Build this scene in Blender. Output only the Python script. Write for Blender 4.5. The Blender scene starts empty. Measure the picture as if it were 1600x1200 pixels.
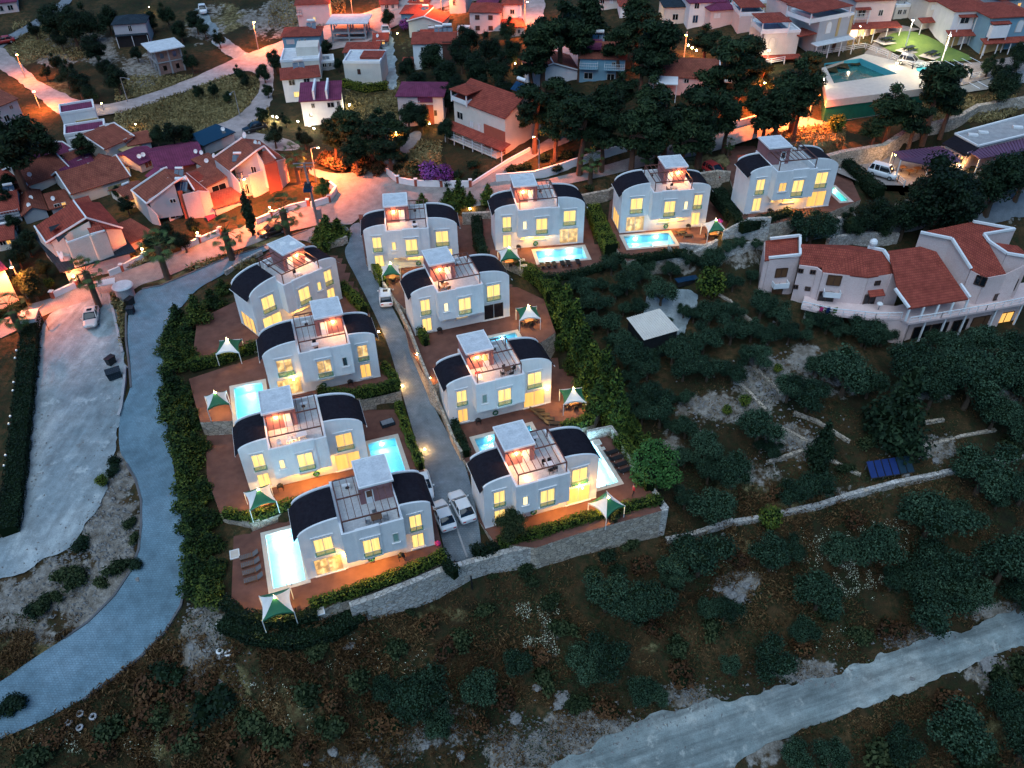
import bpy, bmesh, math, random
import numpy as np
from mathutils import Vector, Matrix, noise
from mathutils.geometry import delaunay_2d_cdt
R = math.radians
random.seed(7); rng = np.random.default_rng(7)
scene = bpy.context.scene
col = scene.collection

# ---------------- camera ----------------
CZ = 62.0; F = 1264.6; PIT = R(39.66); ROLL = R(-0.829)
cd = bpy.data.cameras.new('camera'); cam = bpy.data.objects.new('camera', cd); col.objects.link(cam)
cd.lens = F/1600*36; cd.sensor_width = 36; cd.clip_start = 0.5; cd.clip_end = 2000
_X = Vector((1, 0, 0)); _D = Vector((0, math.cos(PIT), -math.sin(PIT))); _U = Vector((0, math.sin(PIT), math.cos(PIT)))
_r = math.cos(ROLL)*_X + math.sin(ROLL)*_U; _u = math.cos(ROLL)*_U - math.sin(ROLL)*_X
M3 = Matrix((_r, _u, -_D)).transposed()
cam.matrix_world = Matrix.Translation((0, 0, CZ)) @ M3.to_4x4()
scene.camera = cam

# ---------------- world, sun, exposure ----------------
w = bpy.data.worlds.new('World'); scene.world = w; w.use_nodes = True
nt = w.node_tree; bg = nt.nodes['Background']
sky = nt.nodes.new('ShaderNodeTexSky'); sky.sky_type = 'NISHITA'; sky.sun_disc = False
SUN_EL, SUN_ROT = 2.0, 25.0
sky.sun_elevation = R(SUN_EL); sky.sun_rotation = R(SUN_ROT); sky.air_density = 1.0; sky.dust_density = 0.4; sky.ozone_density = 5.0
_m = nt.nodes.new('ShaderNodeMix'); _m.data_type = 'RGBA'; _m.blend_type = 'MULTIPLY'; _m.inputs[0].default_value = 1; _m.inputs[7].default_value = (.80, 1.10, 1.04, 1)
nt.links.new(sky.outputs[0], _m.inputs[6]); nt.links.new(_m.outputs[2], bg.inputs[0]); bg.inputs[1].default_value = 0.15
sd = bpy.data.lights.new('sun', 'SUN'); sd.energy = 0.80; sd.angle = R(70); sd.color = (0.72, 0.88, 1.0)
so = bpy.data.objects.new('sun', sd); col.objects.link(so)
so.rotation_euler = (R(28), 0, R(-25))
scene.view_settings.view_transform = 'Standard'; scene.view_settings.look = 'None'
scene.view_settings.exposure = 1.75; scene.view_settings.gamma = 1
cy = scene.cycles
cy.use_denoising = True; cy.max_bounces = 5; cy.diffuse_bounces = 2; cy.glossy_bounces = 2; cy.transmission_bounces = 3
cy.transparent_max_bounces = 6; cy.caustics_reflective = False; cy.caustics_refractive = False; cy.sample_clamp_indirect = 3.0
cy.use_light_tree = True; cy.use_adaptive_sampling = True; cy.adaptive_threshold = 0.02

# ---------------- projection helpers ----------------
def rays(px, py):
    a = np.asarray(px, float)-800; b = np.asarray(py, float)-600
    cr, sr = math.cos(ROLL), math.sin(ROLL); u = (a*cr+b*sr)/F; v = (-a*sr+b*cr)/F
    c, s = math.cos(PIT), math.sin(PIT)
    return np.stack([u, c-v*s, -s-v*c], -1)
def at(px, py, z):
    d = rays(px, py); t = (z-CZ)/d[2]
    return Vector((d[0]*t, d[1]*t, z))
def topix(x, y, z):
    c, s = math.cos(PIT), math.sin(PIT); z = z-CZ
    dep = y*c-z*s; up = y*s+z*c; u = F*x/dep; v = -F*up/dep
    cr, sr = math.cos(ROLL), math.sin(ROLL)
    return 800+u*cr-v*sr, 600+u*sr+v*cr

# ---------------- terrain ----------------
VIL = {1: ('A', -12.76, 92.84, 5.50, 7.4), 2: ('A', 4.02, 96.15, 6.41, 8.3), 3: ('B', 20.75, 97.95, 7.69, 7.7), 4: ('A', 36.84, 97.42, 10.65, 9.8),
       5: ('B', -25.92, 83.05, 4.42, 44.0), 6: ('B', -20.63, 69.68, 4.11, 17.9), 7: ('A', -20.61, 57.6, 2.16, 18.1), 8: ('B', -13.27, 47.92, 0.92, 18.6),
       9: ('A', -5.84, 80.52, 4.59, 18.6), 10: ('A', -1.27, 68.06, 1.14, 18.9), 11: ('A', 2.81, 54.76, -0.38, 18.9)}
CP = [(0,1180,-5),(0,1050,-3.5),(250,900,-1),(290,960,-2.2),(180,1190,-7),(240,700,1),(100,750,.5),(0,800,-1),(230,560,2.5),(60,520,3),(200,450,4),(330,400,4.5),
 (450,350,5.0),(540,320,5.4),(0,400,4),(120,430,4.2),(200,330,6),(100,260,7),(0,250,7),(300,290,6.2),(420,290,6),(500,265,6.2),(640,285,6.6),(760,282,8),(870,252,9.6),
 (1000,240,10.8),(1150,212,12.2),(1290,192,12.6),(1450,156,14),(1283,178,12.8),(1400,163,13.2),(1284,104,15.9),(1352,82,16.0),(1506,116,15.9),(1490,134,15.2),(1600,122,16.5),(0,50,10),(200,70,9),(400,100,8),(400,40,10),(600,100,9.3),(600,0,13),(700,150,9.3),
 (750,215,8.8),(900,200,11),(900,60,14),(1050,120,14),(1100,30,17),(1250,60,17.5),(1400,30,19),(1600,30,19.5),(1450,108,16.0),(800,0,16),(0,0,13),(1600,0,20),(1200,0,19),
 (1320,300,10.6),(1450,262,11.4),(1600,232,12.3),(1330,375,7),(1200,400,6),(1560,330,8.5),(1600,440,2.0),(1400,512,.8),(1250,500,2.4),(1500,515,.6),(1590,500,.6),(1050,430,4),(1000,520,2.5),(930,430,5),
 (1100,600,0),(1200,620,.3),(1000,620,0),(1000,700,-2),(1100,750,-3.2),(1300,700,-2),(1500,620,0),(1600,600,.5),(1300,775,-4.6),(1600,650,-2.2),
 (600,958,-2.2),(700,935,-3.5),(780,915,-4),(900,884,-4.3),(1040,838,-4.6),(1000,402,6.6),(1060,400,6.8),(1112,380,7.8),(1170,368,9.2),(1240,352,9.6),(1292,348,9.7),(945,418,6),(885,442,4.4),(490,985,-.6),(400,990,.1),(340,905,.5),(310,770,1.9),(298,650,3.5),(288,560,4.1),(400,1060,-3),(700,1100,-9),(1000,1000,-9),(1300,900,-8.5),(1600,850,-7),(1000,1185,-14.5),(1300,1075,-13.5),
 (1600,1000,-12.5),(1600,1180,-17),(400,1180,-10),(700,1199,-13.5),(0,1400,-8),(600,1400,-17),(1200,1400,-20),(1900,1100,-18),(1900,700,-5),(1900,300,9),(1900,80,18),(-250,1000,-4),(-250,500,3),(-250,150,8),
 (200,0,12.5),(590,355,5.4),(600,450,4.8),(620,520,4.0),(650,620,2.2),(690,740,.4),(705,840,-.9),(735,880,-1.3),
 (350,850,.3),(330,760,1),(310,660,2),(280,560,2.7),(450,400,4.7),(500,560,3.9),(920,560,2),(960,680,-1),(1020,780,-2.6),(700,300,6.7),(940,300,8.2),(1120,290,10)]
def arr(L): return np.array([tuple(at(a, b, z)) for a, b, z in L])
_cp = arr(CP)
_cp = np.vstack([_cp]+[np.array([[v[1]+math.cos(R(v[4]))*q[0]-math.sin(R(v[4]))*q[1], v[2]+math.sin(R(v[4]))*q[0]+math.cos(R(v[4]))*q[1], v[3]-.1]]) for v in VIL.values() for q in ((-4,0),(4,4))])
def _phi(r2): return np.where(r2 > 0, r2*np.log(r2+1e-12)*.5, 0)
def _tps(P, lam=.4):
    n = len(P); d = ((P[:, None, :2]-P[None, :, :2])**2).sum(-1)/1e4; K = _phi(d)+np.eye(n)*lam*1e-3
    Q = np.hstack([np.ones((n, 1)), P[:, :2]/100]); A = np.zeros((n+3, n+3)); A[:n, :n] = K; A[:n, n:] = Q; A[n:, :n] = Q.T
    return np.linalg.solve(A, np.concatenate([P[:, 2], [0, 0, 0]]))
_w = _tps(_cp)
def nat(x, y):
    x = np.asarray(x, float); y = np.asarray(y, float)
    out = np.full(x.shape, _w[-3])+_w[-2]*x/100+_w[-1]*y/100
    for (a, b, c), ww in zip(_cp, _w[:-3]): out = out+ww*_phi(((x-a)**2+(y-b)**2)/1e4)
    return np.clip(out, -24, 24)
def inpoly(x, y, P):
    x = np.asarray(x, float); y = np.asarray(y, float); c = np.zeros(x.shape, bool); n = len(P); j = n-1
    for i in range(n):
        xi, yi = P[i][0], P[i][1]; xj, yj = P[j][0], P[j][1]
        if yi != yj: c ^= ((yi > y) != (yj > y)) & (x < (xj-xi)*(y-yi)/(yj-yi)+xi)
        j = i
    return c
PLOT = {  # flat garden plots, pixel outline at the level of each villa
 8: ((365,838),(385,834),(455,808),(560,775),(665,745),(694,868),(600,905),(500,955),(408,972),(361,955)),
 7: ((322,660),(405,650),(560,640),(616,640),(664,738),(560,765),(500,772),(392,816),(344,802),(323,745)),
 6: ((295,592),(405,556),(560,540),(600,570),(626,606),(545,626),(390,656),(313,660)),
 5: ((308,500),(370,470),(425,380),(535,400),(578,490),(560,515),(405,548),(300,565)),
 1: ((560,335),(742,335),(752,400),(752,445),(632,482),(602,452),(572,412)),
 9: ((622,468),(790,440),(850,468),(868,520),(830,545),(745,577),(672,603),(640,545)),
 10: ((672,603),(745,577),(860,545),(938,640),(928,658),(868,680),(728,722),(712,700)),
 11: ((728,722),(868,680),(952,668),(1002,742),(1034,798),(900,835),(838,856),(775,850),(742,806)),
 2: ((742,350),(765,320),(920,325),(942,408),(862,432),(815,418),(752,398)),
 3: ((950,345),(955,290),(1112,300),(1145,352),(1122,380),(1066,388),(980,408),(950,372)),
 4: ((1135,262),(1140,225),(1312,240),(1345,312),(1290,334),(1205,350),(1165,352))}
OTHER = {'pool_terrace': (16.2, ((1284,106),(1352,84),(1504,118),(1486,133),(1292,157))), 'restaurant_court': (11.2, ((1290,262),(1400,238),(1660,195),(1660,262),(1480,262),(1420,290),(1352,288)))}
PLATS = []
for k, P in PLOT.items():
    z = VIL[k][3]; PLATS.append((z, [tuple(at(a, b, z))[:2] for a, b in P], k))
for k, (z, P) in OTHER.items(): PLATS.append((z, [tuple(at(a, b, z))[:2] for a, b in P], k))
def H(x, y, full=True):
    x = np.asarray(x, float); y = np.asarray(y, float); z = nat(x, y)
    if full:
        for pz, P, k in PLATS: z = np.where(inpoly(x, y, P), pz, z)
    return z
def hz(x, y): return float(H(np.array([x]), np.array([y]))[0])
_T = np.concatenate([np.arange(40, 120, .5), np.arange(120, 420, 1.5)])
def gp(px, py, dz=0):
    """point of the ground seen at photo pixel px,py"""
    d = rays(px, py); d = d/np.linalg.norm(d); T = _T
    X = d[0]*T; Y = d[1]*T; Z = CZ+d[2]*T-H(X, Y)
    i = int(np.argmax(Z < 0)) if (Z < 0).any() else len(T)-1
    t0, t1 = T[max(i-1, 0)], T[i]
    TT = np.linspace(t0, t1, 16); ZZ = CZ+d[2]*TT-H(d[0]*TT, d[1]*TT); j = int(np.argmax(ZZ < 0)) if (ZZ < 0).any() else 15
    t = TT[j]; x, y = d[0]*t, d[1]*t
    return Vector((x, y, hz(x, y)+dz))

# ---------------- object helpers ----------------
def tag(o, label=None, cat=None, group=None, kind=None):
    if label: o['label'] = label
    if cat: o['category'] = cat
    if group: o['group'] = group
    if kind: o['kind'] = kind
    return o
def empty(name, loc, rz=0, label=None, cat=None, group=None):
    o = bpy.data.objects.new(name, None); o.empty_display_size = .3; col.objects.link(o)
    o.location = loc; o.rotation_euler = (0, 0, rz)
    return tag(o, label, cat, group)
def copy_tree(o, parent=None):
    c = o.copy(); col.objects.link(c)
    if parent is not None: c.parent = parent
    for ch in list(o.children): copy_tree(ch, c)
    return c
def point_light(loc, energy, color, parent=None, size=.12, kind='POINT', rot=None, spot=None):
    d = bpy.data.lights.new('lamp_light', kind); d.energy = energy; d.color = color
    if kind in ('POINT', 'SPOT'): d.shadow_soft_size = size
    if spot: d.spot_size = R(spot); d.spot_blend = .6
    o = bpy.data.objects.new('lamp_light', d); col.objects.link(o); o.location = loc
    if rot: o.rotation_euler = rot
    if parent is not None: o.parent = parent
    return o
class MB:
    """collects polygons, built as one mesh object"""
    def __init__(s, mx=1): s.v = []; s.f = []; s.m = []; s.mats = []; s.cur = 0; s.sm = []; s.smooth = False; s.mx = mx
    def use(s, mat):
        if mat not in s.mats: s.mats.append(mat)
        s.cur = s.mats.index(mat); return s
    def face(s, pts):
        n = len(s.v); s.v += [(p[0]*s.mx, p[1], p[2]) for p in pts]
        idx = list(range(n, n+len(pts)))
        if s.mx < 0: idx = [idx[0]]+idx[:0:-1]
        s.f.append(idx); s.m.append(s.cur); s.sm.append(s.smooth); return s
    def box(s, x0, y0, z0, x1, y1, z1):
        a = [(x0,y0,z0),(x1,y0,z0),(x1,y1,z0),(x0,y1,z0),(x0,y0,z1),(x1,y0,z1),(x1,y1,z1),(x0,y1,z1)]
        for q in ((0,1,5,4),(1,2,6,5),(2,3,7,6),(3,0,4,7),(4,5,6,7),(3,2,1,0)): s.face([a[i] for i in q])
        return s
    def obox(s, c, sx, sy, sz, rz=0, tilt=0):
        """box centred at c (bottom), turned by rz, tilted about its x axis"""
        ca, sa = math.cos(rz), math.sin(rz); ct, st = math.cos(tilt), math.sin(tilt); a = []
        for dz in (0, sz):
            for dx, dy in ((-sx/2,-sy/2),(sx/2,-sy/2),(sx/2,sy/2),(-sx/2,sy/2)):
                y2, z2 = dy*ct-dz*st, dy*st+dz*ct
                a.append((c[0]+dx*ca-y2*sa, c[1]+dx*sa+y2*ca, c[2]+z2))
        for q in ((0,1,5,4),(1,2,6,5),(2,3,7,6),(3,0,4,7),(4,5,6,7),(3,2,1,0)): s.face([a[i] for i in q])
        return s
    def prism(s, P, z0, z1):
        A = 0
        for i in range(len(P)): A += P[i-1][0]*P[i][1]-P[i][0]*P[i-1][1]
        P = list(P) if A > 0 else list(P)[::-1]
        s.face([(p[0], p[1], z1) for p in P]); s.face([(p[0], p[1], z0) for p in P[::-1]])
        for i in range(len(P)):
            a, b = P[i-1], P[i]; s.face([(a[0],a[1],z0),(b[0],b[1],z0),(b[0],b[1],z1),(a[0],a[1],z1)])
        return s
    def ext(s, prof, y0, y1):
        """profile in x,z extruded along y"""
        A = 0
        for i in range(len(prof)): A += prof[i-1][0]*prof[i][1]-prof[i][0]*prof[i-1][1]
        P = list(prof) if A > 0 else list(prof)[::-1]
        s.face([(p[0], y0, p[1]) for p in P]); s.face([(p[0], y1, p[1]) for p in P[::-1]])
        for i in range(len(P)):
            a, b = P[i-1], P[i]; s.face([(a[0],y0,a[1]),(a[0],y1,a[1]),(b[0],y1,b[1]),(b[0],y0,b[1])])
        return s
    def tube(s, pts, rad, n=8, cap=True, up=None):
        rad = rad if hasattr(rad, '__len__') else [rad]*len(pts); rings = []
        pts = [Vector(p) for p in pts]
        for i, p in enumerate(pts):
            d = (pts[min(i+1, len(pts)-1)]-pts[max(i-1, 0)]).normalized()
            a = Vector((0,0,1)) if abs(d.z) < .9 else Vector((1,0,0)); u = d.cross(a).normalized(); v = d.cross(u)
            rings.append([p+(u*math.cos(t)+v*math.sin(t))*rad[i] for t in [2*math.pi*k/n for k in range(n)]])
        sm = s.smooth; s.smooth = n > 5
        for i in range(len(rings)-1):
            for k in range(n): s.face([rings[i][k], rings[i+1][k], rings[i+1][(k+1) % n], rings[i][(k+1) % n]])
        s.smooth = sm
        if cap: s.face(rings[0][::-1]); s.face(rings[-1])
        return s
    def bar(s, a, b, wd=.08, ht=None):
        a, b = Vector(a), Vector(b); ht = ht or wd; d = (b-a)
        if d.length < 1e-6: return s
        d.normalize(); up = Vector((0,0,1)) if abs(d.z) < .95 else Vector((0,1,0))
        u = d.cross(up).normalized()*(wd/2); v = u.cross(d).normalized()*(ht/2)
        A = [a-u-v, a+u-v, a+u+v, a-u+v]; B = [b-u-v, b+u-v, b+u+v, b-u+v]
        s.face([A[0],A[1],B[1],B[0]]); s.face([A[1],A[2],B[2],B[1]]); s.face([A[2],A[3],B[3],B[2]]); s.face([A[3],A[0],B[0],B[3]])
        s.face(A[::-1]); s.face(B); return s
    def ball(s, c, r, n=10, m=6, sq=1):
        sm = s.smooth; s.smooth = True; c = Vector(c)
        def p(i, j):
            t = math.pi*j/m; a = 2*math.pi*i/n; return c+Vector((r*math.sin(t)*math.cos(a), r*math.sin(t)*math.sin(a), r*sq*math.cos(t)))
        for j in range(m):
            for i in range(n):
                q = [p(i, j), p(i, j+1), p(i+1, j+1), p(i+1, j)]
                if j == 0: q = [q[0], q[1], q[2]]
                elif j == m-1: q = [q[0], q[1], q[3]]
                s.face(q)
        s.smooth = sm; return s
    def build(s, name, mat=None, parent=None, weld=False):
        me = bpy.data.meshes.new(name); me.from_pydata([tuple(v) for v in s.v], [], s.f)
        mats = s.mats or [mat]
        for m in mats: me.materials.append(m)
        if len(mats) > 1: me.polygons.foreach_set('material_index', s.m)
        me.polygons.foreach_set('use_smooth', s.sm)
        V = np.array([tuple(v) for v in s.v]) if s.v else np.zeros((0, 3))
        uv = np.zeros((len(V), 2))
        for f in s.f:
            P = V[f]; u = P[1]-P[0]; l = np.linalg.norm(u)
            if l < 1e-9: continue
            u = u/l; nn = np.cross(u, P[-1]-P[0]); ln = np.linalg.norm(nn)
            if ln < 1e-9: continue
            vv = np.cross(nn/ln, u); uv[f, 0] = (P-P[0])@u; uv[f, 1] = (P-P[0])@vv
        L = me.uv_layers.new(name='UVMap'); li = np.concatenate([np.array(f) for f in s.f]) if s.f else []
        L.data.foreach_set('uv', uv[li].ravel())
        if weld:
            b = bmesh.new(); b.from_mesh(me); bmesh.ops.remove_doubles(b, verts=b.verts, dist=1e-4); b.to_mesh(me); b.free()
        o = bpy.data.objects.new(name, me); col.objects.link(o)
        if parent is not None: o.parent = parent
        return o
def rotz(p, a, o=(0, 0)):
    c, s_ = math.cos(a), math.sin(a); return (o[0]+p[0]*c-p[1]*s_, o[1]+p[0]*s_+p[1]*c)

# ---------------- materials ----------------
def newmat(name):
    m = bpy.data.materials.new(name); m.use_nodes = True; t = m.node_tree; b = t.nodes['Principled BSDF']; return m, t, b
def ramp(t, fac, stops):
    r = t.nodes.new('ShaderNodeValToRGB'); e = r.color_ramp.elements
    e[0].position, e[0].color = stops[0][0], (*stops[0][1], 1); e[1].position, e[1].color = stops[-1][0], (*stops[-1][1], 1)
    for p, c in stops[1:-1]: q = e.new(p); q.color = (*c, 1)
    t.links.new(fac, r.inputs[0]); return r.outputs[0]
def coord(t, kind='Object', scale=(1, 1, 1)):
    c = t.nodes.new('ShaderNodeTexCoord'); mp = t.nodes.new('ShaderNodeMapping'); mp.inputs['Scale'].default_value = scale
    t.links.new(c.outputs[kind], mp.inputs[0]); return mp.outputs[0]
def noi(t, vec, sc, det=4, rough=.55, out=0):
    n = t.nodes.new('ShaderNodeTexNoise'); n.inputs['Scale'].default_value = sc; n.inputs['Detail'].default_value = det; n.inputs['Roughness'].default_value = rough
    t.links.new(vec, n.inputs['Vector']); return n.outputs[out]
def mixc(t, fac, a, b, mode='MIX'):
    m = t.nodes.new('ShaderNodeMix'); m.data_type = 'RGBA'; m.blend_type = mode
    for i, v in ((0, fac), (6, a), (7, b)):
        if hasattr(v, 'links') or hasattr(v, 'is_linked'): t.links.new(v, m.inputs[i])
        else: m.inputs[i].default_value = v if i == 0 else (*v, 1)
    return m.outputs[2]
def bump(t, b, h, st=.3, dist=.05):
    n = t.nodes.new('ShaderNodeBump'); n.inputs['Strength'].default_value = st; n.inputs['Distance'].default_value = dist
    t.links.new(h, n.inputs['Height']); t.links.new(n.outputs[0], b.inputs['Normal'])
def math_(t, op, a, b=0.0, c=None):
    m = t.nodes.new('ShaderNodeMath'); m.operation = op
    for i, v in enumerate((a, b) if c is None else (a, b, c)):
        if hasattr(v, 'is_linked'): t.links.new(v, m.inputs[i])
        else: m.inputs[i].default_value = v
    return m.outputs[0]
def pm(name, c1, c2=None, sc=2.0, rough=.8, bp=.15, det=5, metal=0, kind='Object', fine=None, spec=None):
    m, t, b = newmat(name); b.inputs['Roughness'].default_value = rough; b.inputs['Metallic'].default_value = metal
    if spec is not None: b.inputs['Specular IOR Level'].default_value = spec
    if c2 is None: c2 = tuple(x*.8 for x in c1)
    v = coord(t, kind); n = noi(t, v, sc, det); c = ramp(t, n, [(.3, c2), (.7, c1)])
    if fine:
        n2 = noi(t, v, fine, 3); c = mixc(t, .5, c, ramp(t, n2, [(.3, (.35,)*3), (.7, (.65,)*3)]), 'OVERLAY')
    t.links.new(c, b.inputs['Base Color'])
    if bp: bump(t, b, noi(t, v, sc*6, 3), bp)
    return m
def emis(name, c, s):
    m, t, b = newmat(name); b.inputs['Base Color'].default_value = (*c, 1); b.inputs['Emission Color'].default_value = (*c, 1); b.inputs['Emission Strength'].default_value = s; return m
def tilemat(name, c1, c2, cm, w_=.26, h_=.34):
    m, t, b = newmat(name); b.inputs['Roughness'].default_value = .95; b.inputs['Specular IOR Level'].default_value = .12
    v = coord(t, 'UV'); br = t.nodes.new('ShaderNodeTexBrick'); t.links.new(v, br.inputs[0])
    br.inputs['Color1'].default_value = (*c1, 1); br.inputs['Color2'].default_value = (*c2, 1); br.inputs['Mortar'].default_value = (*cm, 1)
    br.inputs['Scale'].default_value = 1; br.inputs['Brick Width'].default_value = w_; br.inputs['Row Height'].default_value = h_; br.inputs['Mortar Size'].default_value = .035; br.inputs['Mortar Smooth'].default_value = .6
    v2 = coord(t, 'Object'); n = noi(t, v2, .9, 5)
    c = mixc(t, .55, br.outputs[0], ramp(t, n, [(.3, (.3,)*3), (.7, (.68,)*3)]), 'OVERLAY')
    t.links.new(c, b.inputs['Base Color']); bump(t, b, br.outputs['Fac'], -.5, .04); return m
def stonemat(name, cs, mortar, sc=2.2, bd=.35):
    m, t, b = newmat(name); b.inputs['Roughness'].default_value = .9
    v = coord(t, 'Object', (1, 1, 1.5)); dist = noi(t, v, 3, 2, out=1)
    ad = t.nodes.new('ShaderNodeVectorMath'); ad.operation = 'MULTIPLY_ADD'; t.links.new(dist, ad.inputs[0]); ad.inputs[1].default_value = (.12,)*3; t.links.new(v, ad.inputs[2])
    vo = t.nodes.new('ShaderNodeTexVoronoi'); vo.inputs['Scale'].default_value = sc; t.links.new(ad.outputs[0], vo.inputs[0])
    ve = t.nodes.new('ShaderNodeTexVoronoi'); ve.feature = 'DISTANCE_TO_EDGE'; ve.inputs['Scale'].default_value = sc; t.links.new(ad.outputs[0], ve.inputs[0])
    sp = t.nodes.new('ShaderNodeSeparateColor'); t.links.new(vo.outputs['Color'], sp.inputs[0])
    c = ramp(t, sp.outputs[0], [(i/(len(cs)-1), x) for i, x in enumerate(cs)])
    c = mixc(t, .4, c, ramp(t, noi(t, v, 9, 4), [(.3, (.35,)*3), (.7, (.65,)*3)]), 'OVERLAY')
    e = ramp(t, ve.outputs['Distance'], [(0.0, (0,)*3), (.09, (1,)*3)])
    t.links.new(mixc(t, e, mortar, c), b.inputs['Base Color']); bump(t, b, e, bd, .08); return m
def leafmat(name, a, b_, c_, sc=.35, tr=.0):
    m, t, b = newmat(name); b.inputs['Roughness'].default_value = .75; b.inputs['Specular IOR Level'].default_value = .2
    g = t.nodes.new('ShaderNodeNewGeometry'); v = coord(t, 'Object'); n = noi(t, v, sc, 4)
    o = t.nodes.new('ShaderNodeObjectInfo')
    f = math_(t, 'MULTIPLY_ADD', g.outputs['Random Per Island'], .45, math_(t, 'MULTIPLY_ADD', n, 1.1, -.28))
    f = math_(t, 'ADD', f, math_(t, 'MULTIPLY_ADD', o.outputs['Random'], .3, -.15))
    t.links.new(ramp(t, f, [(.15, a), (.5, b_), (.85, c_)]), b.inputs['Base Color']); return m
M = {}
M['stucco'] = pm('stucco_white', (.78,.79,.79), (.68,.69,.70), .8, .85, .05, fine=14)
_t = M['stucco'].node_tree; _b = _t.nodes['Principled BSDF']; _src = _b.inputs['Base Color'].links[0].from_socket
_c = mixc(_t, .5, _src, ramp(_t, noi(_t, coord(_t, 'Object', (2.2, 2.2, .22)), 1.2, 5, .65), [(.30, (.36,)*3), (.55, (.52,)*3), (.75, (.56,)*3)]), 'OVERLAY'); _t.links.new(_c, _b.inputs['Base Color'])
M['trim'] = pm('trim_white', (.8,.8,.8), (.72,.72,.72), 1.5, .7, .03)
M['shingle'] = pm('dark_roof_shingle', (.018,.017,.024), (.010,.009,.014), 3, .95, .25, fine=9, spec=.1)
M['plum'] = pm('plum_stucco', (.30,.145,.15), (.24,.115,.12), 1.2, .85, .05)
M['slab'] = pm('roof_slab_screed', (.62,.64,.66), (.46,.48,.50), 1.3, .9, .1, fine=8)
M['terr'] = pm('terrace_tile', (.50,.50,.50), (.42,.42,.43), 1.6, .7, .05, fine=6)
M['perg'] = pm('pergola_steel', (.15,.055,.035), (.11,.04,.03), 3, .55, 0)
M['steel_dark'] = pm('dark_metal', (.03,.03,.035), (.02,.02,.02), 3, .5, 0, metal=.4)
M['steel'] = pm('grey_metal', (.35,.36,.37), (.25,.26,.27), 3, .45, 0, metal=.5)
M['white_metal'] = pm('white_painted_metal', (.7,.72,.73), (.6,.62,.63), 3, .5, 0)
M['frame'] = pm('window_frame_white', (.62,.60,.55), (.55,.53,.50), 4, .5, 0)
M['frame_brown'] = pm('window_frame_brown', (.09,.04,.025), (.06,.03,.02), 4, .5, 0)
M['green_glass'], _t, _b = newmat('green_guard_glass'); _b.inputs['Base Color'].default_value = (.05,.36,.26,1); _b.inputs['Roughness'].default_value = .15; _b.inputs['Alpha'].default_value = .5
M['stone'] = stonemat('pale_stone_wall', [(.42,.40,.37),(.55,.52,.47),(.33,.30,.27),(.60,.57,.54),(.46,.38,.30)], (.16,.15,.14))
M['stone_warm'] = stonemat('warm_stone_wall', [(.40,.33,.25),(.50,.42,.33),(.30,.25,.20),(.55,.48,.40)], (.13,.11,.09), 1.9)
M['patio'] = tilemat('patio_brick_paving', (.30,.125,.085), (.25,.105,.075), (.14,.065,.05), .3, .16)
M['coping'] = pm('pool_coping', (.58,.52,.45), (.50,.44,.38), 2, .7, .04)
M['asphalt'] = pm('asphalt', (.12,.12,.13), (.085,.085,.09), .5, .9, .2, fine=7)
M['redroof'] = tilemat('red_roof_tile', (.33,.075,.05), (.26,.055,.04), (.12,.028,.022))
M['brownroof'] = tilemat('brown_roof_tile', (.30,.095,.06), (.24,.07,.048), (.11,.035,.028))
M['purple'] = tilemat('purple_metal_roof', (.17,.04,.085), (.15,.035,.075), (.09,.02,.045), .35, 5)
M['darkteal'] = tilemat('dark_shingle_roof', (.03,.045,.06), (.022,.035,.048), (.012,.018,.024))
M['cream'] = pm('cream_render', (.68,.62,.54), (.60,.54,.47), .7, .9, .06, fine=9)
M['pinkw'] = pm('pink_render', (.70,.53,.50), (.62,.47,.44), .7, .9, .06, fine=9)
M['bluew'] = pm('blue_render', (.19,.35,.44), (.16,.30,.38), .8, .9, .05)
M['rust'] = pm('rust_red_render', (.36,.09,.05), (.30,.075,.045), .8, .9, .05)
M['brownw'] = pm('brown_cladding', (.10,.035,.025), (.07,.028,.02), 1, .8, .05)
M['greyw'] = pm('grey_render', (.42,.43,.45), (.36,.37,.39), .8, .9, .05)
M['ochre'] = pm('ochre_render', (.50,.36,.16), (.43,.31,.14), .8, .9, .05)
M['concrete'] = pm('bare_concrete', (.36,.36,.37), (.26,.26,.27), 1.2, .95, .15, fine=8)
M['brickinfill'] = tilemat('brick_infill', (.30,.13,.09), (.24,.10,.075), (.25,.23,.22), .3, .2)
M['darkglass'] = pm('dark_glass', (.012,.016,.02), (.008,.01,.014), 2, .12, 0, spec=.6)
M['wood'] = pm('brown_wood', (.16,.075,.035), (.11,.05,.025), 3, .6, .05)
M['blueglass'] = pm('solar_collector', (.015,.05,.10), (.01,.035,.08), 2, .15, 0)
M['green_canvas'] = pm('green_canvas', (.008,.12,.06), (.006,.095,.048), 2, .8, .05)
M['white_canvas'] = pm('white_canvas', (.72,.71,.68), (.64,.63,.60), 2, .8, .05)
M['black'] = pm('black_plastic', (.012,.012,.013), (.008,.008,.009), 3, .5, 0)
M['rubber'] = pm('rubber', (.012,.012,.012), (.02,.02,.02), 4, .9, .1)
M['white_plastic'] = pm('white_plastic', (.75,.75,.74), (.68,.68,.68), 3, .4, 0)
M['red_cloth'] = pm('red_cloth', (.55,.02,.03), (.42,.015,.02), 4, .8, .05)
M['skin'] = pm('skin', (.45,.27,.19), (.40,.23,.16), 5, .6, 0)
M['hair'] = pm('dark_hair', (.015,.01,.008), (.01,.008,.006), 5, .6, 0)
M['bark'] = pm('bark', (.10,.065,.04), (.06,.04,.028), 4, .95, .4)
M['bark_red'] = pm('pine_bark', (.14,.07,.04), (.09,.045,.03), 4, .95, .4)
M['olive'] = leafmat('olive_foliage', (.003,.012,.006), (.018,.046,.025), (.065,.118,.065))
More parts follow.
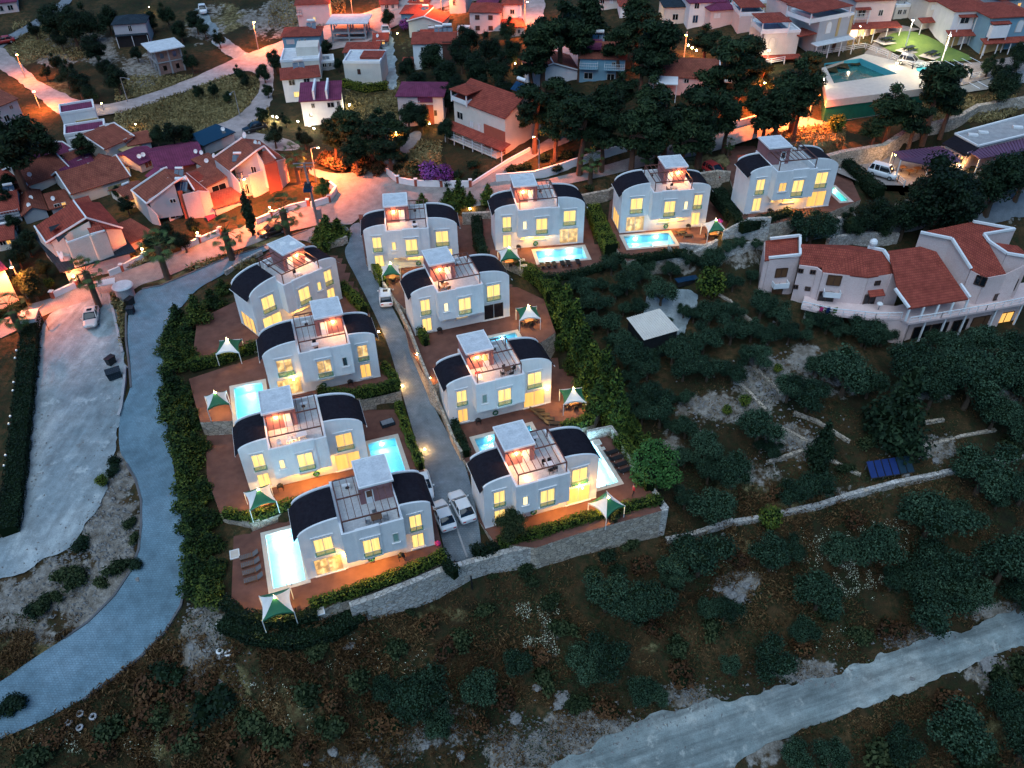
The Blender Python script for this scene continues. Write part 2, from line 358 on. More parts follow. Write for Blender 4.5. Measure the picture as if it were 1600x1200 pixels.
M['pine'] = leafmat('pine_foliage', (.004,.012,.005), (.014,.032,.012), (.038,.060,.020))
M['hedge'] = leafmat('hedge_foliage', (.020,.042,.008), (.050,.085,.012), (.15,.17,.02), .8)
M['cypress'] = leafmat('conifer_foliage', (.015,.035,.008), (.045,.080,.012), (.15,.17,.02), .6)
M['darkleaf'] = leafmat('dark_foliage', (.003,.010,.006), (.009,.024,.011), (.022,.045,.018))
M['green'] = leafmat('green_foliage', (.016,.055,.014), (.035,.11,.025), (.07,.17,.04))
M['palm'] = leafmat('palm_foliage', (.016,.04,.014), (.045,.09,.025), (.11,.15,.05), 1)
M['boundary'] = leafmat('boundary_conifer_foliage', (.004,.014,.005), (.020,.045,.009), (.10,.12,.018), .6)
M['bougain'] = leafmat('purple_blossom', (.08,.015,.08), (.22,.05,.25), (.36,.12,.40), .8)
M['drygrass'] = leafmat('dry_grass', (.035,.018,.007), (.10,.052,.020), (.24,.155,.07), .15)
M['weed'] = leafmat('weeds', (.010,.020,.008), (.028,.044,.016), (.068,.080,.030), .2)
M['straw'] = leafmat('straw_grass', (.10,.075,.03), (.23,.18,.075), (.40,.33,.16), .15)
M['rustbush'] = leafmat('dry_shrub', (.030,.014,.007), (.075,.034,.014), (.15,.075,.03), .3)
M['flower'] = pm('white_flowers', (.7,.72,.6), (.6,.62,.4), 3, .7, 0)
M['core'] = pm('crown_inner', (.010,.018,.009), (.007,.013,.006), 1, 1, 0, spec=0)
M['lamp_or'] = emis('sodium_lamp', (1, .42, .09), 90)
M['lamp_wh'] = emis('white_lamp', (1, .82, .5), 90)
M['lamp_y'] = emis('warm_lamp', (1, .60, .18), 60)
ORANGE = (1, .195, .045); WARM = (1, .56, .20); WHITE = (1, .80, .50)
# lit windows: curtains glow
def litmat(name, c1, c2, st, folds=9, roomy=False):
    m, t, b = newmat(name); b.inputs['Base Color'].default_value = (.3,.25,.15,1); b.inputs['Roughness'].default_value = .4
    v = coord(t, 'Object', (folds, folds, .25)); n = noi(t, v, 1.0, 3, .6)
    c = ramp(t, n, [(.32, c2), (.62, c1)])
    if roomy:
        v3 = coord(t, 'Object'); n3 = noi(t, v3, 1.6, 3); c = mixc(t, ramp(t, n3, [(.42, (0,)*3), (.58, (1,)*3)]), tuple(x*.35 for x in c2), c)
    t.links.new(c, b.inputs['Emission Color']); b.inputs['Emission Strength'].default_value = st; return m
M['lit_a'] = litmat('lit_window_sheer_curtain', (1,.70,.22), (1,.50,.10), .40)
M['lit_b'] = litmat('lit_window_amber_curtain', (1,.56,.12), (.95,.40,.06), .36, 7)
M['lit_c'] = litmat('lit_window_clear', (1,.66,.24), (.75,.35,.08), .42, 5, True)
M['lit_w'] = litmat('lit_window_white', (1,.82,.46), (1,.66,.26), .5, 4)
# pool
M['tile_blue'] = pm('pool_tile', (.36,.66,.76), (.30,.58,.70), 3, .5, .03, fine=12)
m, t, b = newmat('pool_water'); t.nodes.remove(b)
_tr = t.nodes.new('ShaderNodeBsdfTransparent'); _tr.inputs[0].default_value = (.72, .93, 1, 1); _gl = t.nodes.new('ShaderNodeBsdfGlossy'); _gl.inputs['Roughness'].default_value = .06
_fr = t.nodes.new('ShaderNodeFresnel'); _fr.inputs[0].default_value = 1.33; _mx = t.nodes.new('ShaderNodeMixShader')
_bn = t.nodes.new('ShaderNodeBump'); _bn.inputs['Strength'].default_value = .25; t.links.new(noi(t, coord(t), 3, 3), _bn.inputs['Height']); t.links.new(_bn.outputs[0], _fr.inputs['Normal']); t.links.new(_bn.outputs[0], _gl.inputs['Normal'])
t.links.new(_fr.outputs[0], _mx.inputs[0]); t.links.new(_tr.outputs[0], _mx.inputs[1]); t.links.new(_gl.outputs[0], _mx.inputs[2]); t.links.new(_mx.outputs[0], t.nodes['Material Output'].inputs[0])
M['water'] = m
def carpaint(name, c, metal=0.0):
    m = pm(name, c, tuple(x*.93 for x in c), 2, .3, 0, metal=metal); return m
# ---------------- setting ----------------
def vloc(n, x, y, z=0):
    ty, vx, vy, vz, ya = VIL[n]; x -= 6
    if ty == 'B': x = -x
    a = R(ya); return Vector((vx+math.cos(a)*x-math.sin(a)*y, vy+math.sin(a)*x+math.cos(a)*y, vz+z))
POOL = {8: (12.3,0,15.2,6.6), 7: (12.4,-3.2,15.35,3.1), 3: (5.4,-4.1,11.7,-.95), 6: (12.9,-3,16,3.4), 10: (1.95,-5.9,8.4,-2.8), 9: (5.2,-6.6,11.5,-3.5),
        4: (14.3,.8,15.4,5), 2: (5.2,-4.15,11.65,-1.1), 11: (12.5,1.2,15.1,7.8)}
def poly_px(P, z=None): return [tuple((gp(a, b) if z is None else at(a, b, z))[:2]) for a, b in P]
def dens(P, d):
    out = []
    for i in range(len(P)):
        a, b = np.array(P[i]), np.array(P[(i+1) % len(P)]); n = max(1, int(np.ceil(np.linalg.norm(b-a)/d)))
        out += [tuple(a+(b-a)*k/n) for k in range(n)]
    return out
def smooth_poly(P, it=2):
    for _ in range(it):
        Q = []
        for i in range(len(P)):
            a, b = np.array(P[i]), np.array(P[(i+1) % len(P)]); Q += [tuple(a*.75+b*.25), tuple(a*.25+b*.75)]
        P = Q
    return P
def drape(name, P, off, mat, d=1.2, holes=(), z=None, label=None, kind='structure'):
    P = dens(P, d); vs = [Vector(p) for p in P]; n = len(P); edges = [(i, (i+1) % n) for i in range(n)]; faces = [list(range(n))]
    for h in holes:
        h = dens(h, d*1.5) if len(h) > 4 else list(h); k = len(vs); vs += [Vector(p) for p in h]; edges += [(k+i, k+(i+1) % len(h)) for i in range(len(h))]
    A = np.array(P); x0, y0 = A.min(0); x1, y1 = A.max(0)
    X, Y = np.meshgrid(np.arange(x0, x1, d*1.3), np.arange(y0, y1, d*1.3)); X, Y = X.ravel(), Y.ravel()
    ok = inpoly(X, Y, P)
    for h in holes: ok &= ~inpoly(X, Y, h)
    vs += [Vector((a, b)) for a, b in zip(X[ok]+.01, Y[ok]+.013)]
    ov, oe, of, *_ = delaunay_2d_cdt(vs, edges, faces, 1, 1e-4)
    V = np.array([tuple(v) for v in ov]); T = np.array([list(f) for f in of]); c = V[T].mean(1)
    keep = inpoly(c[:, 0], c[:, 1], P)
    for h in holes: keep &= ~inpoly(c[:, 0], c[:, 1], h)
    T = T[keep]; zz = (nat(V[:, 0], V[:, 1]) if z is None else np.full(len(V), z))+off
    q = V[T]; ar = (q[:,1,0]-q[:,0,0])*(q[:,2,1]-q[:,0,1])-(q[:,1,1]-q[:,0,1])*(q[:,2,0]-q[:,0,0]); T[ar < 0] = T[ar < 0][:, ::-1]
    me = bpy.data.meshes.new(name); me.from_pydata(np.column_stack([V, zz]).tolist(), [], T.tolist()); me.materials.append(mat)
    o = bpy.data.objects.new(name, me); col.objects.link(o); tag(o, label, None, None, kind); return o

# road outlines in photo pixels
ROADS = {
 'paved_road': ((-60,1090),(0,1068),(42,1036),(100,999),(137,973),(179,930),(204,892),(217,858),(221,821),(221,783),(212,750),(200,725),(185,705),(187,645),(206,607),(204,570),(199,532),(200,495),(206,466),(220,452),(250,447),(315,420),(355,402),(400,390),(450,372),(482,359),(505,350),(545,352),(548,376),(500,388),(470,372),(420,392),(365,418),(345,432),(310,450),(288,475),(266,500),(256,540),(256,590),(259,640),(266,700),(275,750),(283,804),(288,837),(292,875),(290,908),(283,946),(258,987),(221,1025),(179,1058),(129,1094),(62,1129),(0,1156),(-60,1178)),
 'street': ((-40,520),(0,492),(40,478),(90,464),(140,442),(200,422),(250,404),(300,386),(345,368),(400,346),(440,333),(490,318),(512,306),(524,292),(518,282),(500,280),(480,270),(485,262),(520,272),(560,270),(600,256),(630,228),(642,205),(662,205),(650,232),(610,262),(604,276),(620,286),(680,292),(735,292),(752,280),(790,252),(840,228),(880,203),(892,188),(925,192),(912,212),(880,226),(845,240),(800,266),(776,283),(830,286),(900,270),(960,255),(1010,240),(1050,226),(1110,212),(1180,193),(1240,172),(1290,163),(1330,158),(1345,172),(1320,184),(1262,200),(1190,220),(1110,240),(1040,252),(980,268),(900,285),(850,297),(800,312),(765,325),(742,332),(690,330),(570,332),(552,350),(545,352),(505,350),(482,356),(440,365),(395,383),(350,398),(305,414),(250,438),(222,444),(205,456),(190,466),(165,456),(140,470),(110,478),(75,490),(50,505),(0,530),(-40,545)),
 'driveway': ((548,376),(545,352),(570,345),(580,400),(600,455),(636,520),(668,600),(712,695),(728,725),(742,790),(750,830),(753,868),(748,876),(706,880),(697,872),(690,840),(668,760),(665,745),(664,738),(626,606),(600,520),(560,440),(535,395)),
 'lit_road': ((-40,55),(0,70),(28,98),(62,128),(110,152),(150,166),(200,157),(255,140),(300,122),(345,102),(380,86),(420,72),(470,52),(520,36),(575,18),(640,-4),(720,-25),(800,-25),(790,-5),(700,8),(640,30),(600,50),(570,70),(500,80),(440,95),(424,110),(428,130),(424,160),(410,182),(390,196),(395,208),(430,212),(470,225),(466,238),(400,232),(350,228),(300,215),(330,200),(362,186),(388,168),(402,150),(408,128),(398,112),(372,112),(330,128),(270,150),(215,170),(170,180),(120,186),(90,180),(66,158),(30,128),(0,108),(-40,90)),
 'grey_road': ((-40,92),(0,78),(30,58),(62,42),(92,24),(118,-6),(104,-12),(84,14),(50,34),(18,54),(-40,66)),
 'upper_street': ((800,-30),(850,-30),(852,10),(846,40),(862,62),(895,80),(935,95),(925,108),(880,100),(845,80),(822,50),(806,20)),
 'parking_road': ((1290,163),(1345,150),(1400,140),(1470,130),(1560,118),(1660,102),(1660,122),(1560,138),(1500,146),(1440,154),(1390,166),(1330,180),(1305,184)),
 'lower_street': ((1255,372),(1330,358),(1430,344),(1500,334),(1555,318),(1600,296),(1660,268),(1660,316),(1600,338),(1560,352),(1470,352),(1420,362),(1330,374),(1262,384)),
}
DIRT = {
 'gravel_lot': ((62,530),(78,490),(110,474),(165,452),(176,470),(184,500),(190,540),(194,600),(184,660),(180,700),(166,770),(150,800),(128,832),(100,862),(60,882),(0,906),(-60,925),(-60,862),(0,846),(22,828),(34,760),(42,680),(50,600)),
 'dirt_track': ((845,1225),(880,1190),(940,1150),(1000,1125),(1100,1100),(1235,1073),(1325,1044),(1425,1004),(1520,978),(1600,946),(1700,908),(1700,985),(1600,1012),(1548,1028),(1450,1072),(1350,1106),(1240,1142),(1130,1200),(1090,1225)),
 'gravel_yard': ((1005,465),(1035,448),(1080,452),(1092,470),(1075,500),(1070,535),(1040,540),(1010,500)),
 'pale_track': ((298,14),(318,14),(335,40),(362,68),(400,90),(385,98),(350,86),(322,52)),
 'terraced_lane': ((595,28),(612,45),(618,90),(622,140),(606,140),(600,95),(590,50)),
}
RP = {k: smooth_poly(poly_px(P), 2) for k, P in ROADS.items()}
DP = {k: smooth_poly(poly_px(P), 2) for k, P in DIRT.items()}
def ragged(P, amp, step=.6):
    return [(a+amp*(noise.noise(Vector((a*.4, b*.4, 1)))+.3*noise.noise(Vector((a*1.5, b*1.5, 4)))), b+amp*(noise.noise(Vector((a*.4, b*.4, 9)))+.3*noise.noise(Vector((a*1.5, b*1.5, 7))))) for a, b in dens(P, step)]
DP = {k: ragged([tuple(p) for p in P], .75) for k, P in DP.items()}
for k in ('lit_road', 'grey_road', 'lower_street', 'upper_street'): RP[k] = ragged([tuple(p) for p in RP[k]], .45, .9)
LAWN = smooth_poly(poly_px(((1366,66),(1405,48),(1440,52),(1480,72),(1525,92),(1500,97),(1450,96),(1400,84))), 1)
COURT = poly_px(((1350,84),(1366,66),(1380,48),(1410,40),(1440,46),(1410,52),(1372,68),(1400,86),(1450,98),(1510,99),(1545,96),(1600,86),(1640,88),(1640,108),(1545,122),(1500,134),(1470,128),(1504,118)))

# terrain mesh
xs = np.concatenate([np.arange(-330, -100, 6), np.arange(-100, 110, .8), np.arange(110, 340, 6)])
ys = np.concatenate([np.arange(-60, 16, 6), np.arange(16, 130, .75), np.arange(130, 260, 1.6), np.arange(260, 600, 12)])
X, Y = np.meshgrid(xs, ys); shp = X.shape; X, Y = X.ravel(), Y.ravel(); Z0 = nat(X, Y); Z = Z0.copy()
for pz, P, k in PLATS:
    i = inpoly(X, Y, P); Z = np.where(i, np.minimum(pz-.12, Z0), Z)
inroad = np.zeros(len(X), bool)
for P in list(RP.values())+list(DP.values())+[LAWN, COURT]: inroad |= inpoly(X, Y, P)
nz = np.array([noise.fractal(Vector((a*.22, b*.22, 0)), 1, 2, 4) for a, b in zip(X, Y)])
nz2 = np.array([noise.noise(Vector((a*1.1, b*1.1, 5))) for a, b in zip(X, Y)])
far = np.clip((np.abs(X)-60)/40, 0, 1)
Z = np.where(inroad, Z-.10, Z+np.where(np.abs(Z-Z0) < 1e-9, .32*nz+.14*nz2-.12, 0))
me = bpy.data.meshes.new('ground'); ny, nx = shp
idx = np.arange(nx*ny).reshape(ny, nx); q = np.stack([idx[:-1, :-1], idx[:-1, 1:], idx[1:, 1:], idx[1:, :-1]], -1).reshape(-1, 4)
inner = np.zeros(len(X), bool)
for pz, P, k in PLATS: inner |= inpoly(X, Y, P)
q = q[~inner[q].all(1)]
me.from_pydata(np.column_stack([X, Y, Z]).tolist(), [], q.tolist()); me.polygons.foreach_set('use_smooth', [True]*len(q))
# ground kinds painted where the real ground changes: bare pale soil, dry blond grass, rich dark scrub
PX, PY = topix(X, Y, Z)
def blob(L):
    o = np.zeros(len(X)); wob = nz*.9+nz2*.5
    for cx, cy, rx, ry, s in L: o = np.maximum(o, s*np.clip(1.3-((PX-cx)/rx)**2-((PY-cy)/ry)**2+wob, 0, 1))
    return o
bare = blob([(110,930,130,60,.8),(180,820,45,110,.9),(60,990,60,35,.55),(320,990,30,55,.9),(300,1050,40,50,.6),(1195,600,45,50,.9),(1110,640,60,28,.65),(1235,690,55,30,.55),(1180,740,50,25,.4),
  (900,1150,90,40,.9),(820,1170,60,50,.7),(700,1130,60,50,.35),(1080,1085,60,22,.7),(1260,1050,50,18,.8),(1420,1000,40,16,.8),(1560,960,60,20,.8),(1200,1170,40,40,.6),(1540,1050,40,25,.8),
  (1145,925,30,30,.8),(1165,905,25,15,.8),(860,1000,20,60,.25),(560,1190,80,30,.5),(640,1160,25,30,.5),(1040,420,60,10,.8),(1150,395,60,20,.5),(1260,560,40,25,.7),(1440,700,60,25,.5),(1560,620,40,10,.6),
  (130,65,60,14,.7),(90,95,30,12,.7),(160,90,30,14,.5),(220,110,40,30,.5),(320,50,30,20,.5),(430,30,60,30,.6),(210,60,20,10,.4),(330,20,30,14,.5),(590,60,22,40,.9),(720,10,40,12,.6),
  (1560,300,50,50,.8),(1480,320,70,16,.6),(620,250,30,14,.3),(1440,620,60,10,.6),(1300,600,60,30,.35),(1350,770,80,12,.3),(1050,700,20,30,.5),(960,760,30,20,.3),(735,870,25,30,.35)])
blond = blob([(300,170,110,45,.9),(240,140,60,30,.6),(400,200,40,25,.6),(80,60,60,30,.6),(20,90,40,20,.5),(350,30,60,25,.5),(480,20,40,20,.6),(600,150,60,25,.6),(90,140,30,30,.4),(620,250,60,22,.8),
  (500,180,40,20,.3),(250,430,60,12,.9),(180,520,14,70,.9),(300,405,60,10,.9),(420,378,60,8,.8),(1500,170,90,20,.6),(1250,220,60,18,.6),(1100,250,60,14,.6),(60,1010,60,20,.7),(20,1040,40,20,.7),(260,1130,60,60,.7),
  (350,1080,40,60,.6),(480,1100,60,40,.4),(420,1060,40,30,.3),(1550,1150,60,60,.4),(1240,790,60,20,.5),(1160,860,50,25,.45),(1150,760,50,20,.5),(980,930,20,60,.2),(640,70,20,20,.3),(1010,1020,25,40,.3),(700,960,60,20,.4)])
ca = me.color_attributes.new('kinds', 'FLOAT_COLOR', 'POINT')
ca.data.foreach_set('color', np.column_stack([bare, blond, np.zeros(len(X)), np.ones(len(X))]).ravel())
m, t, b = newmat('scrub_ground'); b.inputs['Roughness'].default_value = .95; b.inputs['Specular IOR Level'].default_value = .15
v = coord(t); at_ = t.nodes.new('ShaderNodeAttribute'); at_.attribute_name = 'kinds'; sp = t.nodes.new('ShaderNodeSeparateColor'); t.links.new(at_.outputs['Color'], sp.inputs[0])
n1 = noi(t, v, .16, 6, .62); n2 = noi(t, v, 1.3, 6, .65); n3 = noi(t, v, 7, 4, .6)
scrub = ramp(t, n1, [(.32, (.010,.013,.007)), (.5, (.050,.032,.015)), (.68, (.10,.060,.028))])
scrub = mixc(t, ramp(t, n2, [(.42, (0,)*3), (.62, (1,)*3)]), scrub, (.020,.026,.011))
grass = ramp(t, n2, [(.3, (.09,.075,.03)), (.55, (.20,.165,.075)), (.75, (.30,.26,.13))])
soil = ramp(t, n2, [(.28, (.09,.075,.06)), (.5, (.19,.17,.145)), (.72, (.34,.325,.30))])
fb = ramp(t, math_(t, 'ADD', sp.outputs[1], math_(t, 'MULTIPLY_ADD', n2, .9, -.45)), [(.28, (0,)*3), (.6, (1,)*3)])
fs = ramp(t, math_(t, 'ADD', sp.outputs[0], math_(t, 'MULTIPLY_ADD', n2, 1.3, -.62)), [(.3, (0,)*3), (.5, (1,)*3)])
c = mixc(t, fs, mixc(t, fb, scrub, grass), soil)
c = mixc(t, .6, c, ramp(t, n3, [(.3, (.28,)*3), (.7, (.7,)*3)]), 'OVERLAY')
t.links.new(c, b.inputs['Base Color']); bump(t, b, mixc(t, .5, n3, n2), .9, .25)
M['ground'] = m; me.materials.append(m)
ground = bpy.data.objects.new('ground', me); col.objects.link(ground); tag(ground, None, None, None, 'structure')

# road surfaces
def roadmat(name, c1, c2, c3, brick=False, streak=None, sk=.4):
    m, t, b = newmat(name); b.inputs['Roughness'].default_value = .85; v = coord(t)
    n1 = noi(t, v, .12, 6, .65); n2 = noi(t, v, .9, 6, .6); n3 = noi(t, v, 9, 3)
    c = ramp(t, n1, [(.3, c1), (.5, c2), (.7, c3)]); c = mixc(t, .55, c, ramp(t, n2, [(.3, (.3,)*3), (.7, (.7,)*3)]), 'OVERLAY'); c = mixc(t, .35, c, ramp(t, n3, [(.3, (.25,)*3), (.7, (.75,)*3)]), 'OVERLAY')
    if streak is not None:
        tc = t.nodes.new('ShaderNodeTexCoord'); mp = t.nodes.new('ShaderNodeMapping'); mp.vector_type = 'TEXTURE'; mp.inputs['Rotation'].default_value = (0, 0, streak); mp.inputs['Scale'].default_value = (14, .9, 1); t.links.new(tc.outputs['Object'], mp.inputs[0])
        c = mixc(t, sk, c, ramp(t, noi(t, mp.outputs[0], 1.0, 6, .65), [(.34, (.26,)*3), (.66, (.72,)*3)]), 'OVERLAY')
        c = mixc(t, ramp(t, noi(t, v, .5, 6, .7), [(.58, (0,)*3), (.72, (1,)*3)]), c, tuple(x*1.3 for x in c3)); c = mixc(t, ramp(t, noi(t, v, .33, 7, .75), [(.26, (1,)*3), (.40, (0,)*3)]), c, (.13,.115,.10))
    if brick:
        br = t.nodes.new('ShaderNodeTexBrick'); t.links.new(v, br.inputs[0]); br.inputs['Scale'].default_value = 1; br.inputs['Brick Width'].default_value = .30; br.inputs['Row Height'].default_value = .2; br.inputs['Mortar Size'].default_value = .03
        br.inputs['Color1'].default_value = (.56,)*3+(1,); br.inputs['Color2'].default_value = (.46,)*3+(1,); br.inputs['Mortar'].default_value = (.3,)*3+(1,); c = mixc(t, .5, c, br.outputs[0], 'OVERLAY')
    t.links.new(c, b.inputs['Base Color']); bump(t, b, n3, .3, .03); return m
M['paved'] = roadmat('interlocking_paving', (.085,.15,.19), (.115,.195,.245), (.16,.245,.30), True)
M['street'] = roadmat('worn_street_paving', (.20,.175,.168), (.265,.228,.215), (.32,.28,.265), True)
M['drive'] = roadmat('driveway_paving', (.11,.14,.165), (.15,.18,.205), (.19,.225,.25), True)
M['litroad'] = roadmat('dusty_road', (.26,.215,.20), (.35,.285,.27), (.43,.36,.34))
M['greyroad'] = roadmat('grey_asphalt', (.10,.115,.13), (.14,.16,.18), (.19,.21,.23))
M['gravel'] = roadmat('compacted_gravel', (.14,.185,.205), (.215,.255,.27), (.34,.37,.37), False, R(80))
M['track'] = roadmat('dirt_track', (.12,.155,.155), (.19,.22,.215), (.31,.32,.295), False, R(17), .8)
M['lawn'] = pm('lawn_grass', (.13,.20,.04), (.07,.13,.03), .5, .9, .3, fine=9)
for k, P in RP.items():
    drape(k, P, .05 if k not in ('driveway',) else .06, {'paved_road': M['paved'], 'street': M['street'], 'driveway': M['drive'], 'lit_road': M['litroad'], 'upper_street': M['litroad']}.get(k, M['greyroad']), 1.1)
for k, P in DP.items(): drape(k, P, .04, M['track'] if k in ('dirt_track',) else M['gravel'], 1.1)
drape('lawn', LAWN, .05, M['lawn'], 1.5); drape('courtyard_paving', COURT, .035, M['street'], 1.5)
# garden terraces of the villas: paved slabs with a hole for the pool
for k, P in PLOT.items():
    z = VIL[k][3]; Q = poly_px(P, z); holes = []
    if k in POOL:
        x0, y0, x1, y1 = POOL[k]; g = .45; holes = [[tuple(vloc(k, a, b_)[:2]) for a, b_ in ((x0-g, y0-g), (x1+g, y0-g), (x1+g, y1+g), (x0-g, y1+g))]]
    drape('patio', Q, 0, M['patio'], 2.5, holes, z=z)
    mb = MB(); Q2 = Q if sum(Q[i-1][0]*Q[i][1]-Q[i][0]*Q[i-1][1] for i in range(len(Q))) > 0 else Q[::-1]
    for i in range(len(Q2)):
        a, b_ = Q2[i-1], Q2[i]; mb.face([(a[0], a[1], z-5), (b_[0], b_[1], z-5), (b_[0], b_[1], z), (a[0], a[1], z)])
    tag(mb.build('patio_edge', M['stone_warm']), None, None, None, 'structure')
z, P = OTHER['restaurant_court']; drape('restaurant_yard', poly_px(P, z), 0, M['street'], 3, z=z)
# ---------------- villas ----------------
def arcL(x): return 5.62+.88*math.sqrt(max(0, 1-((2.8-x)/2.86)**2))
def arcR(x): return 5.55+1.43*math.sqrt(max(0, 1-((x-8.32)/3.74)**2))
def window(par, mx, x0, z0, x1, z1, y, lit, bars=1, guard=True, frame='frame', side=None, arch=False, hood=True):
    """window set in a wall facing -y (or facing +x when side='x')"""
    def T(mb):
        if side == 'x': mb.v = [(y*mx+((-p[1])*mx), p[0]/mx if mx > 0 else -p[0], p[2]) for p in mb.v]
        return mb
    yy = 0 if side else y
    f = MB(mx).use(M[frame]); t_ = .06
    f.box(x0-t_, yy-.05, z0-t_, x0, yy+.05, z1+t_); f.box(x1, yy-.05, z0-t_, x1+t_, yy+.05, z1+t_); f.box(x0, yy-.05, z0-t_, x1, yy+.05, z0); f.box(x0, yy-.05, z1, x1, yy+.05, z1+t_)
    for i in range(bars):
        c = x0+(x1-x0)*(i+1)/(bars+1); f.box(c-.03, yy-.04, z0, c+.03, yy+.04, z1)
    f = T(f).build('window', None, par)
    p = MB(mx); p.face([(x0, yy-.015, z0), (x1, yy-.015, z0), (x1, yy-.015, z1), (x0, yy-.015, z1)]); T(p).build('pane', M[lit] if isinstance(lit, str) else lit, f)
    s = MB(mx).use(M['trim']).box(x0-.2, yy-.16, z0-.16, x1+.2, yy-.003, z0-.07); T(s).build('sill', None, f)
    if hood:
        h = MB(mx).use(M['trim']); a = .25; h.box(x0-a, yy-.09, z1+.30, x1+a, yy-.004, z1+.38); h.box(x0-a, yy-.08, z1+.08, x0-a+.07, yy-.004, z1+.30); h.box(x1+a-.07, yy-.08, z1+.08, x1+a, yy-.004, z1+.30); T(h).build('window_hood', None, f)
    if guard:
        g = MB(mx).use(M['green_glass']); h = .62; g.box(x0-.1, yy-.17, z0-.05, x1+.1, yy-.15, z0+h); g.use(M['white_metal']).bar((x0-.12, yy-.16, z0+h+.02), (x1+.12, yy-.16, z0+h+.02), .035)
        T(g).build('glass_guard', None, f)
    return f
def villa(n, label, lits, terrace_lamp=True, patio_lamps=()):
    ty, vx, vy, vz, ya = VIL[n]; mx = 1 if ty == 'A' else -1
    E_ = empty('white_villa', (vx, vy, vz), R(ya), label, 'villa', 'white villas of the gated estate')
    def X(x): return x-6
    B = MB(mx); B.use(M['stucco'])
    # wings: body with curved gables
    def wing(xa, xb, fn, inner):
        xsn = np.linspace(xa, xb, 15)
        top = [(X(x), fn(x)) for x in xsn]; low = [(X(x), fn(x)-.22) for x in xsn]
        B.ext([(X(xa), 0), (X(xb), 0)]+top[::-1], 0.0, .2); B.ext([(X(xa), 0), (X(xb), 0)]+low[::-1], .2, 4.15); B.ext([(X(xa), 0), (X(xb), 0)]+top[::-1], 4.15, 4.35)
        return low
    lowL = wing(0, 2.8, arcL, 2.8); lowR = wing(8.32, 12, arcR, 8.32)
    B.box(X(2.8), 0.003, 0, X(8.32), 5.2, 2.4)                     # ground floor centre
    B.box(X(2.8), -1.45, 2.4, X(8.32), 5.3, 5.6)
    for a in ((2.8, -1.45, 3.0, 5.3), (8.12, -1.45, 8.32, 5.3)): B.box(X(a[0]), a[1], 5.6, X(a[2]), a[3], 6.34)
    B.box(X(3.0), -1.45, 5.6, X(8.12), -1.25, 6.32); B.box(X(3.0), 5.1, 5.6, X(8.12), 5.3, 6.34)
    B.box(X(4.98), -1.56, 2.4, X(7.1), -1.453, 6.45); B.box(X(4.98), -1.45, 6.323, X(7.1), -1.25, 6.45)
    B.build('wall', None, E_)
    for low, ov, rgt in ((lowL, -.38, False), (lowR, .38, True)):
        r = MB(mx).use(M['shingle']); pts = [(a, b_+.005) for a, b_ in low]
        if not rgt: pts = [(pts[0][0]+ov, pts[0][1]-.42)]+pts
        else: pts = pts+[(pts[-1][0]+ov, pts[-1][1]-.42)]
        up = [(a, b_+.07) for a, b_ in pts]; r.ext(pts+up[::-1], .203, 4.147)
        if not rgt: r.ext([pts[0], pts[1], up[1], up[0]], .0, .2)
        r.build('curved_roof', None, E_)
        g = MB(mx).use(M['trim']); e = pts[0] if not rgt else pts[-1]; g.box(e[0]-.03, .0, e[1]-.06, e[0]+.03, 4.3, e[1]+.02); g.build('gutter', None, E_)
    t = MB(mx).use(M['terr']); t.box(X(3.0), -1.25, 5.6, X(8.12), 5.1, 5.63); t.build('terrace_floor', None, E_)
    tw = MB(mx).use(M['plum']); tw.box(X(2.95), 2.1, 5.6, X(5.8), 5.35, 7.95); tw.box(X(2.95), 1.86, 7.5, X(5.8), 2.1, 7.95); tw.box(X(5.8), 2.1, 5.63, X(5.98), 2.9, 7.9); tw.build('stair_tower', None, E_)
    sl = MB(mx).use(M['slab']); sl.box(X(2.9), 1.9, 7.953, X(5.84), 5.28, 8.06); sl.use(M['trim'])
    for a in ((2.78,1.76,5.96,1.9),(2.78,5.28,5.96,5.42),(2.78,1.9,2.9,5.28),(5.84,1.9,5.96,5.28)): sl.box(X(a[0]), a[1], 7.953, X(a[2]), a[3], 8.15)
    sl.build('tower_roof', None, E_)
    d = MB(mx).use(M['trim']); d.box(X(4.72), 2.04, 5.64, X(5.44), 2.097, 7.35); d = d.build('door', None, E_)
    p = MB(mx); p.face([(X(4.82), 2.035, 6.45), (X(5.34), 2.035, 6.45), (X(5.34), 2.035, 7.25), (X(4.82), 2.035, 7.25)]); p.build('pane', M[lits.get('door', 'lit_w')], d)
    if terrace_lamp:
        L = MB(mx).use(M['lamp_y']).ball((X(4.05), 1.98, 7.2), .11, 10, 6); L.use(M['trim']).box(X(3.98), 2.02, 7.1, X(4.12), 2.097, 7.3); L.build('wall_lamp', None, E_)
        point_light((X(4.05)*mx, 1.72, 7.1), 75, (1, .36, .12), E_, .1)
    # pergola
    g = MB(mx).use(M['perg']); z = 7.58; z0 = 6.35
    x0, x1, y0, y1 = X(3.13), X(8.03), -1.12, 4.0
    for a, b_ in ((x0, y0), (x1, y0), (x1, y1)): g.bar((a, b_, z0), (a, b_, z), .1)
    for a, b_ in (((x0, y0, z), (x1, y0, z)), ((x1, y0, z), (x1, y1, z)), ((X(5.85), 1.6, z), (x1, 1.6, z)), ((X(5.95), y1, z), (x1, y1, z)), ((x0, y0, z), (x0, 2.05, z))): g.bar(a, b_, .09, .12)
    k = 0; xx = 3.13+.61
    while xx < 7.9:
        g.bar((X(xx), y0, z+.03), (X(xx), 1.86 if xx < 5.9 else y1, z+.03), .055, .07); xx += .61
    g.build('pergola', None, E_)
    a = MB(mx).use(M['white_plastic']); a.box(X(6.5), 4.35, 5.635, X(7.25), 4.7, 6.2); a.use(M['black'])
    a.smooth = False; a.tube([(X(6.8), 4.34, 5.93), (X(6.8), 4.36, 5.93)], .2, 12); a.build('air_conditioner', None, E_)
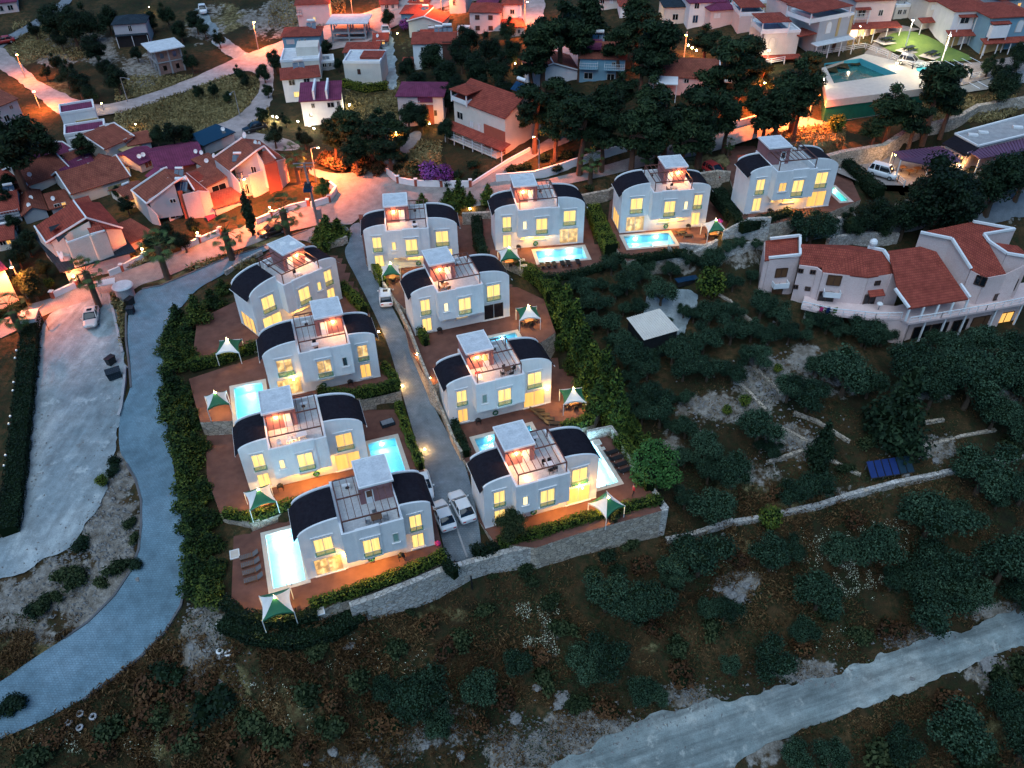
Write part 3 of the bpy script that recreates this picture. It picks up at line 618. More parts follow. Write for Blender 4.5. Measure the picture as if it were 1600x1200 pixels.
    # windows (local x,z)
    W_ = lambda k, *q, **kw: window(E_, mx, X(q[0]), q[1], X(q[2]), q[3], q[4], lits.get(k, 'lit_a'), **kw)
    W_('LW', 1.03, 2.75, 2.08, 4.78, -.003); W_('LG', 1.03, .4, 2.08, 2.14, -.003, guard=False, hood=False)
    if lits.get('wide'): W_('cs', 3.45, 3.65, 4.35, 4.75, -1.453, guard=False, hood=False)
    else: W_('cs', 3.5, 3.65, 3.92, 4.72, -1.453, guard=False, bars=0, hood=False)
    W_('cw', 5.24, 2.85, 6.64, 4.98, -1.563); W_('R', 9.2, 2.85, 10.75, 4.95, -.003)
    W_('RG', 8.75, .22, 11.15, 2.28, -.003, guard=False, hood=False)
    W_('k1', 3.5, 1.4, 3.9, 2.1, 0, guard=False, bars=0, hood=False); W_('k2', 5.25, 1.25, 6.6, 2.12, 0, guard=False, hood=False)
    # side glazing of the living room
    f = MB(mx).use(M['frame']); xs_ = X(12)
    for yy in (.55, 1.55, 2.55, 3.5): f.box(xs_+.003, yy-.04, .2, xs_+.07, yy+.04, 2.3)
    f.box(xs_+.003, .59, .16, xs_+.06, 3.46, .22); f.box(xs_+.003, .59, 2.26, xs_+.06, 3.46, 2.32); f = f.build('window', None, E_)
    p = MB(mx); p.face([(xs_+.02, .59, .22), (xs_+.02, 3.46, .22), (xs_+.02, 3.46, 2.26), (xs_+.02, .59, 2.26)]); p.build('pane', M[lits.get('side', 'lit_b')], f)
    # plinth
    for a_ in ((-.02, 2.82), (8.3, 12.02)): MB(mx).use(M['trim']).box(X(a_[0]), -.04, 0, X(a_[1]), -.003, .12).build('plinth', None, E_)
    for lx, lz, e in patio_lamps:
        L = MB(mx).use(M['lamp_y']).ball((X(lx), -.35, lz), .08, 8, 5); L.use(M['steel']).bar((X(lx), 0, lz), (X(lx), -.3, lz), .04); L.build('wall_lamp', None, E_)
        point_light((X(lx)*mx, -.6, lz-.12), e*3.2, (1, .46, .07), E_, .1)
    return E_
A_, B__, C_, D_ = 'lit_a', 'lit_b', 'lit_c', 'darkglass'
villa(1, 'white villa beside the estate gate at the top of the driveway', dict(RG='lit_a'), patio_lamps=((6.5, 2.2, 12),))
villa(2, 'white villa second from left in the back row, sunbeds before its pool', dict(RG='lit_c', cs='lit_w'), patio_lamps=((4.5, 2.2, 30), (6.4, 2.2, 20)))
villa(3, 'white villa in the back row with a pink parasol at its corner', dict(RG='lit_c', cs='lit_w'), patio_lamps=((4.3, 2.2, 30), (6.2, 2.2, 20)))
villa(4, 'white villa furthest right, its plum stair tower unlit', dict(RG='lit_b', cs='lit_b', wide=True, door=D_, k2='lit_c'), False, ((6.3, 2.2, 45),))
villa(5, 'white villa turned away at the bend of the paved road', dict(RG='lit_a', side='lit_b'), patio_lamps=((6.3, 2.2, 22),))
villa(6, 'white villa second down left of the driveway, hedge along its front', dict(R='lit_c', RG='lit_c', cw='lit_c', LW='lit_c', LG='lit_b', cs=D_), patio_lamps=((9.4, 2.35, 10),))
villa(7, 'white villa third down left of the driveway, pool by its right wing', dict(R='lit_b', RG='lit_b', LG='lit_a'), patio_lamps=((5.2, 2.2, 42), (7.2, 2.2, 42)))
villa(8, 'white villa at the bottom left, long glowing pool and unlit grey terrace', dict(R='lit_a', RG='lit_c', door='wood', cs='green_glass', cw='lit_a'), False, ((5.6, 2.2, 55), (8.1, 2.25, 30)))
villa(9, 'white villa right of the driveway with a white car parked beside it', dict(RG=D_, door='lit_w', LG='lit_a', cs='lit_w'))
villa(10, 'white villa in the middle of the right column, brown table on terrace', dict(RG='lit_b', cs='green_glass', LG='lit_b', door='lit_b'), patio_lamps=((11.4, 2.4, 9),))
villa(11, 'white villa bottom right above the stone wall, small tree before its facade', dict(RG='lit_b', R='lit_a', cs='lit_w', side='lit_b'), patio_lamps=((7.4, 2.2, 38), (10.2, 2.45, 30)))
# extra glow on the brightest terraces
# pools
PN = {8: 'long pool glowing white along the left side of the bottom left villa', 7: 'blue pool squeezed between two villas left of the driveway hedge', 3: 'blue pool in front of the villa with the pink parasol gazebo', 6: 'pool left of the second left villa, partly behind the roof below', 10: 'narrow pool half hidden behind the bottom right villa tower', 9: 'small bright strip of pool showing behind the pergola of the middle right villa', 4: 'turquoise lit pool right of the furthest right villa', 2: 'bright pool with sunbeds in front, centre of the back row', 11: 'wedge of glowing pool on the right side of the bottom right villa'}
PE = {8: 190, 7: 45, 3: 100, 6: 100, 10: 60, 9: 90, 4: 14, 2: 150, 11: 230}
for k, (x0, y0, x1, y1) in POOL.items():
    o = empty('swimming_pool', vloc(k, (x0+x1)/2, (y0+y1)/2), R(VIL[k][4]), PN[k], 'pool', 'garden pools of the villas')
    hx, hy, g = (x1-x0)/2, (y1-y0)/2, .45; d = 1.15
    c = MB().use(M['coping'])
    for a in ((-hx-g, -hy-g, hx+g, -hy), (-hx-g, hy, hx+g, hy+g), (-hx-g, -hy, -hx, hy), (hx, -hy, hx+g, hy)): c.box(a[0], a[1], -.25, a[2], a[3], .04)
    c.build('coping', None, o)
    b_ = MB().use(M['tile_blue']); b_.face([(-hx,-hy,-d),(hx,-hy,-d),(hx,hy,-d),(-hx,hy,-d)])
    for P in (((-hx,-hy),(-hx,hy)),((-hx,hy),(hx,hy)),((hx,hy),(hx,-hy)),((hx,-hy),(-hx,-hy))): b_.face([(P[0][0],P[0][1],-.1),(P[1][0],P[1][1],-.1),(P[1][0],P[1][1],-d),(P[0][0],P[0][1],-d)][::-1])
    b_.build('basin', None, o)
    MB().face([(-hx+.01,-hy+.01,-.16),(hx-.01,-hy+.01,-.16),(hx-.01,hy-.01,-.16),(-hx+.01,hy-.01,-.16)]).build('water', M['water'], o)
    lad = MB().use(M['steel'])
    for s in (-.2, .2): lad.tube([(s, -hy+.08, -.7), (s, -hy+.08, .35), (s, -hy-.1, .45), (s, -hy-.25, .35), (s, -hy-.25, .04)], .025, 5)
    for zz_ in (-.6, -.35): lad.bar((-.2, -hy+.08, zz_), (.2, -hy+.08, zz_), .04)
    lad.build('ladder', None, o)
    lc = (.1, 1, .75) if k == 4 else ((.62, .88, 1) if k in (8, 11, 2) else (.30, .78, 1))
    ends = ((0, hy-.5),) if hy > hx else ((-hx*.45, hy-.35), (hx*.45, hy-.35))
    for ex, ey in ends:
        L = MB().use(M['lamp_wh']); L.tube([(ex, hy-.02, -.5), (ex, hy-.06, -.5)], .12, 10); L.build('underwater_lamp', None, o)
        point_light((ex, ey, -.4), PE[k]*.6/len(ends), lc, o, .3)
    if hy > hx: [point_light((0, hy*q, -.4), PE[k]*.42, lc, o, .3) for q in (.2, -.25, -.7)]
# ---------------- foliage ----------------
def leafmesh(name, C, N, S, mats, parent=None, mi=None, el=1.8, base=None, jit=.75):
    """many leaf-sized quads at C facing roughly N"""
    n = len(C); N = N+rng.normal(0, jit, (n, 3)); N /= np.linalg.norm(N, axis=1, keepdims=True)+1e-9
    Rr = rng.normal(0, 1, (n, 3)); U = np.cross(N, Rr); U /= np.linalg.norm(U, axis=1, keepdims=True)+1e-9; W = np.cross(N, U)
    a = (S*el*.5)[:, None]*U; b = (S*.5)[:, None]*W
    V = np.stack([C-a*.9, C-b, C+a, C+b], 1).reshape(-1, 3); vs = V.tolist(); fs = np.arange(4*n).reshape(-1, 4).tolist(); mm = [0]*n if mi is None else list(mi)
    sm = [False]*n
    if base:
        k = len(vs); vs += [tuple(v) for v in base.v]; fs += [[i+k for i in f] for f in base.f]; mm += [len(mats)-1]*len(base.f); sm += [True]*len(base.f)
    me = bpy.data.meshes.new(name); me.from_pydata(vs, [], fs)
    for m in mats: me.materials.append(m)
    if len(mats) > 1: me.polygons.foreach_set('material_index', mm)
    me.polygons.foreach_set('use_smooth', sm)
    o = bpy.data.objects.new(name, me); col.objects.link(o)
    if parent is not None: o.parent = parent
    return o
def sph(n):
    v = rng.normal(0, 1, (n, 3)); return v/np.linalg.norm(v, axis=1, keepdims=True)
def crown(clumps, nper, size, mat, parent, el=1.8, core=True, name='crown'):
    C, N, S = [], [], []; mb = MB()
    for (x, y, z, rx, rz) in clumps:
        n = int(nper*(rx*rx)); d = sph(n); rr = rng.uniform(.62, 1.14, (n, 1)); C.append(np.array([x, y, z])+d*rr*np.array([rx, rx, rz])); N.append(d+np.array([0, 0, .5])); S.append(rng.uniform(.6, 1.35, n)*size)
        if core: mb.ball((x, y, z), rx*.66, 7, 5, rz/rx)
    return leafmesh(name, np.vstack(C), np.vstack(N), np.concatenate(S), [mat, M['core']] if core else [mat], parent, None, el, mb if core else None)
def limbs(parent, base_r, h, targets, bark, lean=(0, 0)):
    mb = MB().use(M[bark]); mid = Vector((lean[0], lean[1], h)); mb.tube([(0, 0, -.4), (0.03, 0.02, h*.35), mid*.75+Vector((.05, 0, 0)), mid], [base_r*1.25, base_r, base_r*.8, base_r*.65], 7)
    for x, y, z in targets:
        t = Vector((x, y, z)); mb.tube([mid*.93, (mid+t)/2+Vector((0, 0, .1)), t], [base_r*.55, base_r*.36, base_r*.14], 5)
    return mb.build('trunk', None, parent)
PROTO = {}
def proto(kind):
    out = []
    for v in range({'olive': 5, 'pine': 4, 'conifer': 4, 'cypress': 1, 'bush': 4, 'broad': 3, 'palm': 3, 'round': 2}.get(kind, 2)):
        r = random.Random(hash(kind) % 1000 if False else sum(map(ord, kind))*7+v); e = empty(kind+'_tree', (0, 0, -200))
        if kind == 'olive':   # unit crown radius about 2
            cl = [(0, 0, 2.3, 1.0, .9)]
            for i in range(9):
                a = i*2*math.pi/9*1.6+r.uniform(-.5, .5); q = r.uniform(.75, 1.5); cl.append((q*math.cos(a), q*math.sin(a), 2.25+r.uniform(-.55, .75)-.3*(q-1), r.uniform(.55, .9), r.uniform(.45, .75)))
            limbs(e, .17, .9, [c[:3] for c in cl[1:6]], 'bark'); crown(cl, 800, .095, M['olive'], e, 1.6)
        elif kind == 'broad':
            cl = [(0, 0, 2.6, 1.4, 1.3)]
            for i in range(14):
                a = r.uniform(0, 6.28); q = r.uniform(.6, 1.5); cl.append((q*math.cos(a), q*math.sin(a), 1.6+r.uniform(0, 2.3)*(1.7-q*.55), r.uniform(.5, .85), r.uniform(.45, .75)))
            limbs(e, .2, 1.1, [c[:3] for c in cl[1:6]], 'bark'); crown(cl, 700, .105, M['darkleaf'], e)
        elif kind == 'pine':
            cl = []
            for i in range(15):
                a = r.uniform(0, 6.28); lv = r.uniform(0, 1); q = r.uniform(.3, 1.9)*(1-.45*lv); cl.append((q*math.cos(a), q*math.sin(a), 2.5+lv*2.6, r.uniform(.5, .9), r.uniform(.3, .5)))
            limbs(e, .2, 3.4, [c[:3] for c in cl[:9]], 'bark_red', (r.uniform(-.3, .3), r.uniform(-.3, .3))); crown(cl, 520, .12, M['pine'], e, 2.8)
        elif kind == 'conifer':   # bushy upright thuja
            cl = []
            for i in range(11):
                lv = i/10; a = i*2.4; q = .55*(1-lv)+.05; cl.append((q*math.cos(a), q*math.sin(a), .35+lv*2.5, .72*(1-lv*.72), .62*(1-lv*.4)))
            MB().use(M['bark']).tube([(0, 0, -.4), (0, 0, .6), (0, 0, 2.4)], [.12, .1, .03], 6).build('trunk', None, e); crown(cl, 900, .10, M['cypress'], e, 2.0)
        elif kind == 'cypress':
            cl = [(.05*math.cos(i*2.1), .05*math.sin(i*2.1), .5+i*.5, .42*math.sin(math.pi*(i+1.4)/10.5)+.04, .5) for i in range(9)]
            MB().use(M['bark']).tube([(0, 0, -.5), (0, 0, .6)], .1, 6).build('trunk', None, e); crown(cl, 1600, .11, M['darkleaf'], e, 2.4)
        elif kind == 'bush':
            cl = [(r.uniform(-.45, .45), r.uniform(-.45, .45), r.uniform(.3, .65), r.uniform(.35, .6), r.uniform(.3, .5)) for i in range(7)]
            MB().use(M['bark']).tube([(0, 0, -.3), (0, 0, .4)], .05, 5).build('stem', None, e); crown(cl, 420, .12, M['weed'] if v % 2 else M['darkleaf'], e)
        elif kind == 'round':
            cl = [(0, 0, 1.0, .8, .8)]+[(.35*math.cos(i*1.1), .35*math.sin(i*1.1), .8+.25*(i % 3), .5, .5) for i in range(6)]
            MB().use(M['bark']).tube([(0, 0, -.3), (0, 0, .9)], .08, 6).build('trunk', None, e); crown(cl, 520, .11, M['hedge'], e)
        elif kind == 'palm':
            ht = 2.6+.4*v; mb = MB().use(M['bark']); mb.tube([(0, 0, -.4), (0, 0, .2), (.04, 0, ht*.5), (.02, .03, ht)], [.34, .26, .24, .28], 9); mb.build('trunk', None, e)
            C, N, S = [], [], []; fr = MB().use(M['palm'])
            for i in range(34):
                a = i*2.399; el = R(82-i*4.1); L_ = r.uniform(1.15, 1.5); p = Vector((0, 0, ht)); d = Vector((math.cos(a)*math.cos(el), math.sin(a)*math.cos(el), math.sin(el))); st = [p.copy()]
                for k in range(4): p = p+d*(L_/5); d = (d+Vector((0, 0, -.16))).normalized(); st.append(p.copy())
                fr.tube(st, [.02, .018, .014, .012, .01], 3, False); side = d.cross(Vector((0, 0, 1))).normalized(); up = side.cross(d)
                for k in range(11):
                    b_ = R(-75+15*k); q = (d*math.cos(b_)+side*math.sin(b_)); q.z -= .12; tip = p+q*.52; wv = q.cross(up).normalized()*.032; m_ = p+q*.3; fr.face([p, m_+wv, tip, m_-wv])
            fr.build('crown', None, e)
        out.append(e)
    return out
USED = set()
def plant(kind, px, py, rpx, label, group=None, cat='tree', hs=1.0, mat=None, name=None, up=None, trunk=None):
    """one tree whose crown centre is seen at px,py with the given radius in photo pixels"""
    if kind not in PROTO: PROTO[kind] = proto(kind)
    base_r, ch, nm = {'olive': (2.0, 2.3, 'olive_tree'), 'pine': (2.3, 3.7, 'pine_tree'), 'conifer': (1.05, 1.3, 'conifer_tree'), 'cypress': (.45, 2.3, 'cypress_tree'), 'bush': (.8, .5, 'bush'), 'broad': (2.1, 2.8, 'broadleaf_tree'), 'palm': (1.5, 2.8, 'palm_tree'), 'round': (.95, .95, 'round_shrub')}[kind]
    g = gp(px, py); dist = (g-Vector((0, 0, CZ))).length; s = rpx*dist/F/base_r
    h = ch*s*hs if up is None else up
    for _ in range(3):
        qx, qy = topix(g.x, g.y, g.z+h); g = gp(px+(px-qx)*.0, py+(py-qy)) if _ == 0 else g
        dist = (g+Vector((0, 0, h))-Vector((0, 0, CZ))).length; s = rpx*dist/F/base_r; h = ch*s*hs
    P = PROTO[kind]; p = random.choice(P)
    if id(p) not in USED and False: pass
    o = copy_tree(p); o.location = (g.x, g.y, g.z-.05); o.rotation_euler.z = random.uniform(0, 6.28); o.scale = (s, s, s*hs); o.name = name or nm
    tag(o, label, cat, group)
    if mat:
        for c in o.children:
            if c.name.startswith('crown'): c.data = matcopy(c.data, mat)
    return o
_mc = {}
def matcopy(me, mat):
    k = (me.name, mat)
    if k not in _mc: n = me.copy(); n.materials[0] = M[mat]; _mc[k] = n
    return _mc[k]
_t1 = 'first second third fourth fifth sixth seventh eighth ninth tenth eleventh twelfth thirteenth fourteenth fifteenth sixteenth seventeenth eighteenth nineteenth twentieth'.split()
ORD = _t1+['twenty-'+w_ for w_ in _t1[:9]]+['thirtieth']+['thirty-'+w_ for w_ in _t1[:9]]
def many(kind, L, label, group, **kw):
    if kind == 'olive' and len(L) > 8: L = list(L)+[(a+r_*random.choice((-1, 1))*random.uniform(.8, 1.2), b_+r_*random.uniform(-.5, .6), r_*random.uniform(.55, .85)) for a, b_, r_ in L if random.random() < .62]
    if kind == 'pine': L = [(a, b_+2, r_*1.3) for a, b_, r_ in L]
    if len(L) == 1: return plant(kind, *L[0], label, None, **kw)
    order = sorted(range(len(L)), key=lambda i: L[i][0]); med = sorted(q[2] for q in L)[len(L)//2]; nm = len(L)
    for i, q in enumerate(L):
        k = order.index(i); sz = 'large ' if q[2] > 1.14*med else ('small ' if q[2] < .87*med else '')
        if kind == 'conifer': kw['hs'] = (.66 if kw.get('mat') else 1.15 if 'row' in group else .8)*random.uniform(.8, 1.4)
        if 'row' in group and kind == 'conifer': q = (q[0], q[1], q[2]*1.18)
        plant(kind, q[0], q[1], q[2], sz+label+', '+('leftmost' if k == 0 else 'rightmost' if k == nm-1 else ORD[k]+' from left'), group, **kw)
# olive grove
many('olive', [(979,420,25),(1032,422,27),(913,444,22),(932,469,24),(962,450,17),(993,476,19),(950,500,22),(970,529,20),(925,500,16)], 'olive tree left of the gravel yard and shed', 'olive trees behind the shed')
many('olive', [(1012,548,17),(1042,536,15),(985,532,15),(1066,528,12)], 'dark olive tree hugging the front of the shed', 'olive trees at the shed front')
many('olive', [(985,412,17),(1012,408,15),(1048,405,16),(1078,402,16),(1135,385,14),(1155,378,13),(1100,410,14)], 'olive tree against the stone terrace below the back row', 'olive trees below the back row')
many('olive', [(1112,401,22),(1144,437,16),(1172,429,13)], 'olive tree on the stepped stone walls left of the long pink house', 'olive trees on the stepped walls')
many('olive', [(1187,471,24),(1214,486,20),(1231,516,20),(1200,520,18),(1290,497,22),(1345,515,26),(1370,520,20),(1310,512,16),(1265,500,14)], 'olive tree standing before the long pink house', 'olive trees before the pink house')
many('olive', [(1108,482,24),(1083,488,16),(1144,482,18),(983,550,30),(1049,541,28),(1098,524,26),(1140,512,26),(1172,512,22),(1010,572,24),(1066,571,26),(1104,571,26),(1144,577,22),(1183,552,24),(1019,612,28),(1070,618,13),(1042,500,10),(950,560,20)], 'grey-green olive tree in the dense grove below the shed roof', 'olive trees of the dense grove')
many('olive', [(1030,640,30),(1180,661,36),(1259,609,33),(1101,695,30),(1142,732,34),(1266,755,30),(1109,790,36),(1070,665,22),(1205,700,16)], 'olive tree on the pale slope left of the solar panels', 'olive trees left of the solar panels')
many('olive', [(1315,575,42),(1412,560,38),(1468,560,36),(1506,590,44),(1555,575,38),(1590,600,30),(1581,655,32),(1525,729,42),(1480,540,28),(1530,528,30),(1580,535,30),(1590,760,30),(1545,640,30),(1290,560,22),(1450,600,34)], 'dark olive tree between pink house and solar panels', 'olive trees right of the solar panels')
many('olive', [(1090,860,46),(1202,860,36),(1356,845,40),(1442,800,46),(1457,875,40),(1555,868,46),(1274,924,38),(1442,945,44),(1011,931,38),(945,925,38),(1000,945,34),(945,1025,38),(1000,1080,26),(1200,1030,36),(1500,925,34),(1590,930,30),(1130,950,26),(1250,985,24),(1060,900,22),(1140,1040,20),(1390,900,24)], 'olive tree on the scrub slope above the dirt track', 'olive trees above the dirt track')
many('olive', [(1490,1140,48),(1240,1180,26),(1295,1178,28),(1560,1100,30),(1590,1160,36),(1400,1165,28)], 'olive tree on the near side of the dirt track', 'olive trees below the dirt track')
many('olive', [(745,1070,36),(660,1080,46),(810,1030,28),(690,1130,30),(600,1075,26)], 'olive tree on the scrub below the long stone wall', 'olive trees below the stone wall')
plant('broad', 1022, 725, 44, 'leafy bright green tree right of the bottom right villa garden', mat='green')
plant('conifer', 1386, 642, 44, 'largest dark conical tree above the row of solar panels', mat='darkleaf', hs=1.1)
plant('conifer', 1277, 695, 22, 'small dark conical tree left of the solar panels', mat='darkleaf', hs=1.3)
plant('round', 1108, 441, 25, 'yellow-green rounded shrub beside the gravel yard', cat='shrub')
for a, b_, c_, l in ((1135,640,9,'small lime bush on the pale slope, lower of two'),(1162,625,11,'small lime bush on the pale slope, upper of two'),(1214,575,8,'lone small round bush in the middle of the pale slope'),(1200,808,20,'olive-green bush growing over the dry stone wall'),(162,750,10,'bush with yellow tips between gravel lot and paved road')): plant('round', a, b_, c_, l, cat='shrub')
many('broad', [(1440,300,56),(1405,325,34),(1478,322,36)], 'huge very dark tree mass below the restaurant', 'dark trees below the restaurant')
many('broad', [(1350,330,30),(1325,345,20),(1540,272,42),(1585,262,34),(1500,292,22),(1375,345,22)], 'dark tree in the belt beside the restaurant terrace', 'dark trees by the restaurant')
many('olive', [(1262,350,34),(1225,365,16),(1290,345,18),(1180,380,10)], 'olive tree below the furthest right villa', 'olive trees below the furthest villa')
# pines
many('pine', [(875,30,36),(848,62,34),(915,18,30),(832,90,26),(990,25,32),(1022,60,34),(965,62,24),(905,60,26),(1000,85,26),(930,45,20)], 'tall dark pine at the top centre', 'pines at the top centre')
many('pine', [(1125,88,34),(1160,78,26),(1098,55,20),(1150,110,26),(1180,110,22)], 'dark pine before the houses at the top right', 'pines at the top right')
many('pine', [(835,160,34),(872,148,30),(905,180,40),(948,155,34),(985,190,38),(1035,172,36),(1090,165,40),(1018,140,26),(1062,200,34),(1112,135,20),(940,200,30),(868,185,28),(1010,210,24),(970,130,22),(1130,175,26),(815,175,20)], 'dark pine in the wood above the white wall', 'pines above the white wall')
many('pine', [(1205,160,32),(1235,120,34),(1255,100,22),(1190,175,20),(1240,150,26),(1180,155,22)], 'pine leaning over the orange-lit road near the pool terrace', 'pines by the orange-lit road')
many('pine', [(1380,150,28),(1440,135,34),(1470,140,24),(1415,160,24),(1360,170,16),(1455,118,20)], 'pine in front of the terrace with the big pool', 'pines before the pool terrace')
plant('round', 1304, 170, 14, 'small round tree beside the green glazed wall', cat='tree', up=2.2)
many('broad', [(1560,128,24),(1540,100,12),(1585,85,16),(1555,110,16)], 'rounded tree beside the parking road at the right edge', 'trees by the parking road')
many('pine', [(45,200,42),(20,215,22),(75,215,20)], 'large pine over the purple roofs at the left', 'pine over the purple roofs')
plant('pine', 135, 225, 18, 'dark small pine between white and tiled roofs')
many('pine', [(550,195,28),(585,205,26),(528,205,22),(612,220,24),(560,225,22),(600,185,22),(625,205,20),(540,180,18)], 'pine above the road junction, its underside lit orange', 'pines above the junction')
many('broad', [(680,90,22),(700,115,22),(722,82,22),(745,105,24),(765,72,22),(782,105,22),(655,130,20),(640,105,16),(730,60,20),(790,135,18),(700,150,18),(670,155,16),(750,135,18),(640,175,20),(700,200,16),(745,185,14),(795,45,16),(800,80,18),(715,135,18),(660,180,18)], 'dark garden tree between the top centre houses', 'garden trees at the top centre')
many('broad', [(95,30,20),(122,36,22),(150,30,20),(175,25,16),(155,72,17),(190,118,20),(168,103,14),(110,112,15),(130,128,17),(92,95,11),(145,140,14),(217,82,9),(310,30,13),(302,93,13),(345,58,11),(322,42,11),(60,45,10),(265,20,14),(285,45,12),(240,30,12),(100,60,12),(210,52,9),(75,110,9)], 'dark tree on waste ground round the unfinished house', 'trees on the waste ground')
many('broad', [(378,112,10),(385,125,8),(312,142,9),(335,138,10),(358,150,9)], 'small dark tree on the blond grass by the curved road', 'small trees on the blond grass')
many('broad', [(275,205,18),(250,210,14),(295,208,14)], 'dark tree behind the purple roofs', 'trees behind the purple roofs')
many('broad', [(432,93,14),(415,112,12),(512,72,12),(608,25,13),(420,140,9),(500,145,10),(530,98,9),(412,178,11),(432,208,17),(478,213,14),(448,185,9),(500,168,9)], 'dark garden tree near the curved road', 'garden trees near the curved road')
many('broad', [(35,395,18),(60,440,22),(50,375,18),(28,345,14),(75,415,14),(15,310,16),(20,285,16),(10,425,12)], 'dark tree left of the large duplex house', 'trees left of the duplex house')
plant('round', 80, 442, 8, 'small clipped round tree in the courtyard behind the gate posts', cat='tree')
many('broad', [(268,368,20),(292,374,16),(242,380,14),(190,300,10),(202,318,12),(305,352,12)], 'dark garden tree behind the low white wall', 'garden trees behind the low wall')
plant('cypress', 396, 334, 8, 'slender dark cypress beside the orange-lit street', hs=.85)
plant('broad', 506, 292, 16, 'bushy green tree in the white planter at the junction', mat='green')
PL = [(452,322,'palm leaning over the street behind the dark parked car'),(363,356,'palm nearest the small red awning, second along the street'),(262,384,'palm by the garden gate with brown posts, mid street'),(155,433,'palm next to the grey water tank'),(38,478,'palm at the left edge behind the white utility box'),(468,248,'palm rising beside the utility pole'),(922,246,'palm before the white wall, left of two'),(1009,236,'palm before the white wall, right of two'),(1137,222,'young small palm on the dry bank')]
for i, (a, b_, l) in enumerate(PL): plant('palm', a, b_, (29,27,27,25,26,20,20,19,10)[i], l, 'palms along the streets')
# upright conifers round the estate
many('conifer', [(500,368,15),(516,362,17),(530,358,16),(508,352,12)], 'green conifer beside the estate gate', 'conifers by the gate', hs=.9)
many('conifer', [(702,308,14),(718,304,17),(660,312,10),(763,302,13),(735,312,10)], 'green conifer behind the gate villa', 'conifers behind the gate villa', hs=.8)
many('conifer', [(285,500,22),(270,530,22),(276,562,22),(296,520,18),(312,484,19),(334,468,17),(350,448,15),(298,548,15)], 'rounded conifer in the upper boundary hedge', 'conifers of the upper boundary hedge', mat='boundary')
many('conifer', [(276,602,23),(272,638,24),(282,674,22),(292,652,17),(293,704,23),(312,690,17),(308,650,15),(296,618,15)], 'rounded conifer in the middle boundary hedge', 'conifers of the middle boundary hedge', mat='boundary')
many('conifer', [(298,742,22),(300,778,24),(320,762,17),(306,815,25),(328,806,17),(310,852,24),(334,846,18),(314,892,28),(340,884,18),(334,922,24)], 'rounded conifer in the lower boundary hedge', 'conifers of the lower boundary hedge', mat='boundary')
many('conifer', [(870,460,17),(884,484,19),(898,510,20),(886,520,15),(912,538,20),(900,556,16),(926,566,20),(914,588,17),(942,594,22),(934,622,20),(958,624,20),(966,648,18)], 'bright conifer in the row right of the villas', 'conifers in the long row', hs=1.0)
many('conifer', [(968,668,16),(985,662,16),(995,690,16),(1010,690,14)], 'lime-tipped conifer behind the stone wall of the sunbed terrace', 'conifers behind the sunbed terrace', hs=.9)
plant('olive', 800, 818, 30, 'sparse small tree leaning over the terrace of the bottom right villa', mat='weed')
plant('round', 672, 268, 17, 'purple flowering bougainvillea, left half, at the junction garden', cat='shrub', mat='bougain')
plant('round', 695, 272, 16, 'purple flowering bougainvillea, right half, at the junction garden', cat='shrub', mat='bougain')
plant('round', 632, 38, 8, 'dark purple flowering bush in a garden by the terraced lane', cat='shrub', mat='bougain')
many('bush', [(520,250,13),(535,256,12),(548,248,12),(575,252,16),(590,262,12),(562,262,12),(508,245,12)], 'dry bush glowing orange under the street lamp at the junction', 'orange lit bushes', cat='bush', mat='drygrass', hs=1.2)
many('bush', [(630,245,12),(650,262,14),(622,262,9),(700,285,8),(715,272,9),(740,255,9),(820,258,9),(870,262,10),(850,245,9),(800,262,9),(1030,250,9),(1100,232,8),(885,240,10),(745,270,8),(920,292,8),(890,298,7)], 'low dark bush in the roadside gardens', 'roadside garden bushes', cat='bush')
many('bush', [(335,1095,30),(262,1050,22),(215,880,10),(120,905,16),(105,895,16),(70,940,14),(55,955,12),(185,885,16),(205,815,10),(210,840,9),(130,850,13),(178,720,10),(176,735,9),(30,1095,14),(820,870,14),(830,880,12),(950,845,13),(965,852,12),(925,858,10),(15,1110,12),(770,900,8),(640,955,8),(160,910,10),(90,930,10)], 'low dark shrub growing on bare rubble ground', 'shrubs on bare ground', cat='bush')
many('bush', [(400,1120,24),(440,1150,24),(480,1080,24),(520,1130,22),(560,1060,20),(500,1010,18),(250,1110,20),(300,1150,22),(180,1140,20),(60,1180,20),(620,1010,18),(720,1000,18),(860,940,16),(880,980,20),(1060,1010,18),(1110,980,18),(850,1060,20),(900,1100,18),(1340,990,16),(1560,1060,22),(1520,1180,26),(1380,1190,26),(760,950,14),(1290,960,14),(1590,1040,20),(1580,700,16),(1350,690,12),(1320,730,12),(1230,760,12),(960,800,14),(985,850,12)], 'rounded bush among dry scrub', 'bushes among the dry scrub', cat='bush', mat='weed')
many('bush', [(250,1075,26),(225,1120,22),(290,1085,18),(285,1150,24),(370,1150,22),(330,1060,16),(265,1030,14),(420,1180,20),(160,1170,18),(520,1090,18),(600,1130,22),(700,1010,20),(790,1090,20),(840,1020,18),(1020,980,16),(1060,1050,20),(950,1110,18),(1250,1010,16),(1390,980,18),(1150,870,16),(1000,880,16),(1210,770,14),(1330,810,14),(1480,1095,18),(1590,1090,20),(670,970,16),(560,970,14),(90,1150,16),(350,1185,20),(480,1165,18),(750,1130,16)], 'rust brown dry shrub in the scrub', 'dry brown shrubs', cat='bush', mat='rustbush')
for lst in PROTO.values():
    for p in lst:
        for c in list(p.children): bpy.data.objects.remove(c)
        bpy.data.objects.remove(p)
PROTO.clear()

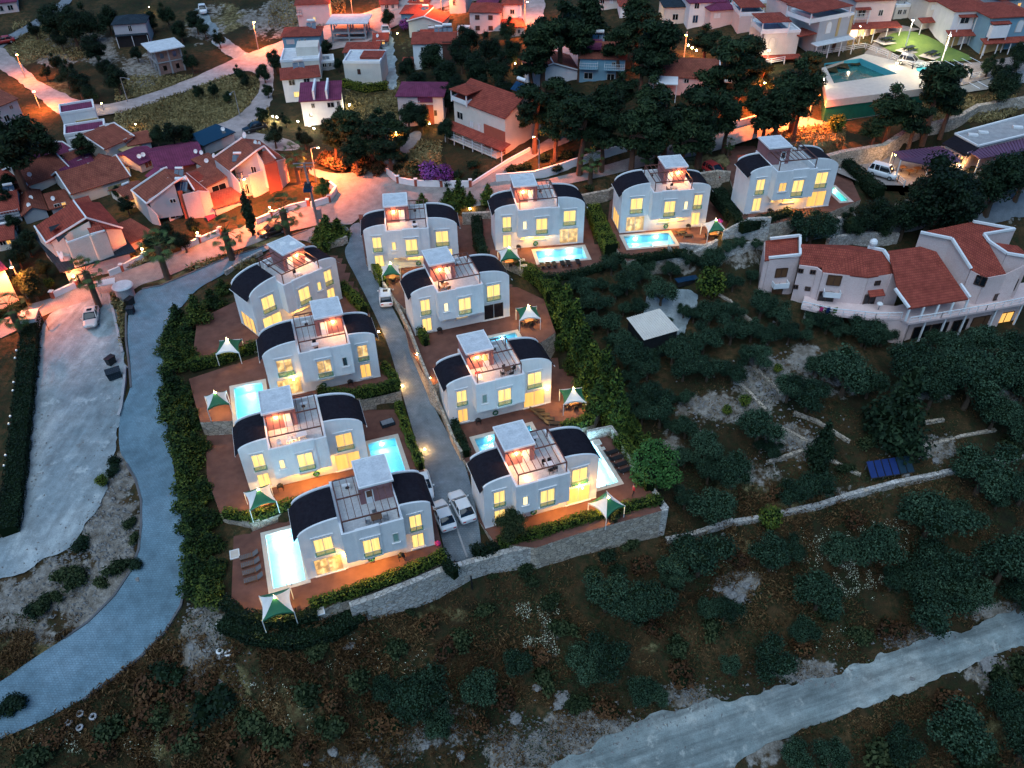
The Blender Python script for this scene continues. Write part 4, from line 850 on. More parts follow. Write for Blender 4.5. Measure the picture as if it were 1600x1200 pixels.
# hedges: clipped boxes of leaves along a line
def hedge(pts, wd, ht, label, z=None, mat='hedge', group='clipped garden hedges', off=.0):
    W = [at(a, b_, z) if z is not None else gp(a, b_) for a, b_ in pts]; C, N = [], []; mb = MB()
    for a, b_ in zip(W[:-1], W[1:]):
        d = b_-a; L_ = d.length; d.normalize(); s = Vector((-d.y, d.x, 0)).normalized(); z0 = a.z
        n = int(L_*(wd+2*ht)*75)
        for f, (k) in ((wd/(wd+2*ht), 'top'), (ht/(wd+2*ht), 'l'), (ht/(wd+2*ht), 'r')):
            m_ = int(n*f); u = rng.uniform(-.2, L_+.2, m_); bz = np.interp(u, [0, L_], [a.z, b_.z]); wob = .12*np.sin(u*2.3)+rng.normal(0, .07, m_)
            if k == 'top': v = rng.uniform(-wd/2, wd/2, m_); zz_ = bz+ht+wob-(np.abs(v)/wd)**3*1.2*ht*.3; nn = np.tile((0, 0, 1.), (m_, 1))
            else:
                sg = 1 if k == 'l' else -1; v = sg*(wd/2+wob*.7); zz_ = bz+rng.uniform(0, ht, m_); nn = np.tile(tuple(s*sg), (m_, 1))
            C.append(np.column_stack([a.x+d.x*u+s.x*v, a.y+d.y*u+s.y*v, zz_])); N.append(nn)
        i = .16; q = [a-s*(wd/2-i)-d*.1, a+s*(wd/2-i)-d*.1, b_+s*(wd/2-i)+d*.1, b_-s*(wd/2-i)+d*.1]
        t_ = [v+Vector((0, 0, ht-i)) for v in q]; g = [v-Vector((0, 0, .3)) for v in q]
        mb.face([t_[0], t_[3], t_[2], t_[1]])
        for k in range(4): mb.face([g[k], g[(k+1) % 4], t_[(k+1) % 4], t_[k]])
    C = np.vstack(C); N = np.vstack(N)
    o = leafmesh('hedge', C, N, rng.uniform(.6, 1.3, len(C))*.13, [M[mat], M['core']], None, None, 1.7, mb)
    return tag(o, label, 'hedge', group)
hedge([(488,950),(560,925),(640,896),(692,872)], .9, .9, 'front hedge along the terrace edge of the bottom left villa', .9)
hedge([(352,945),(385,968),(440,975),(495,962)], 1.0, .9, 'dark hedge curving round the gazebo corner of the bottom left villa', .7, 'darkleaf')
hedge([(352,805),(395,812),(440,796),(520,768)], .8, .8, 'hedge between the bottom left villa pool and the terrace above', 2.1)
hedge([(624,640),(640,690),(658,734)], .75, 1.3, 'upright hedge between the blue pool and the driveway', 2.1)
hedge([(600,577),(612,590),(622,606)], .8, 1.1, 'hedge stub by the driveway at the second left villa', 4.1)
hedge([(622,606),(580,616),(545,622),(500,618)], .9, 1.1, 'hedge in front of the second left villa', 4.1)
hedge([(300,576),(350,566),(402,546)], 1.0, 1.2, 'hedge between the upper left terrace and the second villa pool', 4.3)
hedge([(535,452),(555,472),(570,490)], 1.1, 1.2, 'plump hedge beside the driveway at the turned villa', 4.5)
hedge([(583,412),(592,432),(600,448)], 1.0, 1.1, 'rounded hedge beside the gazebo of the gate villa', 5.5)
hedge([(655,518),(660,528),(666,540)], .8, 1.2, 'short hedge at the driveway side of the villa below the gate villa', 4.6)
hedge([(708,658),(718,690),(730,715)], .8, 1.3, 'ivy-clad hedge on the driveway wall above the bottom right villa', 1.0, 'darkleaf')
hedge([(745,350),(748,385),(758,410)], 1.3, 1.4, 'dark hedge between gate villa and the villa with sunbeds', 6.0, 'darkleaf')
hedge([(800,420),(830,434),(850,450),(862,470)], 1.5, 1.6, 'thick hedge sloping down below the villa with sunbeds', 5.0)
hedge([(850,438),(900,431),(944,418)], .9, .7, 'dark hedge below the sunbeds of the back row pool', 6.3, 'darkleaf')
hedge([(925,335),(938,365),(955,398)], 1.9, 1.7, 'tall dark hedge between the two pools of the back row', 6.8, 'hedge')
hedge([(960,406),(1000,408),(1040,400),(1070,396)], 1.0, .8, 'low hedge in front of the pool with the pink parasol', 7.2, 'darkleaf')
hedge([(1118,310),(1140,335),(1158,358)], 1.9, 1.6, 'dark hedge between the two right hand villas', 9.0, 'darkleaf')
hedge([(1158,360),(1200,348),(1232,338)], 1.2, 1.1, 'dark hedge in front of the furthest right villa', 10.4, 'darkleaf')
hedge([(1318,262),(1345,285),(1372,308)], 1.6, 1.5, 'dark hedge between the furthest villa and the parked van', 10.8, 'darkleaf')
hedge([(780,852),(840,838),(900,818),(970,800),(1030,785)], 1.0, 1.0, 'long hedge on top of the long stone wall', -.5)
hedge([(742,860),(752,870),(775,858)], 1.0, 1.0, 'dark hedge beside the bare parking strip', -.7, 'darkleaf')
hedge([(880,672),(905,664),(925,658)], 1.0, .9, 'bright hedge behind the bottom right villa', 1.1)
hedge([(690,868),(700,890),(712,900)], .9, .9, 'hedge at the driveway corner of the bottom left villa', .3, 'darkleaf')
hedge([(965,690),(985,715),(1002,742),(1015,765)], 1.2, 1.3, 'hedge behind the stone wall of the sunbed terrace', -.3)
hedge([(538,134),(570,142),(604,138)], 1.0, 1.2, 'bright hedge in front of the cream house at the top', 9.4)
hedge([(52,500),(48,560),(40,640),(30,740),(18,835)], 2.0, 1.3, 'long planting strip left of the gravel lot', None, 'darkleaf')
hedge([(-10,500),(20,488),(40,478)], 1.4, 1.0, 'hedge below the orange-lit house at the left edge', None, 'darkleaf')

hedge([(352,972),(400,992),(460,1000),(520,985),(560,962)], 2.2, .8, 'wide ivy thicket below the bottom left gazebo', None, 'darkleaf', off=0)
hedge([(560,958),(610,942),(640,932)], 1.1, .8, 'dark creeper hanging over the left end of the stone wall', None, 'darkleaf')

# ground cover as loose stuff
def scatter(name, n, regs, size, mat, hgt, label, el=2.2, avoid=True, clump=None):
    C = []
    for cx, cy, rx, ry, wt in regs:
        m_ = int(n*wt); u = rng.uniform(-1, 1, m_); v = rng.uniform(-1, 1, m_); px = cx+u*rx; py = cy+v*ry
        d = rays(px, py); z = np.zeros(m_)
        for _ in range(12):
            t_ = (z-CZ)/d[:, 2]; x = d[:, 0]*t_; y = d[:, 1]*t_; z = z*.35+nat(x, y)*.65
        C.append(np.column_stack([x, y, nat(x, y)]))
    C = np.vstack(C)
    if clump:
        f = np.array([noise.noise(Vector((a*clump, b_*clump, 3))) for a, b_ in C[:, :2]]); C = C[f > -.05]
    ok = np.ones(len(C), bool)
    for P in list(RP.values())+list(DP.values())+[LAWN, COURT]+[p[1] for p in PLATS]: ok &= ~inpoly(C[:, 0], C[:, 1], P)
    C = C[ok]; n = len(C); C[:, 2] += rng.uniform(.0, hgt, n); N = np.column_stack([rng.normal(0, 1, n), rng.normal(0, 1, n), rng.uniform(.2, 1.2, n)])
    o = leafmesh(name, C, N, rng.uniform(.5, 1.5, n)*size, [M[mat]], None, None, el); return tag(o, label, 'ground cover', None, 'stuff')
FG = [(450,1080,480,120,.26),(1000,1000,450,150,.34),(1350,880,260,140,.2),(1480,1150,150,60,.06),(1250,700,350,130,.14)]
scatter('dry_grass', 110000, FG, .075, 'drygrass', .35, 'dry brown grass tufts over the scrub slope', 4.2, clump=.35)
scatter('tall_dry_grass', 60000, [(300,1100,310,110,.6),(620,1080,200,120,.15),(1150,900,120,80,.1),(1240,790,90,30,.05),(1500,1150,120,50,.05),(60,1020,70,30,.05)], .10, 'drygrass', .7, 'tall rust coloured dry grass at the lower left', 4.5, clump=.5)
scatter('weeds', 80000, FG, .10, 'weed', .4, 'dark green weeds over the scrub slope', 2.2, clump=.22)
scatter('blond_grass', 60000, [(300,170,120,50,.4),(600,160,60,30,.1),(480,20,60,24,.06),(80,65,60,30,.08),(620,248,70,26,.1),(182,520,10,70,.03),(300,408,100,14,.06),(1250,215,70,20,.08),(1500,172,90,20,.09)], .14, 'straw', .5, 'blond dry grass on the roadside banks', 4)
scatter('white_flowers', 9000, [(840,985,34,40,.22),(1340,905,40,35,.22),(1300,860,50,30,.1),(1380,840,40,26,.08),(430,1110,60,40,.08),(90,1160,40,20,.06),(240,1160,60,30,.06),(540,1020,60,30,.04),(1180,870,50,30,.05),(1290,1000,50,20,.03),(650,1080,60,60,.06)], .085, 'flower', .6, 'small white wild flowers in the scrub', 1.0, clump=.8)
TOPD = (', topmost', ', second from top', ', third from top', ', lowest')
# ---------------- walls ----------------
def wall(pts, th, label, mat='stone', name='stone_wall', cat='wall', group=None, depth=1.0, cap=None, hgt=None, posts=None):
    """pts: (px,py,z top) or (px,py) standing hgt above ground"""
    W = []
    for q in pts:
        if len(q) == 3: W.append(at(*q))
        else: g = gp(q[0], q[1]); W.append(Vector((g.x, g.y, hz(g.x, g.y)+hgt)))
    root = empty(name, (0, 0, 0), 0, label, cat, group); mb = MB().use(M[mat]); S = []
    for i, p in enumerate(W):
        a = W[max(i-1, 0)]; b_ = W[min(i+1, len(W)-1)]; d = (b_-a); d.z = 0; d.normalize(); S.append(Vector((-d.y, d.x, 0))*th/2)
    for i in range(len(W)-1):
        a, b_ = W[i], W[i+1]; n = max(1, int((b_-a).length/2))
        for k in range(n):
            p = a.lerp(b_, k/n); q = a.lerp(b_, (k+1)/n); s = S[i].lerp(S[i+1], k/n); s2 = S[i].lerp(S[i+1], (k+1)/n)
            jz = 0 if mat not in ('stone', 'stone_warm') else random.uniform(-.06, .06)
            zb = min(hz(p.x, p.y), hz(q.x, q.y), nat(p.x, p.y)*1.0, float(nat(q.x, q.y)))-depth
            A = [(p-s), (q-s2), (q+s2), (p+s)]; mb.prism([v[:2] for v in A], zb, 0); m_ = len(mb.v)
            # lift the top to the wall's own height
            for j in range(m_-24, m_):
                x, y, z = mb.v[j]
                if z == 0: dd = 0 if (Vector((x, y, 0))-Vector((p.x, p.y, 0))).length < (Vector((x, y, 0))-Vector((q.x, q.y, 0))).length else 1; mb.v[j] = (x, y, (q.z if dd else p.z)+jz)
    mb.build('wall_body', None, root)
    if cap:
        c = MB().use(M[cap])
        for i in range(len(W)-1):
            a, b_ = W[i], W[i+1]; s, s2 = S[i]*1.25, S[i+1]*1.25; lo = [a-s, b_-s2, b_+s2, a+s]; hi = [v+Vector((0, 0, .07)) for v in lo]; lo = [v+Vector((0, 0, .004)) for v in lo]
            c.face(hi)
            for k in range(4): c.face([lo[k], lo[(k+1) % 4], hi[(k+1) % 4], hi[k]])
        c.build('coping', None, root)
    if posts:
        for i in posts:
            p = W[i]; r_ = MB().use(M['rust']); z = hz(p.x, p.y); r_.obox((p.x, p.y, z-.3), .42, .42, p.z-z+.55, 0); r_.use(M['trim']).obox((p.x, p.y, p.z+.25), .55, .55, .1, 0); r_.build('post', None, root)
    return root
wall([(546,944,.75),(600,925,.7),(640,910,.6),(694,888,.3),(735,876,-.2)], .6, 'long pale stone wall under the bottom left villa, left stretch', group=None)
wall([(735,876,-.2),(780,864,-.5),(850,848,-.55),(900,831,-.55),(960,814,-.55),(1042,793,-.55)], .6, 'long pale stone wall under the bottom right villa, right stretch')
wall([(1042,793,-.55),(1030,778,-.6),(1012,754,-.6)], .5, 'short return of the stone wall behind the leafy green tree')
wall([(918,674,.9),(955,666,.9),(978,700,.7),(1003,742,.5)], .4, 'pale stone wall round the sunbed terrace of the bottom right villa')
wall([(1290,243,13.4),(1320,235,13.5),(1380,226,13.6),(1400,214,13.8),(1418,203,14.1),(1500,180,14.8),(1530,163,15.4),(1600,152,16.2),(1680,140,16.5)], .8, 'high rough stone retaining wall behind the restaurant court', 'stone_warm', depth=2)
wall([(905,305,9.3),(950,297,9.3),(962,290,9.3)], .5, 'stone retaining wall behind the villa with sunbeds', 'stone_warm')
wall([(1095,270,11.6),(1120,266,11.8),(1142,268,11.8)], .5, 'stone retaining wall between the two right hand villas, behind the parked red car', 'stone_warm')
wall([(722,333,7.2),(745,332,7.3),(768,331,7.4)], .5, 'lamp-lit stone wall behind the gate villa', 'stone_warm')
wall([(1145,818),(1200,809),(1280,791),(1320,778),(1400,756),(1440,748),(1530,730),(1620,708)], .5, 'long low dry stone wall below the solar panels', hgt=.45, name='dry_stone_wall')
wall([(1040,846),(1080,838),(1145,816)], .5, 'low mortared wall leading right from the long stone wall', hgt=.5, name='dry_stone_wall')
for i, (P, l) in enumerate([(((1146,590),(1170,612),(1196,640)),'tumbled stone row on the pale slope, left'),(((1178,572),(1205,598),(1222,618)),'tumbled stone row on the pale slope, middle'),(((1240,645),(1280,660),(1328,690)),'tumbled stone row left of the dark conical tree'),(((1218,668),(1240,678),(1262,690)),'tumbled stone row above the small dark conical tree'),(((1198,722),(1225,714),(1255,704)),'tumbled stone row below the olive tree on the pale slope'),(((1292,716),(1320,730),(1345,742)),'tumbled stone row just left of the solar panels'),(((1420,708),(1450,696),(1500,682),(1555,672)),'tumbled stone row right of the solar panels'),(((1440,660),(1475,655)),'short tumbled stone row right of the largest conical tree'),(((1115,455),(1140,470),(1165,495),(1185,510)),'stone edged garden path below the stepped walls')]):
    wall(P, .38, l, 'stone_warm', hgt=.14, name='stone_row', depth=.5)
wall([(1040,418),(1060,414),(1110,392),(1118,385)], .4, 'stepped stone wall below the villa with the pink parasol, lower', hgt=1.0)
wall([(1130,402),(1160,392),(1190,386)], .4, 'stepped stone wall left of the long pink house', hgt=1.1)
wall([(1128,372),(1165,366),(1200,362)], .4, 'stepped stone wall right below the pink parasol gazebo', hgt=1.0)
wall([(1298,358),(1340,350),(1378,348)], .5, 'upper pale stone wall behind the long pink house', hgt=1.6)
wall([(1290,388),(1330,378),(1400,378)], .5, 'lower pale stone wall behind the long pink house', hgt=1.4)
wall([(1060,398),(1100,392),(1120,384)], .4, 'stone wall among olive trees below the back row', hgt=.9)
# white street walls with brown posts
wall([(605,272),(622,286),(650,291),(690,292),(735,292)], .25, 'white garden wall with brown posts at the bougainvillea corner', 'trim', 'garden_wall', hgt=.9, cap='trim', posts=(1, 2, 3, 4))
wall([(735,292),(760,276),(795,254),(828,236)], .2, 'thin pinkish wall along the lane climbing to the slide', 'trim', 'garden_wall', hgt=.5, cap='trim')
wall([(775,284),(835,279),(880,266),(925,250),(982,235),(1045,214)], .25, 'long white wall above the back row road, below the slide', 'trim', 'garden_wall', hgt=1.1, cap='trim', posts=(4,))
wall([(1120,207),(1150,199),(1184,190)], .25, 'short white wall in orange light below the pines', 'trim', 'garden_wall', hgt=1.0, cap='trim', posts=(2,))
wall([(84,466),(108,455),(122,449)], .25, 'white wall beside the clipped round tree', 'trim', 'garden_wall', hgt=.8, cap='trim', posts=(0, 2))
wall([(172,432),(192,424),(212,412),(228,406)], .25, 'white wall with posts by the palm and garden gate', 'trim', 'garden_wall', hgt=.8, cap='trim', posts=(1, 3))
wall([(285,392),(313,380),(345,366)], .25, 'white wall left of the small red awning', 'trim', 'garden_wall', hgt=.8, cap='trim', posts=(1, 2))
wall([(402,350),(425,340),(455,328),(482,322)], .25, 'orange lit white wall beside the slender cypress', 'trim', 'garden_wall', hgt=.8, cap='trim', posts=(1, 3))
wall([(487,325),(515,316),(526,300),(516,292)], .35, 'white curved planter wall at the junction', 'trim', 'garden_wall', hgt=.9, cap='trim', posts=(1,))
wall([(352,428),(382,410),(410,396)], .3, 'low stone wall between paved road and the turned villa', hgt=.5)
wall([(513,388),(535,382),(543,378)], .35, 'stone wall beside the estate gate', 'stone_warm', hgt=1.0)
wall([(575,412),(600,455),(622,484),(640,520),(655,560),(672,602)], .3, 'beige stone wall on the right side of the upper driveway', 'stone_warm', hgt=.8)
wall([(672,602),(690,645),(708,690),(722,716)], .3, 'beige stone wall on the right side of the lower driveway', 'stone_warm', hgt=.8)
wall([(712,820),(722,850),(730,872)], .18, 'thin concrete kerb dividing the bare parking strip', 'concrete', 'kerb_wall', hgt=.12)
def kerb(P, label, mat='asphalt'): return wall(P, .22, label, mat, 'road_kerb', 'kerb', hgt=.14, depth=.3)
kerb([(100,998),(137,973),(179,931),(204,893),(217,859),(221,822),(221,783),(212,750),(198,726)], 'kerb on the inner side of the paved road bend')
kerb([(205,606),(202,572),(197,532),(197,496),(202,470)], 'kerb between paved road and the strip of blond grass')
kerb([(222,452),(250,447),(282,434),(315,420),(355,403),(400,390),(440,374),(480,360)], 'dark kerb between street and upper paved road')
kerb([(129,1095),(179,1059),(221,1026),(258,988),(283,947),(290,909)], 'kerb on the outer side of the paved road bend')
wall([(170,462),(178,490),(186,525),(192,552)], .3, 'narrow concrete wall between the gravel lot and blond grass', 'concrete', 'low_wall', hgt=.3)
wall([(196,575),(195,600),(190,640),(186,652)], .3, 'broken concrete wall end beside the rubbish containers', 'concrete', 'low_wall', hgt=.35)

# ---------------- gazebos and garden furniture ----------------
def gazebo(n, x, y, label, lit=55, rz=0, s=2.55, swap=False, color=WARM, table=True):
    p = vloc(n, x, y); g = empty('gazebo', p, R(VIL[n][4])+rz, label, 'gazebo', 'green and white garden gazebos'); h = s/2
    for sx in (-1, 1):
        for sy in (-1, 1): MB().use(M['white_metal']).bar((sx*h, sy*h, 0), (sx*h, sy*h, 1.72), .07).build('post', None, g)
    c = MB(); zt = 1.7; pk = 2.85
    def rim(k, t):   # rim of the side k, sagging inward
        a, b_ = ((-h,-h),(h,-h),(h,h),(-h,h))[k], ((h,-h),(h,h),(-h,h),(-h,-h))[k]; sag = 4*t*(1-t)
        x = a[0]+(b_[0]-a[0])*t; y = a[1]+(b_[1]-a[1])*t; return Vector((x*(1-.14*sag), y*(1-.14*sag), zt+.16*sag))
    for k in range(4):
        c.use(M['green_canvas'] if (k % 2 == 0) != swap else M['white_canvas'])
        for i in range(8):
            t0, t1 = i/8, (i+1)/8; prev = None
            for j in range(7):
                q = j/6; f = lambda t: (lambda r_: Vector((r_.x*(1-q), r_.y*(1-q), r_.z+(pk-r_.z)*q**1.45)))(rim(k, t))
                cur = (f(t0), f(t1))
                if prev: c.face([prev[0], prev[1], cur[1], cur[0]] if j < 6 else [prev[0], prev[1], cur[0]])
                prev = cur
            a, b_ = rim(k, t0), rim(k, t1); c.face([a-Vector((0,0,.18)), b_-Vector((0,0,.18)), b_, a])
    c.build('canopy', None, g)
    MB().use(M['white_metal']).bar((0, 0, 2.8), (0, 0, 3.1), .05).build('finial', None, g)
    if lit:
        L = MB().use(M['lamp_y']); L.ball((0, 0, 2.1), .12, 8, 6); L.use(M['black']).bar((0, 0, 2.2), (0, 0, 2.7), .02); L.build('hanging_lamp', None, g); point_light((0, 0, 1.9), lit*1.3, color, g, .1)
        T_ = MB().use(M['lamp_y']); T_.ball((0.05, -.12, 2.8), .085, 8, 6); T_.build('canopy_glow', None, g)  # glowing ball on the canvas, stands for the hanging lamp shining through
    return g
def table_set(n, x, y, rz, label, big=1.0, z=0, mat='wood', chairs=4, chairlab='chair', cmat='black', rnd=False):
    p = vloc(n, x, y, z); a0 = R(VIL[n][4])+rz; t = empty('garden_table', p, a0, label, 'table', 'garden tables'); w_, d_ = .55*big, .38*big
    m_ = MB().use(M[mat])
    if rnd: m_.tube([(0,0,.66),(0,0,.7)], w_*.85, 16)
    else: m_.box(-w_, -d_, .66, w_, d_, .7)
    m_.build('table_top', None, t)
    for sx in (-1, 1):
        for sy in (-1, 1): MB().use(M[mat]).bar((sx*(w_-.1)*.8, sy*(d_-.08)*.8, 0), (sx*(w_-.1)*.8, sy*(d_-.08)*.8, .66), .045).build('leg', None, t)
    S = [(0, -d_-.3, math.pi), (0, d_+.3, 0), (-w_-.3, 0, math.pi/2), (w_+.3, 0, -math.pi/2), (-.35, d_+.32, 0), (.35, -d_-.32, math.pi)][:chairs]
    for (cx, cy_, r_), sd_ in zip(S, ('near side', 'far side', 'left side', 'right side')):
        q = rotz((cx, cy_), a0, (p.x, p.y)); ch = chair((q[0], q[1], p.z), a0+r_+random.uniform(-.25, .25), chairlab+', '+sd_, cmat)
_ch = {}
def chair(loc, rz, label, mat='black'):
    c = empty('garden_chair', loc, rz, label, 'chair', 'chairs round the garden tables')
    if mat not in _ch:
        s = MB().use(M[mat]); s.box(-.2, -.2, .38, .2, .2, .42); b_ = MB().use(M[mat]); b_.box(-.2, .18, .42, .2, .22, .8)
        _ch[mat] = (s.build('seat', None, c), b_.build('backrest', None, c), [MB().use(M[mat]).bar((a, q, 0), (a*.9, q*.9, .4), .035).build('leg', None, c) for a in (-.18, .18) for q in (-.18, .18)])
    else:
        s, b_, L = _ch[mat]
        for o in [s, b_]+L: o2 = o.copy(); col.objects.link(o2); o2.parent = c
    return c
_lb = []
def lounger(n, x, y, rz, label, mat='steel_dark', z=0, grp='sunbeds by the pools'):
    c = empty('sunbed', vloc(n, x, y, z), R(VIL[n][4])+rz, label, 'sunbed', grp)
    if not any(k[0] == mat for k in _lb):
        f = MB().use(M[mat]); f.box(-.28, -.85, .22, .28, .35, .27)
        f.use(M['asphalt'] if mat == 'wood' else M[mat])
        for i in range(7): f.box(-.26, -.8+i*.16, .272, .26, -.70+i*.16, .31)
        b_ = MB().use(M['asphalt'] if mat == 'wood' else M[mat]); b_.face([(-.28,.36,.25),(.28,.36,.25),(.28,.92,.6),(-.28,.92,.6)]); b_.face([(-.28,.36,.21),(-.28,.92,.56),(.28,.92,.56),(.28,.36,.21)]); b_.face([(-.28,.92,.56),(-.28,.92,.6),(.28,.92,.6),(.28,.92,.56)])
        _lb.append((mat, [f.build('bed_frame', None, c), b_.build('backrest', None, c)]+[MB().use(M['white_metal'] if mat != 'wood' else M['wood']).bar((a, q, 0), (a, q, .24), .04).build('leg', None, c) for a in (-.24, .24) for q in (-.75, .3)]))
    else:
        for o in [k[1] for k in _lb if k[0] == mat][0]: o2 = o.copy(); col.objects.link(o2); o2.parent = c
    return c
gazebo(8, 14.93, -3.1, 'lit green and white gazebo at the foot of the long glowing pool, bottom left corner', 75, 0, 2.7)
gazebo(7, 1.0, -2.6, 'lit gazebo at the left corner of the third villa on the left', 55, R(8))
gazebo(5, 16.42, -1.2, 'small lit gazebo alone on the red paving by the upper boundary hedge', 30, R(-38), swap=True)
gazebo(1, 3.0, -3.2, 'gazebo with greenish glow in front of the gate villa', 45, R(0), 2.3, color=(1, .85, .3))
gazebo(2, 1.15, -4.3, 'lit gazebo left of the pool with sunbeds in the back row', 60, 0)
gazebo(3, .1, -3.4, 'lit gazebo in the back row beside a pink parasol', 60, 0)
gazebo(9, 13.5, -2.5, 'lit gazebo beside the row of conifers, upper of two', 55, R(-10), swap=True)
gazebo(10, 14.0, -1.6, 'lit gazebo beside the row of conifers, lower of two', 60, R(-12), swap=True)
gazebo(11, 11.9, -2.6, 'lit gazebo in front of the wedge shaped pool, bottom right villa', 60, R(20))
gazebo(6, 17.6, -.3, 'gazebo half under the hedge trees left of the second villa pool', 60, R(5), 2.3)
for n, x, y, l, lc in ((8,14.9,-3.1,'table under the gazebo by the long glowing pool','chair under the gazebo by the long glowing pool'),(7,1.2,-2.5,'table under the gazebo of the third left villa','chair under the gazebo of the third left villa'),(1,3.1,-3.1,'round table under the greenish gazebo of the gate villa','chair under the greenish gazebo'),(2,1.2,-4.2,'table under the gazebo left of the back row pool','chair under the gazebo left of the back row pool'),(3,.1,-3.3,'table under the gazebo beside the pink parasol','chair under the gazebo beside the pink parasol'),(10,14.1,-1.6,'table under the lower gazebo by the conifer row','chair under the lower gazebo by the conifer row'),(11,12,-2.4,'table under the gazebo by the wedge shaped pool','chair under the gazebo by the wedge shaped pool'),(9,13.6,-2.5,'table under the upper gazebo by the conifer row','chair under the upper gazebo by the conifer row')):
    table_set(n, x, y, .1, l, 1.0, 0, 'wood', 4, lc, rnd=(n == 1))
# terrace furniture
table_set(10, 6.9, .0, .3, 'small brown table on the lit terrace of the middle right villa', .75, 5.63, 'wood', 4, 'dark chair on the terrace of the middle right villa')
table_set(8, 5.0, -.4, 0, 'brown table on the unlit grey terrace', .9, 5.63, 'wood', 4, 'grey chair on the unlit grey terrace', 'steel')
table_set(7, 6.1, -.2, 0, 'white table on the terrace with white armchairs', .9, 5.63, 'white_plastic', 3, 'white armchair beside the white terrace table', 'white_plastic')
chair(vloc(7, 3.9, -.5, 5.63), .5, 'white round armchair alone at the left of the terrace', 'white_plastic'); chair(vloc(7, 4.8, -.4, 5.63), -.4, 'white armchair next to the terrace floor lamp', 'white_plastic')
table_set(11, 6.9, .4, 0, 'white table on the pink-lit terrace with black cushions', .9, 5.63, 'white_plastic', 0)
for dx, dy, a, l in ((-.35, .5, 0, 'far left'), (.25, .5, 0, 'far right'), (-.1, -.55, math.pi, 'near left'), (.4, -.45, math.pi, 'near right')): q = vloc(11, 6.9+dx, .4+dy, 5.63); chair(q, R(18.9)+a, 'black cushioned chair on the pink-lit terrace, '+l+' of the white table')
table_set(1, 6.6, -.1, 0, 'white bench table on the terrace of the gate villa', .7, 5.63, 'white_plastic', 2, 'dark chair on the terrace of the gate villa')
table_set(5, 5.6, -.3, 0, 'white table on the terrace of the turned villa', .7, 5.63, 'white_plastic', 2, 'dark chair on the terrace of the turned villa')
table_set(6, 6.4, -.2, 0, 'white table on the terrace of the second left villa', .7, 5.63, 'white_plastic', 2, 'dark chair on the terrace of the second left villa')
table_set(3, 5.2, -.2, 0, 'cream table on the terrace above the pink parasol pool', .8, 5.63, 'coping', 3, 'dark chair on the terrace above the pink parasol pool')
table_set(9, 4.2, .1, .3, 'dark table on the terrace below the gate villa', .7, 5.63, 'wood', 3, 'dark chair on the terrace below the gate villa', 'wood')
def floorlamp(n, x, y, z, e, label):
    g = empty('floor_lamp', vloc(n, x, y, z), 0, label, 'lamp'); MB().use(M['black']).tube([(0,0,0),(0,0,.1)], .06, 8).build('lamp_base', None, g); MB().use(M['lamp_y']).ball((0,0,.17), .09, 8, 6).build('lamp_bulb', None, g); point_light((0, 0, .38), e, (1, .48, .2), g, .08)
floorlamp(11, 4.4, -.1, 5.63, 10, 'small glowing floor lamp on the pink-lit terrace'); floorlamp(7, 5.3, -.9, 5.63, 4, 'tiny lamp at the parapet of the terrace with white chairs'); floorlamp(10, 4.3, -.9, 5.63, 5, 'small glowing lamp at the front parapet of the middle right villa')
# sunbeds
for i in range(4): lounger(8, 16.95-.05*i, 4.4-i*.95, R(-88), 'wooden framed sunbed left of the long glowing pool'+TOPD[i], 'wood', grp='sunbeds beside the long glowing pool')
for i in range(6): lounger(2, 5.4+i*.78+(.35 if i > 2 else 0)+(.5 if i > 4 else 0), -5.35, math.pi, 'grey sunbed before the bright back row pool, '+ORD[i]+' from left', grp='sunbeds before the back row pool')
for i in range(4): lounger(11, 16.2+.05*i, 5.3-i*1.0, R(95), 'dark sunbed between wedge shaped pool and stone wall'+TOPD[i], grp='sunbeds by the stone wall')
for i in range(4): lounger(10, 10.0+.25*i, -1.0-i*.85, R(70), 'dark sunbed on the red terrace of the middle right villa'+TOPD[i], grp='sunbeds of the middle right villa')
lounger(3, 4.0, -1.6, R(95), 'dark sunbed right of the pool by the pink parasol, nearer the wall', grp='sunbeds by the parasol pool'); lounger(3, 3.4, -2.5, R(85), 'dark sunbed right of the pool by the pink parasol, nearer the lawn edge', grp='sunbeds by the parasol pool')
def slab(n, x, y, sx, sy, label, z=0, h=.12):
    g = vloc(n, x, y, z); tag(MB().use(M['white_plastic']).obox((0, 0, .005), sx, sy, h, 0).build('shower_tray', None, None), label, 'tray'); o = col.objects[-1] if False else bpy.context.scene.objects[-1]; return o
def tray(n, x, y, sx, sy, label):
    o = MB().use(M['white_plastic']).obox((0, 0, .005), sx, sy, .1, 0).use(M['coping']).obox((0, 0, .106), sx*.8, sy*.8, .02, 0).build('side_table' if sx < .8 else 'paving_tile'); o.location = vloc(n, x, y); o.rotation_euler.z = R(VIL[n][4]); tag(o, label, 'tile')
tray(8, 11.6, -3.9, .9, .8, 'white square tile on the red paving right of the bottom left gazebo'); tray(2, 3.0, -3.2, .8, .5, 'white tile near the gazebo of the back row, nearer the house'); tray(2, 3.1, -4.6, .8, .5, 'white tile near the gazebo of the back row, nearer the hedge')
tray(8, 18.2, 5.2, .9, 1.1, 'white square tray at the head of the wooden sunbeds'); tray(11, 15.4, 7.4, .9, .8, 'white square tray at the top of the sunbed row'); tray(11, 15.6, 6.3, .5, .4, 'small white tray beside the uppermost dark sunbed')
